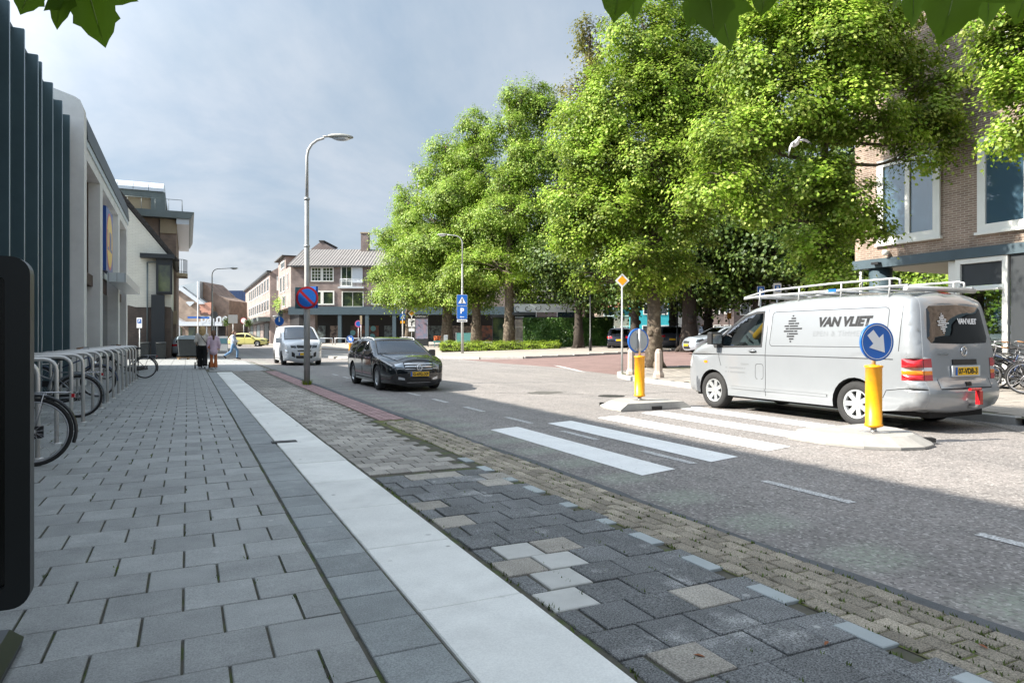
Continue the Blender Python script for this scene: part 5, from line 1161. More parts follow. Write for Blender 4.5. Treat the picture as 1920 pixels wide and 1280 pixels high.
class Vehicle:
    """body = side skins y = +-W(x, z) joined by a strip that follows the silhouette"""
    def __init__(s, root, prof, axles, rw, hw, sill, tumble, paint, r_edge=.1, nose=.1, taper=(.16, .05), bow=(.10, .04, .05), arch=None):
        s.root = root; s.paint = paint; s.up = smooth_line(prof, 5); s.axles = axles; s.rw = rw; s.hw = hw; s.sill = sill; s.tumble = tumble; s.re = r_edge; s.taper = taper; s.bow = bow
        s.xf, s.xr = max(p[0] for p in s.up), min(p[0] for p in s.up); s.zt = max(p[1] for p in s.up)
        ra = arch or rw + .055; s.ra = ra; bot = []
        for ax in sorted(axles):     # bottom line from rear to front with wheel arches
            a0 = math.acos(min(1, max(-1, (sill - rw) / ra)))
            zc = rw; ang = [math.pi / 2 + a0 - 2 * a0 * k / 14 for k in range(15)]
            bot += [(ax + ra * math.cos(t), zc + ra * math.sin(t)) for t in ang]
        s.outline = s.up + [(s.up[-1][0] + .05, sill)] * 0 + bot
        U = np.array(s.up); s.sa = U[:-1]; s.sb = U[1:]
    def edge(s, x, z):
        p = np.array((x, z)); d = s.sb - s.sa; t = np.clip(((p - s.sa) * d).sum(1) / (d * d).sum(1), 0, 1); q = s.sa + d * t[:, None]; return float(np.sqrt(((p - q) ** 2).sum(1)).min())
    def W(s, x, z):
        b0, b1, top = s.tumble; y = s.hw
        if z > b1: y -= top * ((z - b1) / (s.zt - b1)) ** 1.25
        if z < b0: y -= .05 * ((b0 - z) / b0) ** 1.5
        f = (x - (s.xf - .95)) / .95
        if f > 0: y -= s.taper[0] * f ** 2.2
        f = ((s.xr + .7) - x) / .7
        if f > 0: y -= s.taper[1] * f ** 2
        d = s.edge(x, z); r = s.re
        if d < r: y -= r * (1 - math.sqrt(max(0, 1 - (1 - d / r) ** 2)))
        return y
    def sides(s, regions, extra_pts=()):
        """regions: (name, polygon, material, inset) on the (x, z) side view"""
        pts = inside_grid(s.outline, .09)
        U = s.up
        for off in (.008, .03, .06, s.re):
            for i in range(1, len(U) - 1):
                d = Vector(U[i + 1]) - Vector(U[i - 1]); n = Vector((d.y, -d.x)).normalized()
                for sg in (1, -1):
                    p = Vector(U[i]) + n * off * sg
                    if pip(s.outline, p.x, p.y) and abs(s.edge(p.x, p.y) - off) < .01: pts.append((p.x, p.y))
        res = split_regions(s.outline, [(str(i), r[1]) for i, r in enumerate(regions)], pts)
        info = {str(i): (r[0], r[2], r[3]) for i, r in enumerate(regions)}; info['body'] = ('side_panel', s.paint, 0.0)
        for k, (vv, tt) in res.items():
            nm, mat, ins = info[k]
            if mat is None: continue
            W_ = [s.W(x, z) - ins for x, z in vv]
            for sg in (1, -1):
                mb = MB(); mb.add([(x, sg * y, z) for (x, z), y in zip(vv, W_)], [t[::-1] if sg > 0 else t for t in tt], True); mb.build(nm, MATS[mat], s.root)
    def strip(s, regions, bowf=None):
        """the silhouette strip; regions on (arc length, t) with t in -1..1"""
        U = [Vector(p) for p in s.up]; S_ = [0.0]
        for a, b in zip(U, U[1:]): S_.append(S_[-1] + (b - a).length)
        s.S = S_; T = S_[-1]
        def at_s(q):
            q = min(max(q, 0), T); i = min(len(S_) - 2, max(0, int(np.searchsorted(S_, q)) - 1)); f = (q - S_[i]) / max(1e-9, S_[i + 1] - S_[i]); p = U[i].lerp(U[i + 1], f)
            j0, j1 = max(0, i - 1), min(len(U) - 1, i + 2); d = (U[j1] - U[j0]).normalized(); return p, Vector((d.y, -d.x))
        Wc = {}
        def Pt(q, t, ins=0.0):
            p, n = at_s(q); key = round(q, 4)
            if key not in Wc: Wc[key] = s.W(p.x, p.y)
            w_ = Wc[key]; bw = s.bow[0] if p.x > s.xf - .35 else s.bow[2] if p.x < s.xr + .3 else s.bow[1]
            k = ss(s.xf - .6, s.xf - .2, p.x); k2 = 1 - ss(s.xr + .2, s.xr + .5, p.x); bw = s.bow[1] * (1 - k) * (1 - k2) + s.bow[0] * k + s.bow[2] * k2
            nn = -n if (n.x * (p.x) + n.y * (p.y - .7)) < 0 else n
            b = bw * (1 - abs(t) ** 2.4) - ins
            return Vector((p.x + nn.x * b, w_ * t, p.y + nn.y * b))
        s.Pt = Pt; s.T = T
        box = [(0, -1), (T, -1), (T, 1), (0, 1)]; pts = []
        ts = [-1, -.985, -.95, -.88, -.76, -.6, -.4, -.2, 0, .2, .4, .6, .76, .88, .95, .985, 1]
        for q in S_:
            for t in ts: pts.append((q, t))
        res = split_regions([(-.0005, -1.0005), (T + .0005, -1.0005), (T + .0005, 1.0005), (-.0005, 1.0005)], [(str(i), r[1]) for i, r in enumerate(regions)], pts)
        info = {str(i): (r[0], r[2], r[3]) for i, r in enumerate(regions)}; info['body'] = ('centre_panel', s.paint, 0.0)
        for k, (vv, tt) in res.items():
            nm, mat, ins = info[k]
            if mat is None: continue
            mb = MB(); mb.add([Pt(a, max(-1, min(1, b)), ins) for a, b in vv], tt, True)
            # outward faces
            c = mb.v; o_ = 0
            for t in mb.f[:40]:
                a, b, d = (Vector(c[i]) for i in t); n = (b - a).cross(d - a); m_ = (a + b + d) / 3 - Vector((0, 0, .75)); o_ += 1 if n.dot(m_) > 0 else -1
            if o_ < 0: mb.f = [f[::-1] for f in mb.f]
            mb.build(nm, MATS[mat], s.root)
    def s_at(s, x=None, z=None, front=True, top=False):
        """arc length where the silhouette meets z on the front or rear, or x on the top"""
        U = s.up; S_ = [0.0]
        for a, b in zip(U, U[1:]): S_.append(S_[-1] + math.dist(a, b))
        itop = max(range(len(U)), key=lambda i: U[i][1]); rng_ = range(0, itop) if front else range(len(U) - 2, itop - 1, -1)
        if x is not None:
            for i in range(len(U) - 1):
                if (U[i][0] - x) * (U[i + 1][0] - x) <= 0 and (U[i][1] > .6): return S_[i] + (S_[i + 1] - S_[i]) * (x - U[i][0]) / (U[i + 1][0] - U[i][0] + 1e-9)
        for i in rng_:
            if (U[i][1] - z) * (U[i + 1][1] - z) <= 0: return S_[i] + (S_[i + 1] - S_[i]) * (z - U[i][1]) / (U[i + 1][1] - U[i][1] + 1e-9)
        return 0
    def finish(s, wheel_w=.21, spokes=7, rim='rim', inner=True, track=None):
        r = s.root; tr = track or s.hw - wheel_w / 2 - .02
        for ax in s.axles:
            for sg in (1, -1): wheel(r, ax, sg * tr, s.rw, wheel_w, sg, spokes, rim)
            a0 = math.acos(min(1, max(-1, (s.sill - s.rw) / s.ra)))
            for sg in (1, -1):
                mb = MB(); k = 14
                for i in range(k + 1):
                    t = math.pi / 2 + a0 - 2 * a0 * i / k; x, z = ax + s.ra * math.cos(t), s.rw + s.ra * math.sin(t); mb.v += [(x, sg * (s.W(x, z) - .002), z), (x, sg * (s.hw - .34), z)]
                mb.f = [(2 * i, 2 * i + 1, 2 * i + 3, 2 * i + 2) for i in range(k)]; mb.sm = [True] * k; mb.build('arch_liner', MATS['under'], r)
        MB().b2(s.xr + .12, s.xf - .15, -(s.hw - .36), s.hw - .36, .2, s.rw + .3).build('underbody', MATS['under'], r)
        MB().b2(s.axles[1] + s.ra + .02, s.axles[0] - s.ra - .02, -(s.hw - .06), s.hw - .06, s.sill + .0, s.sill + .05).build('floor_pan', MATS['under'], r)
def wheel(root, x, y, r, w_, sg, spokes=7, rim='rim'):
    t = bpy.data.objects.new('wheel', None); COL.objects.link(t); t.parent = root; t.location = (x, y, r); t.empty_display_size = .1
    h = w_ / 2; rr = r * .66
    MB().lathe([(rr, -h), (r * .9, -h), (r * .97, -h * .85), (r, -h * .5), (r, h * .5), (r * .97, h * .85), (r * .9, h), (rr, h), (rr - .02, h * .7), (rr - .02, -h)], n=36, axis='y', cap=False).build('tyre', MATS['tyre'], t)
    mb = MB().lathe([(rr, h * .86), (rr - .02, h * .95), (rr - .035, h * .8), (rr - .04, h * .3)], n=36, axis='y', cap=False)
    for k in range(spokes):
        a = 2 * math.pi * k / spokes; d = Vector((math.cos(a), 0, math.sin(a))); e = Vector((-math.sin(a), 0, math.cos(a))); w1, w2 = r * .10, r * .115
        p0, p1 = d * r * .12, d * (rr - .015); y0, y1 = h * .62, h * .84
        mb.add([p0 - e * w1 + Vector((0, y0, 0)), p0 + e * w1 + Vector((0, y0, 0)), p1 + e * w2 + Vector((0, y1, 0)), p1 - e * w2 + Vector((0, y1, 0)), p0 - e * w1 + Vector((0, y0 - .04, 0)), p0 + e * w1 + Vector((0, y0 - .04, 0)), p1 + e * w2 + Vector((0, y1 - .04, 0)), p1 - e * w2 + Vector((0, y1 - .04, 0))], BF)
    mb.lathe([(r * .17, h * .3), (r * .17, h * .62), (r * .10, h * .7), (0, h * .7)], n=16, axis='y')
    if sg < 0: mb.v = [(x_, -y_, z_) for x_, y_, z_ in mb.v]; mb.f = [f[::-1] for f in mb.f]
    mb.build('rim', MATS[rim], t)
    MB().lathe([(0, sg * h * .12), (rr - .03, sg * h * .12), (rr - .03, sg * h * .02), (0, sg * h * .02)], n=24, axis='y').build('brake_disc', MATS['trim_black'], t)
    return t
def plate(root, x, y, z, nx, txt, w_=.52, h=.11, name='number_plate', tilt=0.0):
    p = MB().box((x, y, z), (.012, w_, h)).build(name, MATS['plate_yellow'], root)
    sg = 1 if nx > 0 else -1
    MB().box((x + sg * .007, y - sg * (w_ / 2 - .024), z), (.004, .048, h)).build('blue_band', MATS['sign_blue'], p)
    if txt: text_on('plate_lettering', txt, h * .95, MATS['black'], p, (x + sg * .0085, y + sg * .022, z - .004), (0, sg, 0), UP, bold=.004, spacing=1.02)
    return p
def emblem(root, x, y, z, sg, r, mat='chrome'):
    e = MB().torus((x, y, z), r, r * .13, 'x', 24, 6).build('emblem', MATS[mat], root)
    mb = MB(); t = r * .085
    for pts in ([(-.42, .72), (0, -.02), (.42, .72)], [(-.86, .3), (-.42, -.8), (0, .02), (.42, -.8), (.86, .3)]):
        mb.tube([(x + sg * .004, y + a * r * sg, z + b * r) for a, b in pts], t, 5)
    mb.build('emblem_letters', MATS[mat], e); return e
def seats(root, rows, hw, mat='seat_cloth'):
    for x, z in rows:
        for sg in (1, -1):
            st = MB().box((x + .1, sg * hw, z), (.5, .48, .16), bev=.04).box((x - .2, sg * hw, z + .36), (.14, .46, .62), ry=-.2, bev=.03).box((x - .3, sg * hw, z + .78), (.09, .26, .18), ry=-.15, bev=.02).build('seat', MATS[mat], root)
            st['kind'] = 'stuff' if False else 'part'
            del st['kind']
def mirror(root, x, y, z, sg, mat, big=1.0):
    m_ = MB().box((x, sg * (y + .10 * big), z), (.13, .2 * big, .20 * big), rz=-.12 * sg, taper=(.75, .85), bev=.02).build('wing_mirror', MATS[mat], root)
    MB().box((x - .068, sg * (y + .10 * big), z - .01), (.006, .16 * big, .15 * big), rz=-.12 * sg).build('mirror_glass', MATS['chrome'], m_)
    MB().tube([(x, sg * (y - .05), z - .07), (x, sg * (y + .08), z - .06)], .025, 6).build('mirror_arm', MATS['trim_black'], m_)

# ---- silver panel van
van = thing('silver_van', 'silver panel van with roof rack and VAN VLIET lettering', 'van', (9.80, 8.40, 0), R(90))
vp = [(2.36, .26, 1), (2.43, .34), (2.46, .52), (2.445, .72), (2.38, .92), (2.24, 1.07), (1.9, 1.20), (1.52, 1.30, 1), (1.2, 1.50), (.86, 1.72), (.62, 1.83), (.2, 1.905), (-.6, 1.945), (-1.6, 1.94), (-2.1, 1.91), (-2.25, 1.86), (-2.31, 1.76), (-2.37, 1.40), (-2.42, 1.05), (-2.445, .72, 1), (-2.50, .60), (-2.50, .46), (-2.44, .34, 1), (-2.3, .30, 1)]
v = Vehicle(van, vp, (1.50, -1.50), .335, .955, .27, (.55, 1.02, .155), 'paint_silver', .12, taper=(.24, .06), bow=(.17, .05, .07))
seam_h = ribbon([(2.2, 1.0), (1.2, 1.005), (0, 1.01), (-1.0, 1.01), (-2.1, 1.005)], .014)
win = [(1.42, 1.20), (1.06, 1.50), (.78, 1.66), (.52, 1.725), (.36, 1.73), (.34, 1.18), (1.30, 1.16)]
winb = [(1.50, 1.17), (1.10, 1.525), (.80, 1.70), (.52, 1.765), (.32, 1.77), (.30, 1.145), (1.46, 1.12)]
v.sides([('window_glass', win, 'car_glass', .012), ('window_surround', winb, 'trim_black', .006),
         ('seam', ribbon([(.24, 1.80), (.22, 1.2), (.21, .66), (.22, .32)], .012), 'seam', .004), ('seam', seam_h, 'seam', .004), ('seam', ribbon([(1.34, 1.15), (1.33, .95), (1.28, .80)], .012), 'seam', .004),
         ('seam', ribbon(rrect(-1.98, .14, 1.17, 1.74, .06) + [(.08, 1.17)], .010), 'seam', .003), ('seam', ribbon([(-2.16, 1.80), (-2.17, 1.12)], .012), 'seam', .004), ('seam', ribbon(rrect(.26, .44, .60, .86, .05), .008), 'seam', .003),
         ('tail_lamp', [(-2.46, 1.02), (-2.22, 1.02), (-2.22, .90), (-2.47, .90)], 'lamp_red', -.004), ('tail_lamp_clear', [(-2.46, .90), (-2.22, .90), (-2.22, .855), (-2.47, .855)], 'lamp_clear', -.004), ('tail_lamp_amber', [(-2.46, .855), (-2.22, .855), (-2.22, .80), (-2.47, .80)], 'lamp_amber', -.004), ('tail_lamp', [(-2.46, .80), (-2.22, .80), (-2.22, .72), (-2.48, .72)], 'lamp_red', -.004),
         ('headlamp', [(2.42, .74), (2.36, .95), (2.20, 1.02), (2.18, .86), (2.24, .74)], 'lamp_clear', -.003), ('indicator', rrect(1.64, 1.74, .84, .885, .02), 'lamp_amber', -.006), ('rub_strip', ribbon([(1.02, .42), (-1.02, .42)], .035), 'paint_silver', -.012),
         ('seam', ribbon([(-2.5, .60), (-2.2, .60), (-2.0, .57), (-1.95, .46)], .012), 'seam', .004), ('fuel_flap', rrect(.27, .43, .61, .85, .045), 'paint_silver', .001)])
q = v.s_at
v.strip([('windscreen', [(q(z=1.345), -.93), (q(z=1.345), .93), (q(z=1.78), .93), (q(z=1.78), -.93)], 'car_glass', .01), ('windscreen_surround', [(q(z=1.30), -.985), (q(z=1.30), .985), (q(z=1.81), .97), (q(z=1.81), -.97)], 'trim_black', .004),
         ('grille', [(q(z=.74), -.5), (q(z=.74), .5), (q(z=.9), .5), (q(z=.9), -.5)], 'trim_black', .01), ('headlamp', [(q(z=.74), .52), (q(z=.74), 1), (q(z=.96), 1), (q(z=.94), .52)], 'lamp_clear', -.003), ('headlamp', [(q(z=.74), -1), (q(z=.74), -.52), (q(z=.94), -.52), (q(z=.96), -1)], 'lamp_clear', -.003), ('intake', [(q(z=.34), -.6), (q(z=.34), .6), (q(z=.5), .6), (q(z=.5), -.6)], 'trim_black', .01),
         ('rear_window', [(q(z=1.74, front=False), -.80), (q(z=1.755, front=False), 0), (q(z=1.74, front=False), .80), (q(z=1.70, front=False), .86), (q(z=1.30, front=False), .885), (q(z=1.23, front=False), .80), (q(z=1.21, front=False), 0), (q(z=1.23, front=False), -.80), (q(z=1.30, front=False), -.885), (q(z=1.70, front=False), -.86)], 'car_glass_dark', -.003),
         ('brake_light', [(q(z=1.90, front=False), -.15), (q(z=1.90, front=False), .15), (q(z=1.875, front=False), .15), (q(z=1.875, front=False), -.15)], 'lamp_red', -.006),
         ('plate_recess', [(q(z=1.0, front=False), -.34), (q(z=1.0, front=False), .34), (q(z=.93, front=False), .34), (q(z=.93, front=False), -.34)], 'trim_black', -.012),
         ('seam', [(q(z=.605, front=False), -.72), (q(z=.605, front=False), .72), (q(z=.592, front=False), .72), (q(z=.592, front=False), -.72)], 'seam', .004)] +
        [('seam', [(q(z=.60, front=False), a - .006), (q(z=.60, front=False), a + .006), (q(z=.74, front=False), a + .006), (q(z=.74, front=False), a - .006)], 'seam', .003) for a in (-.73, .73)] +
        [(nm, [(q(z=za, front=False), a), (q(z=za, front=False), b), (q(z=zb, front=False), b), (q(z=zb, front=False), a)], mt, -.005) for (a, b) in ((.83, 1.0), (-1.0, -.83)) for nm, mt, za, zb in (('tail_lamp', 'lamp_red', 1.02, .90), ('tail_lamp_clear', 'lamp_clear', .90, .855), ('tail_lamp_amber', 'lamp_amber', .855, .80), ('tail_lamp', 'lamp_red', .80, .72))])
v.finish(.215, 7)
xr = lambda z: v.Pt(q(z=z, front=False), 0).x
plate(van, xr(.84) - .022, .0, .845, -1, '07-VDB-3'); MB().box((xr(.84) - .012, 0, .845), (.02, .62, .15)).build('plate_backing', MATS['panel_white'], van)
emblem(van, xr(1.12) - .012, 0, 1.12, -1, .062); MB().box((xr(1.1) - .006, .46, 1.085), (.012, .24, .014)).build('model_lettering', MATS['chrome'], van)
MB().box((xr(.66) - .01, 0, .67), (.03, .11, .06), bev=.01).build('tailgate_handle', MATS['black'], van)
text_on('rear_lettering', 'VAN VLIET', .105, MATS['sign_white'], van, (v.Pt(q(z=1.52, front=False), -.35).x - .014, -.17, 1.535), (0, -1, 0), (.1, 0, 1), bold=.005, spacing=.82)
def diamond_logo(parent, mat, P, sz, n=11, seed=2):
    g = random.Random(seed); mb = MB()
    for k in range(n):
        f = (k + .5) / n * 2 - 1; hwid = (1 - abs(f)) * .72; th = .06
        sh = (.16 if k % 2 else -.12) * (1 - abs(f)); cut = g.choice((None, .2, -.25, 0.1))
        segs = [(-hwid + sh, hwid + sh)] if cut is None or hwid < .25 else [(-hwid + sh, cut - .03), (cut + .03, hwid + sh)]
        for a, b in segs:
            if b - a > .03: mb.add([P(a * sz, (f - th) * sz), P(b * sz, (f - th) * sz), P(b * sz, (f + th * .6) * sz), P(a * sz, (f + th * .6) * sz)], [(0, 1, 2, 3)])
    o = mb.build('stripe_logo', MATS[mat], parent); o['kind'] = 'stuff'; return o
def onrear(y, z): return Vector((v.Pt(q(z=z, front=False), y / .85).x - .007, y, z))
diamond_logo(van, 'sign_white', lambda a, b: onrear(.36 - a, 1.51 + b), .145)
for sg in (1, -1):
    def onside(x, z, o=.004): return Vector((x, sg * (v.W(x, z) + o), z))
    diamond_logo(van, 'black', lambda a, b: onside(-.30 - sg * a if sg > 0 else -.30 + a, 1.46 + b), .23)
    me = text_mesh('VAN VLIET', .19, bold=.011, shear=.2, align='LEFT')
    for vv in me.vertices: vv.co = onside(-.80 - vv.co.x if sg > 0 else -1.95 + vv.co.x, 1.545 + vv.co.y)
    link('side_lettering', me, MATS['black'], van)
    me = text_mesh('EPEN & TIMMER', .115, align='LEFT', spacing=1.15)
    M('pale_lettering', (.272, .288, .303), .3, .3, coords='obj', coat=1.0)
    for vv in me.vertices: vv.co = onside(-.72 - vv.co.x if sg > 0 else -2.1 + vv.co.x, 1.37 + vv.co.y)
    link('side_lettering', me, MATS['pale_lettering'], van)
    M('grey_lettering', (.20, .21, .22), .5, coords='obj')
    for k, runs in enumerate((((.42, .20),), ((.04, .07), (.13, .36), (.51, .03)), ((.03, .06), (.11, .03), (.16, .36)))):     # small print, too faint to read
        mb = MB()
        for x0, wd in runs:
            for q_ in range(int(wd / .024)):
                xx = 1.20 - x0 - q_ * .024; zz = .85 - .075 * k; mb.add([onside(xx, zz - .012), onside(xx - .016, zz - .012), onside(xx - .016, zz + .012), onside(xx, zz + .012)], [(0, 1, 2, 3)])
        o = mb.build('door_lettering', MATS['grey_lettering'], van); o['kind'] = 'stuff'
    h_ = MB().sphere(onside(.50, 1.08, .012), (.085, .012, .03), 12, 6).build('door_handle', MATS['trim_black'], van); MB().tube([onside(.42, 1.085, .03), onside(.58, 1.085, .03)], .012, 6).build('handle_bar', MATS['paint_silver'], h_)
    mirror(van, 1.36, v.W(1.36, 1.2) - .02, 1.30, sg, 'trim_black', 1.15)
# roof rack
rk = MB()
zr = 2.03
for sg in (1, -1): rk.tube([(.95, sg * .70, zr - .02), (.6, sg * .73, zr + .0), (-2.18, sg * .73, zr + .01)], .022, 6)
rack = rk.build('roof_rack', MATS['galv'], van)
for sg in (1, -1): MB().tube([(.95, sg * .70, zr), (.4, sg * .73, zr + .09), (-.9, sg * .73, zr + .12), (-1.98, sg * .73, zr + .12), (-2.05, sg * .73, zr + .10), (-2.06, sg * .73, zr + .0)], .017, 6).build('side_rail', MATS['galv'], rack)
for x in (.9, .55, .05, -.45, -.95, -1.45, -1.9, -2.15): MB().tube([(x, -.73, zr), (x, .73, zr)], .017, 6).build('cross_bar', MATS['galv'], rack)
for x in (.55, -.3, -1.1, -1.9):
    for sg in (1, -1): MB().tube([(x, sg * .73, zr + .11), (x, sg * .73, zr), (x, sg * .76, 1.87)], .014, 6).build('rack_foot', MATS['galv'], rack)
MB().tube([(-2.17, -.78, zr - .03), (-2.17, .78, zr - .03)], .035, 8).build('roller', MATS['galv'], rack); MB().box((-.95, .752, zr + .01), (.14, .012, .045)).build('rack_label', MATS['sign_blue'], rack)
# interior, tow bar with red lock
seats(van, [(.55, .95)], .5); MB().box((1.15, 0, 1.12), (.5, 1.6, .22), bev=.06).build('dashboard', MATS['trim_black'], van); MB().b2(-.02, .02, -.8, .8, .5, 1.8).build('bulkhead', MATS['trim_black'], van)
MB().torus((0, 0, 0), .19, .016, 'x', 24, 6).xf(Matrix.Translation((.86, .5, 1.28)) @ Matrix.Rotation(.9, 4, 'Y')).build('steering_wheel', MATS['black'], van)
MB().tube([(-2.40, -.06, .34), (-2.62, -.06, .36), (-2.66, -.06, .47)], .028, 8).sphere((-2.66, -.06, .50), .03).build('tow_bar', MATS['steel'], van)
tl_ = MB().box((-2.66, -.06, .49), (.06, .07, .20), bev=.015).box((-2.66, .03, .60), (.04, .24, .035), bev=.008).build('tow_lock', MATS['lamp_red'], van)

# ---- black estate car
est = thing('black_estate_car', 'black estate car driving towards the camera with yellow plate', 'car', (5.08, 18.35, 0), R(-90)); est.scale = (.965, .89, .935)
ep = [(2.30, .20, 1), (2.36, .30), (2.385, .46), (2.37, .60), (2.32, .71), (2.2, .775), (1.75, .90), (1.08, 1.0, 1), (.72, 1.20), (.30, 1.395), (.05, 1.445), (-.5, 1.475), (-1.2, 1.46), (-1.75, 1.415), (-2.02, 1.36), (-2.16, 1.20), (-2.28, .98), (-2.34, .86), (-2.385, .62), (-2.37, .42), (-2.30, .30, 1), (-2.15, .27, 1)]
ep = [(p[0], .35 + (p[1] - .35) * .925 if p[1] > .35 else p[1]) + tuple(p[2:]) for p in ep]
def car_common(root, prof, axles, rw, hw, paint, glass, win_poly, tumble=(.45, .88, .20), name='v', front=True, rear=True, taper=(.22, .10), bow=(.15, .035, .06), arch=None, spokes=5, re=.1, lamp='lamp_dark', wheelw=.22, low_in=True):
    c = Vehicle(root, prof, axles, rw, hw, .22, tumble, paint, re, taper=taper, bow=bow, arch=arch); q = c.s_at; xf = c.xf
    regs = []
    for w_ in win_poly:
        regs.append(('window_glass', w_, glass, .008))
    allx = [p for w_ in win_poly for p in w_]
    regs += [('seam', ribbon([(.98, .98), (1.0, .6), (.98, .3)], .011), 'seam', .004), ('seam', ribbon([(-.1, .95), (-.08, .6), (-.1, .27)], .011), 'seam', .004), ('seam', ribbon([(-1.02, .95), (-.98, .75), (-1.0, .6)], .011), 'seam', .004), ('sill_trim', ribbon([(axles[0] - .45, .30), (axles[1] + .45, .30)], .03), 'trim_black', -.006)]
    hl = [(xf - .04, .58), (xf - .07, .71), (xf - .42, .79), (xf - .46, .72), (xf - .22, .60)]
    regs += [('headlamp', hl, lamp, -.003), ('tail_lamp', [(c.xr - .01, .86), (c.xr + .35, .90), (c.xr + .33, .76), (c.xr - .01, .72)], 'lamp_red', -.003)]
    c.sides(regs)
    zs = lambda z: q(z=z)
    zc = [p for p in prof if len(p) > 2][1][1]; zt = c.zt
    fr = [('windscreen', [(zs(zc + .03), -.93), (zs(zc + .03), .93), (zs(zt - .075), .90), (zs(zt - .075), -.90)], glass, .006), ('windscreen_surround', [(zs(zc - .012), -.985), (zs(zc - .012), .985), (zs(zt - .06), .945), (zs(zt - .06), -.945)], 'trim_black', .003)]
    rr = [('rear_window', [(q(z=zt - .13, front=False), -.8), (q(z=zt - .13, front=False), .8), (q(z=.98, front=False), .86), (q(z=.98, front=False), -.86)], 'car_glass_dark', -.002), ('tail_lamp', [(q(z=.87, front=False), .66), (q(z=.87, front=False), 1), (q(z=.74, front=False), 1), (q(z=.74, front=False), .66)], 'lamp_red', -.004), ('tail_lamp', [(q(z=.87, front=False), -1), (q(z=.87, front=False), -.66), (q(z=.74, front=False), -.66), (q(z=.74, front=False), -1)], 'lamp_red', -.004)]
    return c, fr + rr, zs
winE = [[(.92, 1.0), (.62, 1.20), (.30, 1.35), (.02, 1.395), (-.02, .97)], [(-.10, .97), (-.08, 1.40), (-.5, 1.42), (-.95, 1.405), (-1.02, .97)], [(-1.10, .975), (-1.03, 1.40), (-1.55, 1.375), (-1.85, 1.33), (-2.02, 1.12), (-2.0, 1.06)]]
winE = [[(x, .35 + (z - .35) * .925) for x, z in w_] for w_ in winE]
c, regs, zs = car_common(est, ep, (1.45, -1.34), .335, .915, 'paint_black', 'car_glass_blue', winE)
bars = []
for z0, z1 in ((.655, .672), (.610, .626), (.565, .580)): bars.append(('grille_bar', [(zs(z0), -.64), (zs(z0), .64), (zs(z1), .64), (zs(z1), -.64)], 'chrome', -.006))
regs += bars + [('grille', [(zs(.545), -.64), (zs(.545), .64), (zs(.69), .66), (zs(.69), -.66)], 'trim_black', .008), ('headlamp', [(zs(.59), .67), (zs(.60), 1), (zs(.715), 1), (zs(.69), .67)], 'lamp_smoke', -.002), ('headlamp', [(zs(.60), -1), (zs(.59), -.67), (zs(.69), -.67), (zs(.715), -1)], 'lamp_smoke', -.002),
         ('daylight_lamp', [(zs(.578), .66), (zs(.578), .99), (zs(.60), .99), (zs(.592), .66)], 'lamp_clear', -.006), ('daylight_lamp', [(zs(.578), -.99), (zs(.578), -.66), (zs(.592), -.66), (zs(.60), -.99)], 'lamp_clear', -.006), ('chrome_strip', [(zs(.285), -.55), (zs(.285), .55), (zs(.298), .55), (zs(.298), -.55)], 'chrome', -.006),
         ('fog_lamp', [(zs(.33), .66), (zs(.33), .93), (zs(.40), .93), (zs(.37), .66)], 'lamp_clear', -.002), ('fog_lamp', [(zs(.33), -.93), (zs(.33), -.66), (zs(.37), -.66), (zs(.40), -.93)], 'lamp_clear', -.002), ('intake', [(zs(.30), -.6), (zs(.30), .6), (zs(.38), .55), (zs(.38), -.55)], 'trim_black', .008),
         ('seam', [(zs(.735), -.8), (zs(.735), .8), (zs(.742), .8), (zs(.742), -.8)], 'seam', .003), ('seam', [(zs(.735), -.82), (zs(.735), -.80), (zs(.985), -.90), (zs(.985), -.92)], 'seam', .003), ('seam', [(zs(.735), .80), (zs(.735), .82), (zs(.985), .92), (zs(.985), .90)], 'seam', .003)]
c.strip(regs); c.finish(.225, 5)
fx = lambda z: c.Pt(c.s_at(z=z), 0).x
plate(est, fx(.47) + .012, 0, .465, 1, 'G-692-XP'); emblem(est, fx(.62) + .022, 0, .628, 1, .075)
for sg in (1, -1):
    mirror(est, .80, c.W(.8, .93) - .01, .98, sg, 'paint_black', .9)
    MB().tube([(.25, sg * .62, 1.32), (.1, sg * .635, 1.39), (-.6, sg * .64, 1.425), (-1.4, sg * .62, 1.40), (-1.75, sg * .6, 1.34)], .016, 6).build('roof_rail', MATS['galv'], est)
    for x in (.5, -.45): MB().box((x - .08, sg * (c.W(x - .08, .84) + .012), .85), (.18, .025, .022), bev=.004).build('door_handle', MATS['paint_black'], est)
seats(est, [(.1, .52), (-.85, .52)], .37); MB().box((.75, 0, .86), (.5, 1.4, .2), bev=.05).build('dashboard', MATS['trim_black'], est); MB().torus((0, 0, 0), .18, .015, 'x', 20, 6).xf(Matrix.Translation((.46, .36, .93)) @ Matrix.Rotation(.5, 4, 'Y')).build('steering_wheel', MATS['black'], est)
MB().sphere((.36, 0, 1.22), (.03, .11, .035), 10, 6).build('rear_view_mirror', MATS['black'], est)

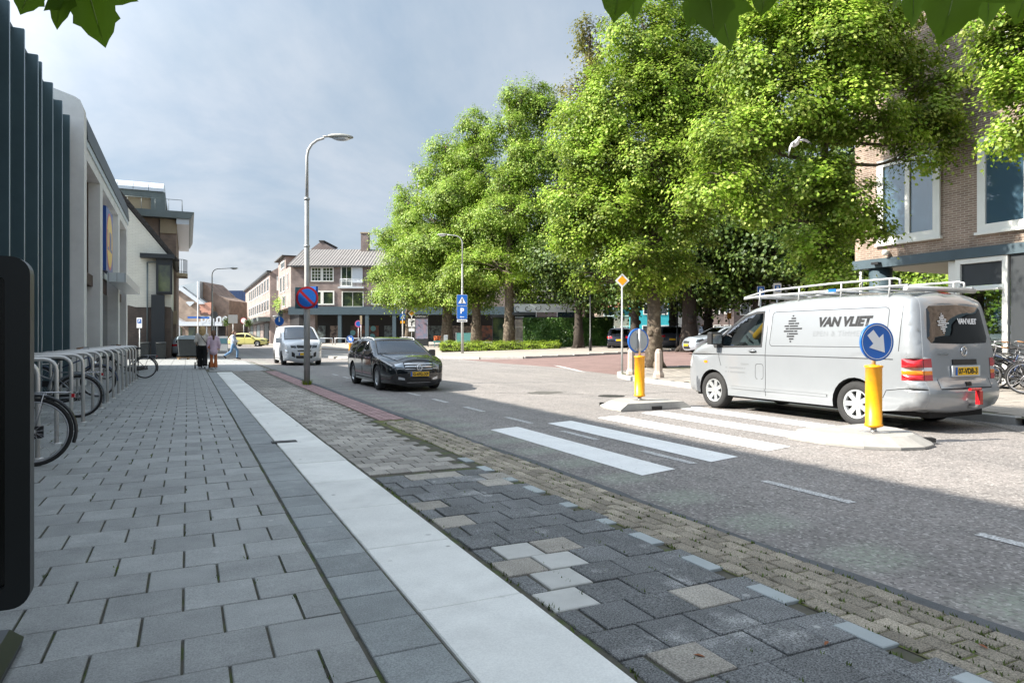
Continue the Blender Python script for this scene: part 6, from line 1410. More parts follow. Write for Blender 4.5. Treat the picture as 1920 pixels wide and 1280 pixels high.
# ---- white delivery van coming the other way
wv_ = thing('white_van', 'white delivery van partly hidden behind the lamp post', 'van', (5.02, 36.1, 0), R(-90))
wp = [(2.25, .22, 1), (2.34, .34), (2.36, .58), (2.33, .82), (2.24, .98), (2.0, 1.10), (1.52, 1.23, 1), (1.1, 1.50), (.75, 1.70), (.4, 1.84), (-.3, 1.90), (-1.4, 1.89), (-2.1, 1.85), (-2.22, 1.72), (-2.30, 1.1), (-2.33, .6), (-2.28, .34, 1), (-2.1, .3, 1)]
winW = [[(1.38, 1.17), (.98, 1.47), (.66, 1.62), (.42, 1.66), (.40, 1.15)]]
c, regs, zs = car_common(wv_, wp, (1.42, -1.50), .335, .94, 'paint_white', 'car_glass_blue', winW, (.5, 1.05, .16), taper=(.26, .05), bow=(.16, .05, .04), lamp='lamp_clear')
regs += [('grille', [(zs(.80), -.50), (zs(.86), -.58), (zs(.92), -.56), (zs(.885), 0), (zs(.92), .56), (zs(.86), .58), (zs(.80), .50)], 'trim_black', -.004), ('grille_bar', [(zs(.66), -.5), (zs(.66), .5), (zs(.71), .56), (zs(.71), -.56)], 'trim_black', -.004), ('headlamp', [(zs(.80), .60), (zs(.84), .98), (zs(.96), .98), (zs(.92), .62)], 'lamp_dark', -.004), ('headlamp', [(zs(.84), -.98), (zs(.80), -.60), (zs(.92), -.62), (zs(.96), -.98)], 'lamp_dark', -.004),
         ('bumper_insert', [(zs(.37), -.62), (zs(.37), .62), (zs(.47), .70), (zs(.47), -.70)], 'trim_black', -.004), ('fog_surround', [(zs(.40), .72), (zs(.44), .97), (zs(.66), .98), (zs(.58), .74)], 'trim_black', -.004), ('fog_surround', [(zs(.44), -.97), (zs(.40), -.72), (zs(.58), -.74), (zs(.66), -.98)], 'trim_black', -.004)]
c.strip(regs); c.finish(.215, 6, 'trim_black'); fx = lambda z: c.Pt(c.s_at(z=z), 0).x; plate(wv_, fx(.55) + .012, 0, .55, 1, None)
for sg in (1, -1): mirror(wv_, 1.30, c.W(1.3, 1.15) - .01, 1.20, sg, 'paint_white', 1.2)
seats(wv_, [(.5, .9)], .5); MB().box((1.1, 0, 1.06), (.5, 1.6, .22), bev=.06).build('dashboard', MATS['trim_black'], wv_); MB().b2(-.02, .02, -.8, .8, .5, 1.8).build('bulkhead', MATS['trim_black'], wv_)

# ---- small hatchbacks and parked cars share one body shape
hp = [(2.02, .2, 1), (2.08, .34), (2.09, .5), (2.03, .66), (1.9, .74), (1.5, .86), (1.0, .97, 1), (.6, 1.20), (.22, 1.38), (-.2, 1.45), (-.9, 1.44), (-1.4, 1.37), (-1.68, 1.22), (-1.88, 1.0), (-1.98, .86), (-2.04, .6), (-2.02, .36), (-1.96, .28, 1), (-1.8, .26, 1)]
winH = [[(.84, .99), (.5, 1.2), (.2, 1.33), (-.05, 1.375), (-.08, .96)], [(-.16, .96), (-.13, 1.38), (-.6, 1.385), (-1.1, 1.34), (-1.32, 1.12), (-1.3, 1.02)]]
def hatch(name, label, loc, rz, paint, txt_f=None, txt_r=None, scale=(1, 1, 1), group=None):
    t = thing(name, label, 'car', loc, rz, group)
    c, regs, zs = car_common(t, hp, (1.28, -1.30), .32, .88, paint, 'car_glass', winH, (.45, .86, .2))
    regs += [('grille', [(zs(.50), -.5), (zs(.50), .5), (zs(.62), .55), (zs(.62), -.55)], 'trim_black', .0), ('intake', [(zs(.28), -.6), (zs(.28), .6), (zs(.4), .5), (zs(.4), -.5)], 'trim_black', .0)]
    c.strip(regs); c.finish(.21, 6); xr_ = c.Pt(c.s_at(z=.6, front=False), 0).x; plate(t, xr_ - .012, 0, .62, -1, txt_r); plate(t, c.Pt(c.s_at(z=.46), 0).x + .012, 0, .45, 1, txt_f)
    for sg in (1, -1): mirror(t, .72, c.W(.72, .95) - .01, 1.0, sg, paint, .85)
    seats(t, [(.0, .5), (-.85, .5)], .36); MB().box((.68, 0, .84), (.4, 1.3, .2), bev=.05).build('dashboard', MATS['trim_black'], t); t.scale = scale; return t
p = SQ((466 - 960) * 77 / 1280, 77); hatch('yellow_hatchback', 'pale yellow hatchback crossing at the end of the street', (p.x, p.y, EL(p.x, p.y) + .005), -YAW, 'paint_yellow')
p = at(1166, 49); hatch('parked_dark_car', 'dark car parked tail towards us beside the ivy kiosk', (p.x, p.y, EL(p.x, p.y) + .01), R(50), 'paint_navy', group='cars parked on the square')
p = at(1254, 47); hatch('parked_grey_car', 'grey hatchback parked behind the near lime tree trunk', (p.x, p.y, EL(p.x, p.y) + .01), R(58), 'paint_grey', scale=(1, 1, 1.06), group='cars parked on the square')
p = at(1352, 38); hatch('parked_silver_car', 'pale silver car parked beyond the bonnet of the silver van', (p.x, p.y, EL(p.x, p.y) + .01), R(172), 'paint_palegrey', group='cars parked on the square')
p = Vector((.15, 54.0, 0)); hatch('parked_car', 'silver car with red tail lamp parked in the alley behind the woman', (p.x, p.y, EL(p.x, p.y) + .005), R(80), 'paint_palegrey')
# ------------------------------------------------------------------ street furniture
M('stainless', (.66, .645, .62), .34, metal=.45, var=.12, vscale=5, coords='obj'); M('lamp_post', (.43, .43, .42), .55, metal=.35, var=.12, vscale=4, coords='obj'); M('lamp_head', (.33, .33, .30), .6, var=.3, vscale=14, coords='obj')
M('plastic_black', (.010, .012, .013), .38, coords='obj', var=.1); M('poster_black', (.004, .004, .004), .25, coords='obj'); M('plastic_bin', (.028, .034, .036), .6, coords='obj', var=.2, vscale=5)
M('timber', (.30, .20, .11), .8, coords='obj', var=.3, vscale=5)
RG = 'stainless bicycle hoops along the building'
def hoop(k):
    t = thing('bicycle_rack', ['nearest stainless bicycle hoop, over the first rear wheel', 'last stainless bicycle hoop of the row'][k == 14] if k in (0, 14) else 'stainless bicycle hoop standing between other hoops of the row', 'bicycle rack', (-1.45, 8.77 + 1.17 * k, .014), 0, RG); w_, h, r = .95, 1.03, .13
    pts = [(0, 0, 0), (0, 0, h - r)] + [(-r + r * math.cos(R(a)), 0, h - r + r * math.sin(R(a))) for a in (22, 45, 68, 90)] + [(-w_ + r + r * math.cos(R(a)), 0, h - r + r * math.sin(R(a))) for a in (90, 112, 135, 158, 180)] + [(-w_, 0, 0)]
    MB().tube(pts, .0245, 10).build('hoop_tube', MATS['stainless'], t)
    for x in (0, -w_): MB().lathe([(.06, .0), (.055, .008), (.028, .012)], (x, 0, 0), 14).build('floor_flange', MATS['stainless'], t)
    return t
h0 = hoop(0)
for k in range(-1, 15):
    if k == 0: continue
    c_ = copy_tree(h0); c_.location = (-1.45, 8.77 + 1.17 * k, .014)
    c_['label'] = 'last stainless bicycle hoop of the row, next to the far bicycle' if k == 14 else 'stainless bicycle hoop half hidden behind the black sign stand' if k == -1 else '%s stainless bicycle hoop counted from the camera' % ('second', 'third', 'fourth', 'fifth', 'sixth', 'seventh', 'eighth', 'ninth', 'tenth', 'eleventh', 'twelfth', 'thirteenth', 'fourteenth')[k - 1]
# --- bicycles
M('bike_black', (.012, .012, .014), .35, coords='obj', coat=.4); M('bike_blue', (.04, .06, .12), .35, coords='obj', coat=.4); M('bike_silver', (.5, .5, .52), .3, metal=.6, coords='obj'); M('saddle', (.02, .02, .022), .6, coords='obj'); M('grip', (.25, .13, .06), .7, coords='obj'); M('bike_grey', (.2, .22, .24), .4, metal=.4, coords='obj')
def bicycle(label, loc, rz, frame='bike_black', lean=0.0, grip='grip', basket=False, group='parked city bicycles', steer=.15):
    t = thing('bicycle', label, 'bicycle', loc, rz, group); t.rotation_euler = (lean, 0, rz); R0 = .345; xb, xf = -.52, .58
    def wh(x, y=0, st=0.0):
        o = bpy.data.objects.new('wheel', None); COL.objects.link(o); o.parent = t; o.location = (x, y, R0); o.rotation_euler = (0, 0, st)
        MB().torus((0, 0, 0), R0 - .02, .02, 'y', 36, 8).build('tyre', MATS['tyre'], o); MB().torus((0, 0, 0), R0 - .045, .011, 'y', 36, 6).build('rim', MATS['bike_silver'], o)
        sp = MB(); 
        for k in range(20):
            a = 2 * math.pi * k / 20; b = a + (.35 if k % 2 else -.35); s_ = .03 * (1 if k % 4 < 2 else -1)
            sp.tube([(.025 * math.cos(b), s_, .025 * math.sin(b)), ((R0 - .045) * math.cos(a), 0, (R0 - .045) * math.sin(a))], .0016, 4, cap=False)
        q = sp.build('spokes', MATS['bike_silver'], o); q['kind'] = 'stuff'; MB().lathe([(.022, -.045), (.022, .045)], n=10, axis='y').build('hub', MATS['bike_silver'], o); return o
    wh(xb); wh(xf, 0, steer)
    bb = (-.05, 0, .30); seat = (-.22, 0, .80); head = (.40, 0, .88); hb = (.44, 0, .62)
    f = MB()
    for a, b, r in ((bb, seat, .016), (bb, hb, .019), ((-.17, 0, .62), head, .015), (head, hb, .02)): f.tube([a, b], r, 8)
    for sg in (1, -1): f.tube([bb, (xb, sg * .06, R0)], .010, 6); f.tube([(-.19, 0, .70), (xb, sg * .06, R0)], .009, 6)
    f.build('frame', MATS[frame], t)
    fk = MB()
    for sg in (1, -1): fk.tube([hb, (.50, sg * .055, .55), (xf, sg * .06, R0)], .011, 6)
    fk.build('fork', MATS[frame], t)
    for x, a0, a1 in ((xb, R(15), R(200)), (xf, R(0), R(165))): MB().torus((x, 0, R0), R0 + .022, .018, 'y', 20, 6, a0, a1).build('mudguard', MATS[frame if frame != 'bike_silver' else 'bike_black'], t)
    MB().tube([(-.235, 0, .79), (-.26, 0, .93)], .013, 6).build('seat_post', MATS['bike_silver'], t); MB().sphere((-.30, 0, .965), (.14, .10, .035), 14, 8).sphere((-.17, 0, .965), (.13, .04, .028), 12, 6).build('saddle', MATS['saddle'], t)
    h = MB().tube([head, (.37, 0, 1.0), (.40, 0, 1.06)], .013, 6).tube([(.18, .29, 1.05), (.30, .30, 1.07), (.40, .16, 1.08), (.42, 0, 1.07), (.40, -.16, 1.08), (.30, -.30, 1.07), (.18, -.29, 1.05)], .011, 6).build('handlebar', MATS['bike_silver'], t)
    for sg in (1, -1): MB().tube([(.28, sg * .30, 1.068), (.15, sg * .288, 1.044)], .017, 8).build('grip', MATS[grip], t)
    r = MB()
    for sg in (1, -1): r.tube([(-.28, sg * .06, .74), (-.82, sg * .06, .735), (-.84, sg * .03, .735)], .006, 5); r.tube([(-.62, sg * .06, .735), (xb, sg * .07, R0)], .006, 5)
    for x in (-.35, -.5, -.65, -.8): r.tube([(x, -.06, .737), (x, .06, .737)], .005, 5)
    r.build('rear_carrier', MATS['bike_silver' if frame != 'bike_silver' else 'bike_black'], t)
    MB().prism([(-.60, .28), (-.60, .40), (-.1, .37), (.04, .36), (.06, .25), (-.1, .22)], -.075, -.05, 'y').build('chain_case', MATS['bike_black'], t)
    MB().tube([(-.05, -.08, .30), (.05, -.09, .17)], .01, 6).tube([(-.05, .08, .30), (-.15, .09, .43)], .01, 6).build('cranks', MATS['bike_silver'], t)
    for x, y, z in ((.05, -.14, .17), (-.15, .14, .43)): MB().box((x, y, z), (.08, .09, .025)).build('pedal', MATS['black'], t)
    MB().sphere((.52, 0, .74), (.04, .035, .04), 8, 6).build('headlight', MATS['chrome'], t); MB().box((-.86, 0, .70), (.03, .05, .04)).build('tail_light', MATS['lamp_red'], t)
    if basket:
        b = MB()
        for z in (.82, .92, 1.02): b.tube([(.48, -.17, z), (.78, -.17, z), (.78, .17, z), (.48, .17, z), (.48, -.17, z)], .006, 5)
        for x, y in ((.48, -.17), (.63, -.17), (.78, -.17), (.78, 0), (.78, .17), (.63, .17), (.48, .17)): b.tube([(x, y, .82), (x, y, 1.02)], .004, 4)
        b.box((.63, 0, .815), (.3, .34, .008)); b.build('basket', MATS['bike_black'], t)
    return t
bicycle('black city bicycle at the nearest hoop, rear wheel towards the pavement', (-1.92, 8.22, .016), R(180), lean=.05)
bicycle('dark grey city bicycle by the fourth hoop, saddle showing above the rails', (-2.12, 13.0, .016), R(180), 'bike_grey', lean=-.05)
bicycle('bicycle with brown grips at the far end of the hoops', (-1.76, 24.9, .016), R(182), lean=.05, steer=.5)
bicycle('dark bicycle in the middle of the hoop row, mostly hidden', (-2.35, 17.4, .016), R(2), 'bike_blue', lean=.04)
for lab, x, y, rz, fr, ln in (('black city bicycle leaning at the front of the right-hand cluster', 16.4, 8.75, 118, 'bike_black', -.2), ('blue bicycle in the middle of the right-hand cluster', 16.95, 9.3, 132, 'bike_blue', -.15), ('silver bicycle at the right picture edge', 16.0, 7.75, 100, 'bike_silver', -.12),
        ('grey bicycle against the dark wall behind the van', 17.6, 9.6, 150, 'bike_grey', .12), ('black bicycle with handlebar against the white door frame', 17.3, 8.9, 95, 'bike_black', .2), ('silver framed bicycle nearest the van tail', 16.6, 9.9, 140, 'bike_silver', -.3)):
    bicycle(lab, (x, y, .125), R(rz), fr, ln, 'black' if fr != 'bike_black' else 'grip', basket=(rz in (132, 95)), group='bicycles parked outside the brick gable building', steer=.4)
# --- black poster stand at the left edge
ps = thing('poster_stand', 'black framed poster stand close to the camera at the left edge', 'sign', (-.98, 3.22, .014))
fr = MB(); o_ = rrect(-.40, .43, .25, 1.60, .065, 6); i_ = rrect(-.32, .35, .33, 1.52, .02, 6); n = len(o_)
for d0, d1 in ((-.04, .04),):
    fr.add([(x, d0, z) for x, z in o_] + [(x, d0, z) for x, z in i_] + [(x, d1, z) for x, z in o_] + [(x, d1, z) for x, z in i_],
           [(k, (k + 1) % n, n + (k + 1) % n, n + k) for k in range(n)] + [(2 * n + k, 3 * n + k, 3 * n + (k + 1) % n, 2 * n + (k + 1) % n) for k in range(n)] + [(k, 2 * n + k, 2 * n + (k + 1) % n, (k + 1) % n) for k in range(n)] + [(n + k, n + (k + 1) % n, 3 * n + (k + 1) % n, 3 * n + k) for k in range(n)])
fr.build('frame', MATS['plastic_black'], ps); MB().b2(-.325, .355, -.012, .012, .325, 1.525).build('poster_panel', MATS['poster_black'], ps)
for x in (-.2, .2): MB().lathe([(.03, .10), (.034, .13), (.034, .16), (.03, .18), (.034, .2), (.034, .235), (.03, .25)], (x, 0, 0), 12).build('spring_leg', MATS['plastic_black'], ps)
MB().lathe([(.40, 0), (.41, .04), (.36, .09), (.25, .12), (0, .125)], n=4, smooth=False).xf(Matrix.Diagonal((1.25, .8, 1, 1)) @ Matrix.Rotation(R(45), 4, 'Z')).build('base', MATS['plastic_black'], ps)
# --- lamp posts
def lamp_post(label, loc, rz, H_, arm, r=.085, name='lamp_post'):
    t = thing(name, label, 'street lamp', loc, rz, 'tall street lamps')
    MB().lathe([(r * 1.15, 0), (r * 1.15, H_ * .36), (r * .95, H_ * .375), (r * .95, H_ * .55), (r * .8, H_ * .56), (r * .8, H_ * .74), (r * .6, H_ * .75)], n=16).build('lower_pole', MATS['lamp_post'], t)
    k = .55; MB().tube([(0, 0, H_ * .74), (0, 0, H_ - k)] + [(k - k * math.cos(R(a)), 0, H_ - k + k * math.sin(R(a))) for a in (20, 40, 60, 80)] + [(arm * .7, 0, H_ + .03), (arm, 0, H_ + .06)], [r * .6, r * .52, r * .5, r * .48, r * .46, r * .44, r * .42, r * .42], 12).build('bent_arm', MATS['lamp_post'], t)
    hd = MB().sphere((arm + .28, 0, H_ + .06), (.36, .12, .085), 16, 8); hd.v = [(x, y, max(z, H_ + .02)) for x, y, z in hd.v]; hd.build('lamp_head', MATS['lamp_head'], t)
    MB().sphere((arm + .3, 0, H_ + .03), (.26, .10, .09), 14, 8).build('lamp_glass', MATS['lamp_clear'], t)
    for z in (H_ * .56, H_ * .75): MB().lathe([(r * 1.05, z - .03), (r * 1.05, z + .03)], n=14).build('clamp_band', MATS['galv'], t)
    return t
lp = lamp_post('tall grey street lamp rising from the red brick edge', (2.98, 19.5, .014), R(-14), 6.85, .62, .073)
np_ = thing('no_parking_sign', 'round blue no-parking sign with red rim on the lamp post', 'traffic sign', (2.98, 19.38, 2.41), -YAW)
def round_face(t, r, fields, y0=-.05, z0=0):
    for k, (name, rr, mat) in enumerate(fields): MB().prism([(x, z + z0) for x, z in disc(rr * r, 36)], y0 - .004 * k - .004, y0 - .004 * k, 'y').build(name, MATS[mat], t)
round_face(np_, .31, [('sign_rim', 1.0, 'sign_red'), ('blue_field', .80, 'sign_blue')])
c, s = math.cos(R(-45)), math.sin(R(-45)); b = [(-.035, -.25), (.035, -.25), (.035, .25), (-.035, .25)]; MB().prism([(x * c + z * s, -x * s + z * c) for x, z in b], -.063, -.059, 'y').build('red_slash', MATS['sign_red'], np_)
MB().box((0, -.02, 0), (.24, .05, .06)).build('bracket', MATS['galv'], np_)
sbk = thing('blue_sign_boards', 'dark teal sign boards turned away behind the no-parking sign', 'traffic sign', (2.98, 19.62, 2.42), -YAW)
MB().box((-.17, .06, .0), (.31, .02, .60), rz=.5).build('board', MATS['sign_teal'], sbk); MB().box((.19, .06, .02), (.31, .02, .60), rz=-.5).build('board', MATS['sign_blue'], sbk); MB().box((0, .0, 0), (.2, .06, .06)).build('bracket', MATS['galv'], sbk)
g_ = random.Random(8); wd = MB()
for k in range(70):
    a = g_.uniform(0, 6.28); r_ = g_.uniform(.08, .2); p0 = Vector((2.98 + math.cos(a) * .1, 19.5 + math.sin(a) * .1, .016)); tip = Vector((2.98 + math.cos(a) * r_, 19.5 + math.sin(a) * r_, g_.uniform(.05, .2))); n_ = Vector((-math.sin(a), math.cos(a), 0)) * .02; wd.add([p0 - n_, p0 + n_, tip], [(0, 1, 2)])
tag(wd.build('weeds', MATS['leaf_box']), 'tuft of green weeds at the foot of the lamp post', 'weeds', kind='stuff')
p = Vector((1.95, 66, 0)); lamp_post('distant street lamp above the pedestrians', (p.x, p.y, EL(p.x, p.y)), R(-20), 7.3, 1.6, .08)
p = at(867, 47); pz = EL(p.x, p.y) + .12; lamp_post('street lamp in front of the lime trees with crossing and parking signs', (p.x, p.y, pz), R(180 - 26), 8.1, 1.1, .08)
# --- signs
def pole(t, h, r=.03, mat='galv'): return MB().lathe([(r * 1.25, 0), (r * 1.25, h * .45), (r, h * .46), (r, h)], n=10).build('pole', MATS[mat], t)
def square(t, w_, h, z, mat, name='sign_plate', y=-.05, border=None, x=0):
    o = MB().prism([(a, b + z) for a, b in rrect(x - w_ / 2, x + w_ / 2, -h / 2, h / 2, min(w_, h) * .08, 3)], y, y + .02, 'y').build(name, MATS[mat], t)
    if border: MB().prism([(a, b + z) for a, b in rrect(x - w_ / 2 - .012, x + w_ / 2 + .012, -h / 2 - .012, h / 2 + .012, min(w_, h) * .09, 3)], y + .004, y + .018, 'y').build('sign_border', MATS[border], t)
    return o
def pict(t, poly, mat, name='symbol', y=-.055): return MB().prism(poly, y, y + .004, 'y').build(name, MATS[mat], t)
def zebra_sym(t, z, s):
    pict(t, [(-.42 * s, z - .36 * s), (.42 * s, z - .36 * s), (0, z + .40 * s)], 'sign_white', 'white_triangle')
    pict(t, [(-.03 * s, z - .12 * s), (-.12 * s, z - .3 * s), (-.06 * s, z - .3 * s), (0, z - .18 * s), (.07 * s, z - .3 * s), (.13 * s, z - .3 * s), (.05 * s, z - .1 * s), (.08 * s, z + .06 * s), (.03 * s, z + .1 * s), (.04 * s, z + .2 * s), (-.04 * s, z + .2 * s), (-.03 * s, z + .1 * s), (-.09 * s, z + .0 * s)], 'black', 'walking_figure', -.06)
    for k in range(4): pict(t, [((-.3 + .17 * k) * s, z - .345 * s), ((-.22 + .17 * k) * s, z - .345 * s), ((-.20 + .14 * k) * s, z - .31 * s), ((-.26 + .14 * k) * s, z - .31 * s)], 'black', 'crossing_bar', -.06)
zs_ = thing('crossing_sign', 'blue pedestrian crossing sign above the parking sign on a lamp post', 'traffic sign', (p.x - .06, p.y - .1, pz), -YAW); hz_ = lambda y, Z: 1.3 + (634 - y) / 1280 * Z - pz
s0 = 19 / 1280 * 47; square(zs_, s0, s0 * 1.06, hz_(563, 47), 'sign_blue', border='sign_white'); zebra_sym(zs_, hz_(563, 47), s0 * .9)
pk_ = thing('parking_sign', 'blue parking sign with a left arrow below the crossing sign', 'traffic sign', (p.x - .06, p.y - .1, pz), -YAW); z1 = hz_(586, 47)
square(pk_, s0, s0 * 1.25, z1, 'sign_blue', border='sign_white'); text_on('letter', 'P', .5, MATS['sign_white'], pk_, (0, -.056, z1 + .1), (1, 0, 0), UP, bold=.02); pict(pk_, [(-.16, z1 - .3), (-.06, z1 - .24), (-.06, z1 - .28), (.15, z1 - .28), (.15, z1 - .32), (-.06, z1 - .32), (-.06, z1 - .36)], 'sign_white', 'arrow')
square(pk_, s0, .16, z1 - .56, 'sign_white', 'text_plate'); MB().b2(-.27, .27, -.056, -.051, z1 - .585, z1 - .535).build('small_print', MATS['black'], pk_)
def prio(label, base, z, d, extra=None, r=.03, h=None):
    t = thing('priority_sign', label, 'traffic sign', base, -YAW, 'yellow diamond priority signs'); pole(t, h or z - d * .4, r)
    MB().prism([(0, z - d), (d, z), (0, z + d), (-d, z)], -.05, -.03, 'y').build('white_diamond', MATS['sign_white'], t); MB().prism([(0, z - d * .68), (d * .68, z), (0, z + d * .68), (-d * .68, z)], -.056, -.052, 'y').build('orange_diamond', MATS['sign_orange'], t); return t
pb_ = (13.78, 20.0); prio('yellow diamond priority sign on a tall pole beside the bollards', (*pb_, EL(*pb_) + .11), hh_ if False else 3.32 - EL(*pb_) - .11, .25)
p = at(772, 60); e_ = EL(p.x, p.y) + .12; t = prio('yellow diamond priority sign above a black arrow panel, left of the trees', (p.x, p.y, e_), 1.3 + 47 / 1280 * 60 - e_, .34)
zz = 1.3 + 29 / 1280 * 60 - e_; square(t, .62, .72, zz, 'sign_white', 'arrow_panel'); pict(t, [(-.05, zz - .28), (.05, zz - .28), (.06, zz - .02), (.16, zz + .1), (.26, zz + .1), (.26, zz + .2), (.1, zz + .2), (-.04, zz + .06)], 'black', 'route_symbol'); pict(t, [(-.22, zz + .1), (-.02, zz + .1), (-.02, zz + .14), (-.22, zz + .14)], 'black', 'route_symbol'); square(t, .5, .3, zz - .62, 'sign_white', 'lower_panel')
p = at(755, 68); e_ = EL(p.x, p.y) + .12; t = thing('crossing_sign', 'small crossing sign with yellow panel on a white pole before the arcade', 'traffic sign', (p.x, p.y, e_), -YAW); pole(t, 6.3, .05, 'sign_white'); zz = 1.3 + 40 / 1280 * 68 - e_; square(t, .55, .6, zz, 'sign_blue'); zebra_sym(t, zz, .5); square(t, .45, .25, zz - .52, 'sign_orange', 'yellow_panel')
p = at(790, 62); e_ = EL(p.x, p.y) + .12; t = thing('information_board', 'black framed town map board with white lettering behind the estate car', 'sign', (p.x, p.y, e_), -YAW)
for x in (-.62, .62): MB().b2(x - .04, x + .04, -.04, .04, 0, 2.55 - e_ + .7).build('post', MATS['black'], t)
M('map_print', (.34, .25, .33), .6, coords='obj', col2=(.20, .24, .36), c2scale=2.4, c2pos=(.42, .6)); MB().b2(-.57, .57, -.02, .02, .75, 2.6).build('map_panel', MATS['map_print'], t); MB().b2(-.62, .62, -.045, .03, 2.62, 2.95).build('header', MATS['black'], t); text_on('header_lettering', 'i informatie i', .22, MATS['sign_white'], t, (0, -.05, 2.78), (1, 0, 0), UP)
for x in (-.58, .56): MB().b2(x, x + .03, -.035, -.02, .75, 2.6).build('edge_strip', MATS['panel_white'], t)
MB().b2(-.6, .6, -.05, .05, .1, .72).build('lower_panel', MATS['dark_frame'], t)
def simple_sign(name, label, px, Z, y_c, face, size, cat='traffic sign', r=.03, mat='galv', dz=.12, phat=0):
    p = at(px, Z); e_ = EL(p.x, p.y) + dz; z = 1.3 + (634 - y_c) / 1280 * Z - e_; t = thing(name, label, cat, (p.x, p.y, e_), -YAW); pole(t, z + phat, r, mat); face(t, z, size); return t
def f_round(cols):
    return lambda t, z, s: [MB().prism([(x, b + z) for x, b in disc(s * k, 24)], -.05 - .005 * i, -.046 - .005 * i, 'y').build('sign_face' if i == 0 else 'sign_symbol', MATS[m_], t) for i, (k, m_) in enumerate(cols)]
def f_P(t, z, s): square(t, s, s * 1.35, z, 'sign_blue', border='sign_white'); text_on('letter', 'P', s * .95, MATS['sign_white'], t, (0, -.056, z), (1, 0, 0), UP, bold=.012)
def f_Pw(t, z, s): square(t, s * 1.15, s * 2.2, z, 'sign_white'); square(t, s * .8, s * .9, z + s * .35, 'sign_blue', 'blue_field', -.056); text_on('letter', 'P', s * .7, MATS['sign_white'], t, (0, -.0605, z + s * .35), (1, 0, 0), UP, bold=.01)
M('sign_magenta', (.5, .10, .22), .5, coords='obj')
simple_sign('no_stopping_sign', 'small round red and blue sign in front of the arcade', 672, 74, 607, f_round([(1, 'sign_magenta'), (.7, 'sign_blue')]), .38)
simple_sign('information_sign', 'narrow pale sign post left of the near arcade column', 677, 70, 600, lambda t, z, s: square(t, .22, .9, z, 'stone_cream'), .3)
simple_sign('cycle_path_sign', 'round blue pedestrian sign on a dark post left of the white van', 524, 62, 602, f_round([(1, 'sign_blue')]), .42, mat='black')
pict(bpy.data.objects[[o.name for o in COL.objects if o.name.startswith('cycle_path_sign')][0]], [(-.06, 2.5), (.06, 2.5), (.05, 2.9), (-.05, 2.9)], 'sign_white', 'walking_figure', -.058)
simple_sign('parking_sign', 'blue parking sign above the van roof rack', 1426, 27, 546, f_P, .27)
simple_sign('parking_sign', 'white-edged parking board right of the small blue one', 1457, 27, 545, f_Pw, .27)
simple_sign('parking_sign', 'white parking sign with blue square before the brick wall of the white house', 262, 41, 605, f_Pw, .28, dz=.02)
simple_sign('traffic_sign_back', 'grey rectangular back of a traffic sign at the far junction', 437, 72, 598, lambda t, z, s: square(t, 1.0, .9, z, 'sign_grey'), 1)
simple_sign('traffic_sign_back', 'grey round back of a sign on the distant lamp post', 402, 66, 590, f_round([(1, 'sign_grey')]), .36)
simple_sign('yellow_sign', 'yellow warning sign beyond the parked silver car', 1367, 46, 592, lambda t, z, s: square(t, .3, .42, z, 'sign_orange'), 1)
simple_sign('parking_zone_sign', 'blue and white sign above the parked dark car', 1167, 52, 592, lambda t, z, s: (square(t, .32, .34, z + .16, 'sign_blue'), square(t, .32, .36, z - .22, 'sign_white', 'lower_plate')), 1)
simple_sign('street_name_sign', 'blue street name boards on a white flagpole at the far junction', 371, 78, 595, lambda t, z, s: (square(t, 1.3, .22, z, 'sign_blue', x=-.5), square(t, 1.2, .22, z - .02, 'sign_blue', 'second_board', y=.04, x=.7)), 1, mat='sign_white', r=.06, phat=4.1)
simple_sign('prohibition_sign', 'white round sign with red rim far down the street', 457, 95, 601, f_round([(1, 'sign_red'), (.78, 'sign_white')]), .45)
p = at(657, 43); isl3 = island((p.x, p.y + .7, EL(p.x, p.y) + .004), 0, 'far concrete island end left of the black estate car'); keep_right((p.x, p.y, EL(p.x, p.y) + .134), -YAW, 'distant yellow bollard with blue arrow disc left of the black car')
MB().b2(-.9, .9, .05, 5.0, .0, .13).build('island_body', MATS['concrete_isl'], isl3)
# lantern posts
def lantern(label, px, Z, y_top):
    p = at(px, Z); e_ = EL(p.x, p.y) + .12; h = 1.3 + (634 - y_top) / 1280 * Z - e_; t = thing('lantern_post', label, 'street lamp', (p.x, p.y, e_), 0, 'funnel lanterns on dark posts')
    MB().lathe([(.09, 0), (.09, .8), (.05, .85), (.045, h - .55)], n=12).build('post', MATS['black'], t); MB().lathe([(.06, h - .55), (.10, h - .45), (.36, h - .08), (.38, h - .04)], n=20).build('lamp_glass', MATS['sign_grey'], t); MB().lathe([(.40, h - .045), (.36, h), (.1, h + .04), (0, h + .04)], n=20).build('lamp_hood', MATS['sign_grey'], t)
lantern('funnel lantern on a dark post before the ivy kiosk', 1107, 44, 517); lantern('funnel lantern on a dark post behind the near lime tree', 1270, 42, 547); lantern('small funnel lantern by the terrace wing', 518, 74, 592)
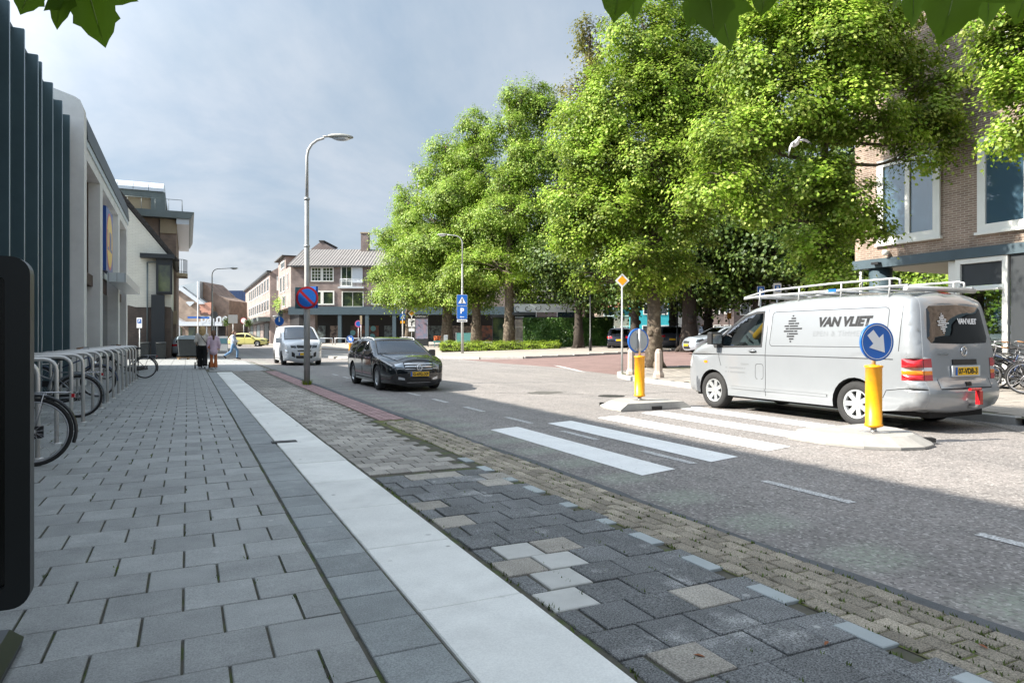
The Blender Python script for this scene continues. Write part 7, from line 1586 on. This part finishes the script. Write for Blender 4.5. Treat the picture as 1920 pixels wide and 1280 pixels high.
# --- bins, boards, planters
def bin_(label, loc, rz, s=1.0):
    t = thing('wheeled_bin', label, 'bin', loc, rz, 'dark wheeled bins by the white house')
    MB().box((0, 0, .52), (.48, .56, .86), bev=.0, taper=(1.18, 1.2)).xf(Matrix.Identity(4)).build('body', MATS['plastic_bin'], t); MB().box((0, 0, 1.0), (.6, .72, .09), bev=.03).build('lid', MATS['plastic_bin'], t); MB().tube([(-.26, .36, .98), (.26, .36, .98)], .02, 6).build('handle', MATS['plastic_bin'], t)
    for sg in (1, -1): MB().lathe([(.1, -.03), (.1, .03)], (sg * .26, .3, .1), 16, 'x').build('wheel', MATS['tyre'], t)
    t.scale = (s, s, s); return t
bin_('dark wheeled bin nearest the brown brick base', (-2.4, 47.6, .016), R(175)); bin_('dark wheeled bin beside the first one, under the bay window', (-1.5, 47.4, .016), R(183))
t = thing('waste_container', 'black waste container on a pallet left of the woman', 'container', (.02, 46.0, .016), R(4))
MB().box((0, 0, .72), (1.0, .8, 1.0), taper=(1.15, 1.15)).build('body', MATS['plastic_bin'], t); MB().prism([(-.6, 1.23), (.6, 1.23), (.55, 1.38), (.2, 1.46), (-.2, 1.46), (-.55, 1.38)], -.5, .5, 'y').build('lid', M('lid_blue', (.22, .28, .32), .5), t)
for y in (-.35, 0, .35): MB().box((0, y, .11), (1.2, .12, .03)).build('pallet_board', MATS['timber'], t)
for x in (-.5, 0, .5): MB().box((x, 0, .05), (.1, .9, .1)).build('pallet_block', MATS['timber'], t)
p = at(417, 43); t = thing('notice_board', 'grey framed notice board standing right of the girl', 'sign', (p.x, p.y, .016), -YAW)
MB().b2(-.34, .34, -.03, .03, .5, 1.35).build('panel', MATS['sign_grey'], t); MB().b2(-.36, .36, -.035, .035, 1.35, 1.41).build('top_rail', MATS['galv'], t); MB().b2(-.30, .30, -.045, -.031, .95, 1.28).build('notice', MATS['sign_teal'], t); MB().b2(-.36, .36, -.15, .15, .18, .3).build('foot', MATS['panel_white'], t)
for x in (-.33, .30): MB().b2(x, x + .04, -.03, .03, 0, .5).build('leg', MATS['galv'], t)
t = thing('hoop_railing', 'white hoop railing in front of the shopping arcade', 'railing', SQ((630 - 960) * 76 / 1280, 76, .55), -YAW)
for k in range(4): MB().tube([(-1.6 + 1.5 * k, 0, 0), (-1.6 + 1.5 * k, 0, .75), (-.4 + 1.5 * k, 0, .75), (-.4 + 1.5 * k, 0, 0)], .06, 8).build('hoop', MATS['panel_white'], t)
M('flower_orange', (.6, .16, .05), .7, island=.3); M('terrace_teal', (.10, .30, .29), .6)
for px, lab in ((824, 'planter with orange flowers left of the hedge'), (886, 'planter with orange flowers between the lime trunks')):
    p = at(px, 60); e_ = EL(p.x, p.y) + .12; t = thing('flower_planter', lab, 'planter', (p.x, p.y, e_), -YAW, 'orange flower planters'); MB().box((0, 0, .5), (1.0, .4, .16), taper=(1.1, 1.1)).build('trough', MATS['terrace_teal'], t)
    for x in (-.42, .42): MB().tube([(x, 0, 0), (x, 0, .5)], .03, 6).build('leg', MATS['terrace_teal'], t)
    rs_ = np.random.RandomState(px); P_ = rs_.uniform(-1, 1, (260, 3)) * [.5, .2, .2] + [0, 0, .8]; lf = leaf_cloud('flowers', P_, np.repeat([[0, -.5, 1.]], 260, 0), .14, 'flower_orange', t, rs_); lf['kind'] = 'stuff'
p = at(836, 58); e_ = EL(p.x, p.y) + .12; t = thing('utility_cabinet', 'white utility cabinet beside the left lime trunk', 'cabinet', (p.x, p.y, e_), -YAW); MB().box((0, 0, .55), (.34, .3, 1.1), bev=.02).build('case', MATS['panel_white'], t); MB().box((0, -.152, .55), (.28, .006, .95)).build('door', MATS['fascia_pale'], t)
p = at(873, 57); t = thing('glass_screen', 'pale green glass terrace screen behind the lamp post', 'screen', (p.x, p.y, EL(p.x, p.y) + .12), -YAW); MB().b2(-.8, .8, -.02, .02, .1, 1.25).build('pane', MATS['terrace_teal'], t)
for x in (-.8, .8): MB().b2(x - .03, x + .03, -.03, .03, 0, 1.3).build('post', MATS['galv'], t)
# hanging baskets on posts and terrace plants
for px, Z, y, lab in ((426, 80, 603, 'hanging flower basket beside the grey sign back'), (466, 88, 605, 'hanging flower basket in front of the far street')):
    p = at(px, Z); e_ = EL(p.x, p.y); z = 1.3 + (634 - y) / 1280 * Z - e_; t = thing('basket_post', lab, 'planter', (p.x, p.y, e_), 0, 'hanging flower baskets'); MB().lathe([(.05, 0), (.04, z)], n=8).build('post', MATS['black'], t); rs_ = np.random.RandomState(px); P_ = rs_.normal(size=(500, 3)) * [.24, .24, .24] + [0, 0, z]; lf = leaf_cloud('foliage', P_, P_ - [0, 0, z], .16, 'leaf_park', t, rs_); lf['kind'] = 'stuff'
q_ = SQ(-27.2, Z0) + Vector((0, 13 + 5, 5.3)); t = thing('terrace_plants', 'green potted plants along the terrace of the low wing', 'plants', q_); rs_ = np.random.RandomState(4); P_ = rs_.normal(size=(2400, 3)) * [.4, 3.0, .5] + [.2, -3.5, .75]; lf = leaf_cloud('foliage', P_, np.repeat([[-.6, -.3, .8]], 2400, 0), .3, 'leaf_lime_far', t, rs_); lf['kind'] = 'stuff'
for k in range(5): MB().lathe([(.16, 0), (.22, .4), (.2, .4), (0, .36)], (.1, -6.5 + 1.5 * k, -.1), 12).build('pot', MATS['stone_cream'], t)
# --- row of houses seen between the trunks on the far side of the park
def park_house(label, px0, px1, Z, h, wall, roof, seed):
    x0 = (px0 - 960) * Z / 1280; x1 = (px1 - 960) * Z / 1280; c = SQ((x0 + x1) / 2, Z); t = thing('park_house', label, 'house', c, 0); f = Front(SQ(x0, Z)[:2], (CY, -SY)); w_ = x1 - x0
    rel(f.part('wall', wall, t, (0, w_, -8, 0, 0, h)), t); mb = MB(); mb.add([f.P(0, .3, h), f.P(w_, .3, h), f.P(w_, -8, h), f.P(0, -8, h), f.P(0, -4, h + 3), f.P(w_, -4, h + 3)], [(0, 1, 5, 4), (2, 3, 4, 5), (1, 2, 5), (3, 0, 4)]); rel(mb.build('roof', MATS[roof], t), t)
    for k in range(2): rel(f.window(t, w_ * (.12 + .45 * k), w_ * (.43 + .45 * k), 1.2, 2.9, 2, 1, .1, sill=False), t)
    for k in range(2): rel(f.window(t, w_ * (.15 + .45 * k), w_ * (.40 + .45 * k), 4.2, 5.6, 1, 1, .1, sill=False), t)
    return t
M('net_teal', (.03, .36, .42), .7, var=.1, vscale=2); M('render_blue', (.16, .24, .34), .7, var=.05); M('shutter_white', (.7, .7, .68), .6)
park_house('house wrapped in turquoise scaffold netting beyond the park', 1196, 1262, 84, 6.5, 'net_teal', 'roof_tile_dark', 1); park_house('white rendered house beyond the park trees', 1262, 1300, 88, 5.2, 'render_white', 'roof_tile_dark', 2)
park_house('brick house with blue shopfront beyond the park', 1332, 1376, 82, 6.0, 'brick_main', 'roof_tile_dark', 3); park_house('low pale house behind the ivy kiosk', 1120, 1196, 90, 5.4, 'brick_diamond', 'roof_red', 4); park_house('brick house behind the van cab, beyond the park', 1376, 1452, 86, 6.2, 'brick_main', 'roof_tile_dark', 5)
park_house('brown house between the park trunks', 1300, 1332, 92, 5.0, 'brick_brown', 'roof_red', 6); park_house('long brick house seen behind the van roof rack', 1452, 1640, 88, 6.0, 'brick_diamond', 'roof_tile_dark', 7); park_house('brick house behind the open corner passage', 1640, 1840, 70, 5.8, 'brick_brown', 'roof_tile_dark', 8)
park_house('brick terrace house behind the hedge trees', 930, 1120, 96, 6.4, 'brick_main', 'roof_tile_dark', 9)
# ------------------------------------------------------------------ people and the gull
M('skin', (.62, .40, .30), .55, coords='obj', var=.06); M('hair_blonde', (.5, .34, .16), .6, coords='obj', var=.3, vscale=20); M('hair_brown', (.13, .065, .035), .6, coords='obj', var=.3, vscale=20); M('hair_dark', (.03, .022, .018), .6, coords='obj', var=.2)
M('cloth_cream', (.72, .67, .61), .9, coords='obj', var=.1, vscale=8); M('cloth_black', (.008, .008, .009), .9, coords='obj'); M('cloth_pink', (.72, .55, .66), .9, coords='obj', var=.1, vscale=8); M('cloth_rust', (.5, .15, .05), .9, coords='obj', var=.12, vscale=8); M('cloth_grey', (.38, .42, .50), .9, coords='obj', var=.1, vscale=8); M('denim', (.11, .21, .36), .9, coords='obj', var=.2, vscale=8)
M('cloth_yellow', (.75, .36, .02), .9, coords='obj', var=.08); M('shoe_white', (.6, .6, .6), .7, coords='obj'); M('cloth_navy', (.02, .03, .06), .9, coords='obj')
def blob(name, chains, mat, parent, vox=.016, smooth=6):
    """fuse tapered capsules into one continuous skin"""
    mb = MB()
    for pts, rr in chains:
        pts = [Vector(p) for p in pts]; rr = rr if isinstance(rr, (list, tuple)) else [rr] * len(pts)
        for p, r in zip(pts, rr): mb.sphere(p, r, 12, 8)
        if len(pts) > 1: mb.tube(pts, rr, 12)
    o = mb.build(name, MATS[mat], parent); m = o.modifiers.new('skin', 'REMESH'); m.mode = 'VOXEL'; m.voxel_size = vox; m.use_smooth_shade = True
    s = o.modifiers.new('soften', 'SMOOTH'); s.iterations = smooth; s.factor = .5
    dg = bpy.context.evaluated_depsgraph_get(); me = bpy.data.meshes.new_from_object(o.evaluated_get(dg)); o.modifiers.clear(); old = o.data; o.data = me; bpy.data.meshes.remove(old)
    me.polygons.foreach_set('use_smooth', [True] * len(me.polygons)); 
    if not me.materials: me.materials.append(MATS[mat])
    return o
def lerp3(a, b, t): return tuple(Vector(a).lerp(Vector(b), t))
def hand(wrist, d, side, curl=.5, s=1.0):
    """palm, four fingers of different length and a thumb, as capsule chains; d = pointing direction"""
    w_ = Vector(wrist); d = Vector(d).normalized(); lat = d.cross(Vector((0, 0, 1)))
    lat = (lat if lat.length > .2 else Vector((0, 1, 0))).normalized() * side; n = lat.cross(d).normalized() * side
    ch = [([w_, w_ + d * .05 * s, w_ + d * .085 * s], [.024 * s, .032 * s, .03 * s])]
    for k, L_ in enumerate((.075, .085, .08, .062)):
        b = w_ + d * .085 * s + lat * (.027 - .018 * k) * s; m = b + (d * .6 - n * curl * .6) * L_ * .55 * s; e = m + (d * (.6 - curl * .5) - n * curl) * L_ * .5 * s; ch.append(([b, m, e], [.0095 * s, .0088 * s, .0075 * s]))
    b = w_ + d * .03 * s + lat * .028 * s; ch.append(([b, b + (d * .5 + lat * .7) * .04 * s, b + (d * .9 + lat * .5 - n * .3 * curl) * .07 * s], [.012 * s, .011 * s, .009 * s])); return ch
def person(label, loc, rz, J, body='skin', clothes=(), hair=None, shoes=None, group=None, vox=.014, scale=1.0, head_r=.1):
    """J: joint name -> point in metres, facing +x; hands are built on the wrists"""
    t = thing('person', label, 'person', loc, rz, group); t.scale = (scale,) * 3; hd = Vector(J['head']); nk = Vector(J['neck']); ch = []
    f = Vector(J.get('face', (1, 0, 0))).normalized(); sd_ = Vector((-f.y, f.x, 0))
    ch += [([hd + Vector((0, 0, .03)), hd - Vector((0, 0, .045)) + f * .015], [.096, .075]), ([hd - Vector((0, 0, .085)) + f * .03], [.055]), ([nk, hd - Vector((0, 0, .08))], [.055, .05])]
    ch += [([hd + f * .088 + Vector((0, 0, .0)), hd + f * .108 - Vector((0, 0, .03))], [.012, .015]), ([hd + f * .085 - Vector((0, 0, .068)) - sd_ * .02, hd + f * .085 - Vector((0, 0, .068)) + sd_ * .02], [.010, .010])]
    for sg in (1, -1): ch.append(([hd + sd_ * sg * .088 - Vector((0, 0, .01)), hd + sd_ * sg * .092 + Vector((0, 0, .02))], [.016, .02]))
    ch += [([nk, J['chest'], J['belly'], J['hip']], [.07, .13, .12, .13])]
    for s_ in 'lr':
        sg = 1 if s_ == 'l' else -1
        ch += [([nk, J['sh' + s_]], [.06, .062]), ([J['sh' + s_], J['el' + s_], J['wr' + s_]], [.052, .042, .028]), ([J['hip'], J['hj' + s_]], [.12, .10]), ([J['hj' + s_], J['kn' + s_], J['an' + s_]], [.085, .058, .042]), ([J['an' + s_], J['to' + s_]], [.042, .032])]
        ch += hand(J['wr' + s_], Vector(J['wr' + s_]) - Vector(J['el' + s_]), sg)
    bd = blob('body', ch, body, t, vox, 4)
    for sg in (1, -1): MB().sphere(hd + f * .086 + sd_ * sg * .034 + Vector((0, 0, .015)), .012, 8, 6).build('eye', MATS['black'], bd)
    for nm, mat, chains in clothes: blob(nm, chains, mat, t, vox * 1.1, 5)
    if hair: blob('hair', hair[1], hair[0], t, vox, 4)
    if shoes:
        for s_ in 'lr': blob('shoe', [([Vector(J['an' + s_]) - Vector((.03, 0, .02)), Vector(J['to' + s_]) + Vector((.02, 0, .002))], [.05, .042])], shoes, t, .012, 3)
    return t
def stand(h=1.0, stride=0.0, armb=0.0):
    return dict(head=(.02, 0, 1.60), neck=(0, 0, 1.44), chest=(0, 0, 1.26), belly=(.01, 0, 1.08), hip=(0, 0, .95), shl=(0, .17, 1.39), shr=(0, -.17, 1.39), ell=(-.03, .23, 1.12), elr=(-.03, -.23, 1.12), wrl=(.03, .25, .88), wrr=(.03, -.25, .88), hjl=(0, .09, .88), hjr=(0, -.09, .88), knl=(.03, .09, .48), knr=(.03, -.09, .48), anl=(-.02, .09, .08), anr=(-.02, -.09, .08), tol=(.14, .10, .035), tor=(.14, -.10, .035))
def torso_cloth(J, r=1.0, low='hip', drop=0.0, sleeves='el', sr=.062, flare=0.0):
    c = [([J['neck'], J['chest'], J['belly'], tuple(Vector(J[low]) - Vector((0, 0, drop)))], [.085 * r, .158 * r, .15 * r, (.155 + flare) * r]), ([J['chest'], tuple(Vector(J['chest']) + Vector((0, 0, .06)))], [.16 * r, .14 * r])]
    for s_ in 'lr':
        c.append(([J['neck'], J['sh' + s_]], [.075 * r, .078 * r])); c.append(([J['sh' + s_], J['el' + s_]], [.075 * r, sr]))
        if sleeves == 'wr': c.append(([J['el' + s_], lerp3(J['el' + s_], J['wr' + s_], .88)], [sr, sr * .75]))
    return c
def leg_cloth(J, r=1.0, end=.95, bottom=.055):
    c = [([J['hip'], tuple(Vector(J['hip']) + Vector((0, 0, .06)))], [.15 * r, .14 * r])]
    for s_ in 'lr': c.append(([J['hip'], J['hj' + s_]], [.14 * r, .115 * r])); c.append(([J['hj' + s_], J['kn' + s_], lerp3(J['kn' + s_], J['an' + s_], end)], [.105 * r, .072 * r, bottom]))
    return c
# woman with a pushchair, walking away
J = stand(); J.update(ell=(.02, .25, 1.13), elr=(.02, -.24, 1.13), wrl=(.27, .22, 1.02), wrr=(.27, -.2, 1.02), knl=(.12, .09, .49), anl=(.10, .09, .08), tol=(.25, .1, .035), knr=(-.02, -.09, .47), anr=(-.17, -.09, .12), tor=(-.03, -.09, .04))
wo = person('woman with loose blonde hair in a cream jumper and black trousers pushing a pushchair', (.55, 31.4, .016), R(90), J, clothes=(('jumper', 'cloth_cream', torso_cloth(J, 1.04, 'hip', -.02, 'el', .07)), ('trousers', 'cloth_black', leg_cloth(J, 1.08, .82, .095))), hair=('hair_blonde', [([(0, 0, 1.67), (-.035, 0, 1.58), (-.06, 0, 1.46), (-.075, .0, 1.40)], [.105, .112, .10, .075]), ([(-.02, .07, 1.58), (-.04, .08, 1.44)], [.06, .05]), ([(-.02, -.07, 1.58), (-.04, -.08, 1.44)], [.06, .05])]), shoes='shoe_white', scale=1.02)
MB().tube([(.12, .14, 1.36), (-.02, .10, 1.46), (-.17, .02, 1.30), (-.17, -.14, 1.08), (-.05, -.22, .98)], .012, 6).build('bag_strap', MATS['cloth_black'], wo); MB().box((.0, -.235, .93), (.2, .08, .16), bev=.02).build('shoulder_bag', MATS['cloth_rust'], wo)
pc = thing('pushchair', 'black three-wheeled pushchair in front of the woman in cream', 'pushchair', (.55, 31.85, .016), R(90))
def pcw(x, y, r): 
    o = bpy.data.objects.new('wheel', None); COL.objects.link(o); o.parent = pc; o.location = (x, y, r); MB().torus((0, 0, 0), r - .025, .025, 'y', 24, 8).build('tyre', MATS['tyre'], o); MB().lathe([(r * .75, -.012), (r * .75, .012)], n=16, axis='y').build('hub_cap', MATS['trim_black'], o)
pcw(-.12, .27, .145); pcw(-.12, -.27, .145); pcw(.55, .0, .12)
MB().tube([(-.12, -.27, .145), (-.12, .27, .145)], .014, 6).tube([(-.12, .2, .15), (.2, .2, .5), (.1, .22, .8), (-.18, .22, 1.02), (-.2, 0, 1.03), (-.18, -.22, 1.02), (.1, -.22, .8), (.2, -.2, .5), (-.12, -.2, .15)], .014, 6).tube([(.55, 0, .12), (.35, 0, .3), (.2, .0, .45)], .016, 6).build('frame', MATS['black'], pc)
MB().lathe([(.0, -.2), (.22, -.2), (.22, .2), (0, .2)], (.28, 0, .62), 16, 'y').build('carrycot', MATS['cloth_black'], pc); MB().box((.05, 0, .3), (.35, .36, .14), bev=.03).build('shopping_basket', MATS['cloth_black'], pc)
# girl in pink
J = stand(); J.update(knl=(.05, .085, .48), anl=(.0, .085, .08), tol=(.15, .09, .035), elr=(-.02, -.24, 1.13), wrr=(.05, -.24, .93))
person('girl with a ponytail in a long pink coat and rust-coloured trousers', (.98, 31.35, .016), R(90), J, clothes=(('coat', 'cloth_pink', torso_cloth(J, 1.06, 'hip', .16, 'wr', .07, .02)), ('trousers', 'cloth_rust', leg_cloth(J, .88, .93, .088))), hair=('hair_brown', [([(0, 0, 1.66), (-.03, 0, 1.59)], [.104, .105]), ([(-.10, 0, 1.63), (-.15, 0, 1.52), (-.14, 0, 1.36), (-.13, 0, 1.26)], [.05, .055, .045, .02])]), shoes='shoe_white', scale=.93)
# man striding to the right
J = stand(); J.update(knl=(.22, .09, .52), anl=(.20, .09, .10), tol=(.36, .09, .04), knr=(-.12, -.09, .48), anr=(-.48, -.09, .24), tor=(-.44, -.09, .09), ell=(-.06, .22, 1.14), wrl=(.14, .18, 1.05), elr=(.08, -.22, 1.14), wrr=(.28, -.18, 1.12), head=(.06, 0, 1.59))
person('man in a grey jumper and blue jeans striding past the notice board', (2.5, 44.6, .016), R(-12), J, clothes=(('jumper', 'cloth_grey', torso_cloth(J, 1.06, 'hip', 0, 'wr', .062)), ('jeans', 'denim', leg_cloth(J, 1.0, .93, .065))), hair=('hair_brown', [([(.03, 0, 1.66), (.0, 0, 1.60)], [.102, .10])]), shoes='cloth_black')
# drivers
def sit(): return dict(head=(.0, 0, .80), neck=(-.03, 0, .62), chest=(-.06, 0, .42), belly=(-.06, 0, .22), hip=(-.04, 0, .08), shl=(-.03, .18, .56), shr=(-.03, -.18, .56), ell=(.15, .25, .36), elr=(.15, -.23, .36), wrl=(.38, .16, .44), wrr=(.38, -.14, .44), hjl=(.0, .09, .05), hjr=(.0, -.09, .05), knl=(.42, .12, .12), knr=(.42, -.12, .12), anl=(.62, .12, -.22), anr=(.62, -.12, -.22), tol=(.74, .12, -.26), tor=(.74, -.12, -.26))
J = sit(); person('driver in a yellow T-shirt holding the wheel of the silver van', tuple(van.matrix_world @ Vector((0, 0, 0)) + Vector((-.5, .40, 1.0)) if False else (9.80 - .5, 8.40 + .47, .98)), R(90), J, clothes=(('shirt', 'cloth_yellow', torso_cloth(J, 1.03, 'hip', 0, 'el', .066)), ('trousers', 'cloth_navy', leg_cloth(J, 1.0, .9, .06))), hair=('hair_dark', [([(-.01, 0, .865), (-.035, 0, .82)], [.1, .098])]))
J = sit(); person('driver behind the windscreen of the black estate car', (5.08 + .33, 18.45, .47), R(-90), J, clothes=(('shirt', 'cloth_grey', torso_cloth(J, 1.03, 'hip', 0, 'wr', .062)), ('trousers', 'cloth_navy', leg_cloth(J, 1.0, .9, .06))), hair=('hair_dark', [([(-.01, 0, .865), (-.035, 0, .82)], [.1, .098])]), scale=.86)
J = sit(); person('passenger behind the left side of the estate car windscreen', (5.08 - .33, 18.45, .47), R(-90), J, clothes=(('shirt', 'cloth_pink', torso_cloth(J, 1.03, 'hip', 0, 'wr', .062)), ('trousers', 'cloth_navy', leg_cloth(J, 1.0, .9, .06))), hair=('hair_brown', [([(-.01, 0, .865), (-.04, 0, .78), (-.05, 0, .68)], [.102, .1, .07])]), scale=.85)
for px, Z, rz, lab, top, low in ((1317, 62, 40, 'person in a grey top and dark trousers walking beyond the park trees', 'cloth_grey', 'cloth_black'), (1331, 64, 200, 'person in a rust jacket standing beyond the park trees', 'cloth_rust', 'denim')):
    J = stand(); J.update(knl=(.15, .09, .49), anl=(.1, .09, .08), tol=(.25, .1, .035)); p = at(px, Z); person(lab, (p.x, p.y, EL(p.x, p.y) + .12), R(rz), J, clothes=(('top', top, torso_cloth(J, 1.05, 'hip', 0, 'wr', .066)), ('trousers', low, leg_cloth(J))), hair=('hair_brown', [([(0, 0, 1.66), (-.03, 0, 1.60)], [.102, .1])]), shoes='cloth_black', vox=.02)
# gull gliding in front of the trees
M('feather_grey', (.50, .50, .53), .8, coords='obj', var=.06); M('feather_white', (.75, .74, .73), .8, coords='obj'); M('feather_tip', (.05, .05, .055), .8, coords='obj')
gp_ = SQ((1493 - 960) / 1280 * 13, 13, 1.3 + 366 / 1280 * 13); gl = thing('gull', 'grey and white gull gliding in front of the trees', 'bird', gp_, -YAW)
blob('body', [([(-.02, -.16, .02), (0, 0, 0), (.0, .12, -.01), (.0, .22, .0)], [.03, .055, .045, .015]), ([(-.03, -.2, .03)], [.032])], 'feather_white', gl, .008, 3)
def wing(pts, w0, w1):
    mb = MB(); n = len(pts)
    for i, p in enumerate(pts):
        p = Vector(p); c_ = w0 + (w1 - w0) * i / (n - 1)
        for k in range(5): f = k / 4; mb.v.append((p.x, p.y + c_ * (f - .35), p.z + .018 * math.sin(math.pi * f) * (1 - i / n)))
    for i in range(n - 1):
        for k in range(4): mb.f.append((i * 5 + k, i * 5 + k + 1, (i + 1) * 5 + k + 1, (i + 1) * 5 + k)); mb.sm.append(True)
    return mb
for nm, pts in (('wing', [(.03, 0, .02), (.12, .0, .055), (.2, .02, .05), (.27, .05, .02)]), ('wing', [(-.02, 0, .02), (-.08, -.01, .0), (-.115, .0, -.08), (-.125, .02, -.17)])):
    o = wing(pts, .15, .07).build(nm, MATS['feather_grey'], gl); m_ = o.modifiers.new('thickness', 'SOLIDIFY'); m_.thickness = .006
    e = Vector(pts[-1]); d = (e - Vector(pts[-2])).normalized(); tp = wing([e, e + d * .05, e + d * .08], .07, .02).build('wing_tip', MATS['feather_tip'], o); m_ = tp.modifiers.new('thickness', 'SOLIDIFY'); m_.thickness = .005
MB().lathe([(.008, 0), (.0, .04)], (-.03, 0, 0), 8).xf(Matrix.Translation((0, -.225, .03)) @ Matrix.Rotation(R(90), 4, 'X')).build('beak', MATS['sign_orange'], gl)

# a few dry leaves lying on the slabs
M('dry_leaf', (.28, .10, .04), .8, coords='obj')
for k, (x, y, a, lab) in enumerate(((2.42, 2.02, .4, 'small dry brown leaf on the dark slabs'), (2.98, 1.72, 1.3, 'small dry brown leaf on the clinker strip'), (1.86, 2.16, 2.2, 'tiny dry leaf beside the beige slab'))):
    mb = MB(); pts = [(0, 0), (.25, .12), (.6, .16), (1, 0), (.6, -.16), (.25, -.12)]
    mb.add([(px_ * .05 - .025, py_ * .05, .004 + .008 * abs(py_) * 4) for px_, py_ in pts] + [(0, 0, .003)], [(6, i, (i + 1) % 6) for i in range(6)], True); tag(mb.build('fallen_leaf', MATS['dry_leaf'], None, (x, y, TOP + .003), a), lab, 'leaf', 'dry leaves on the paving')
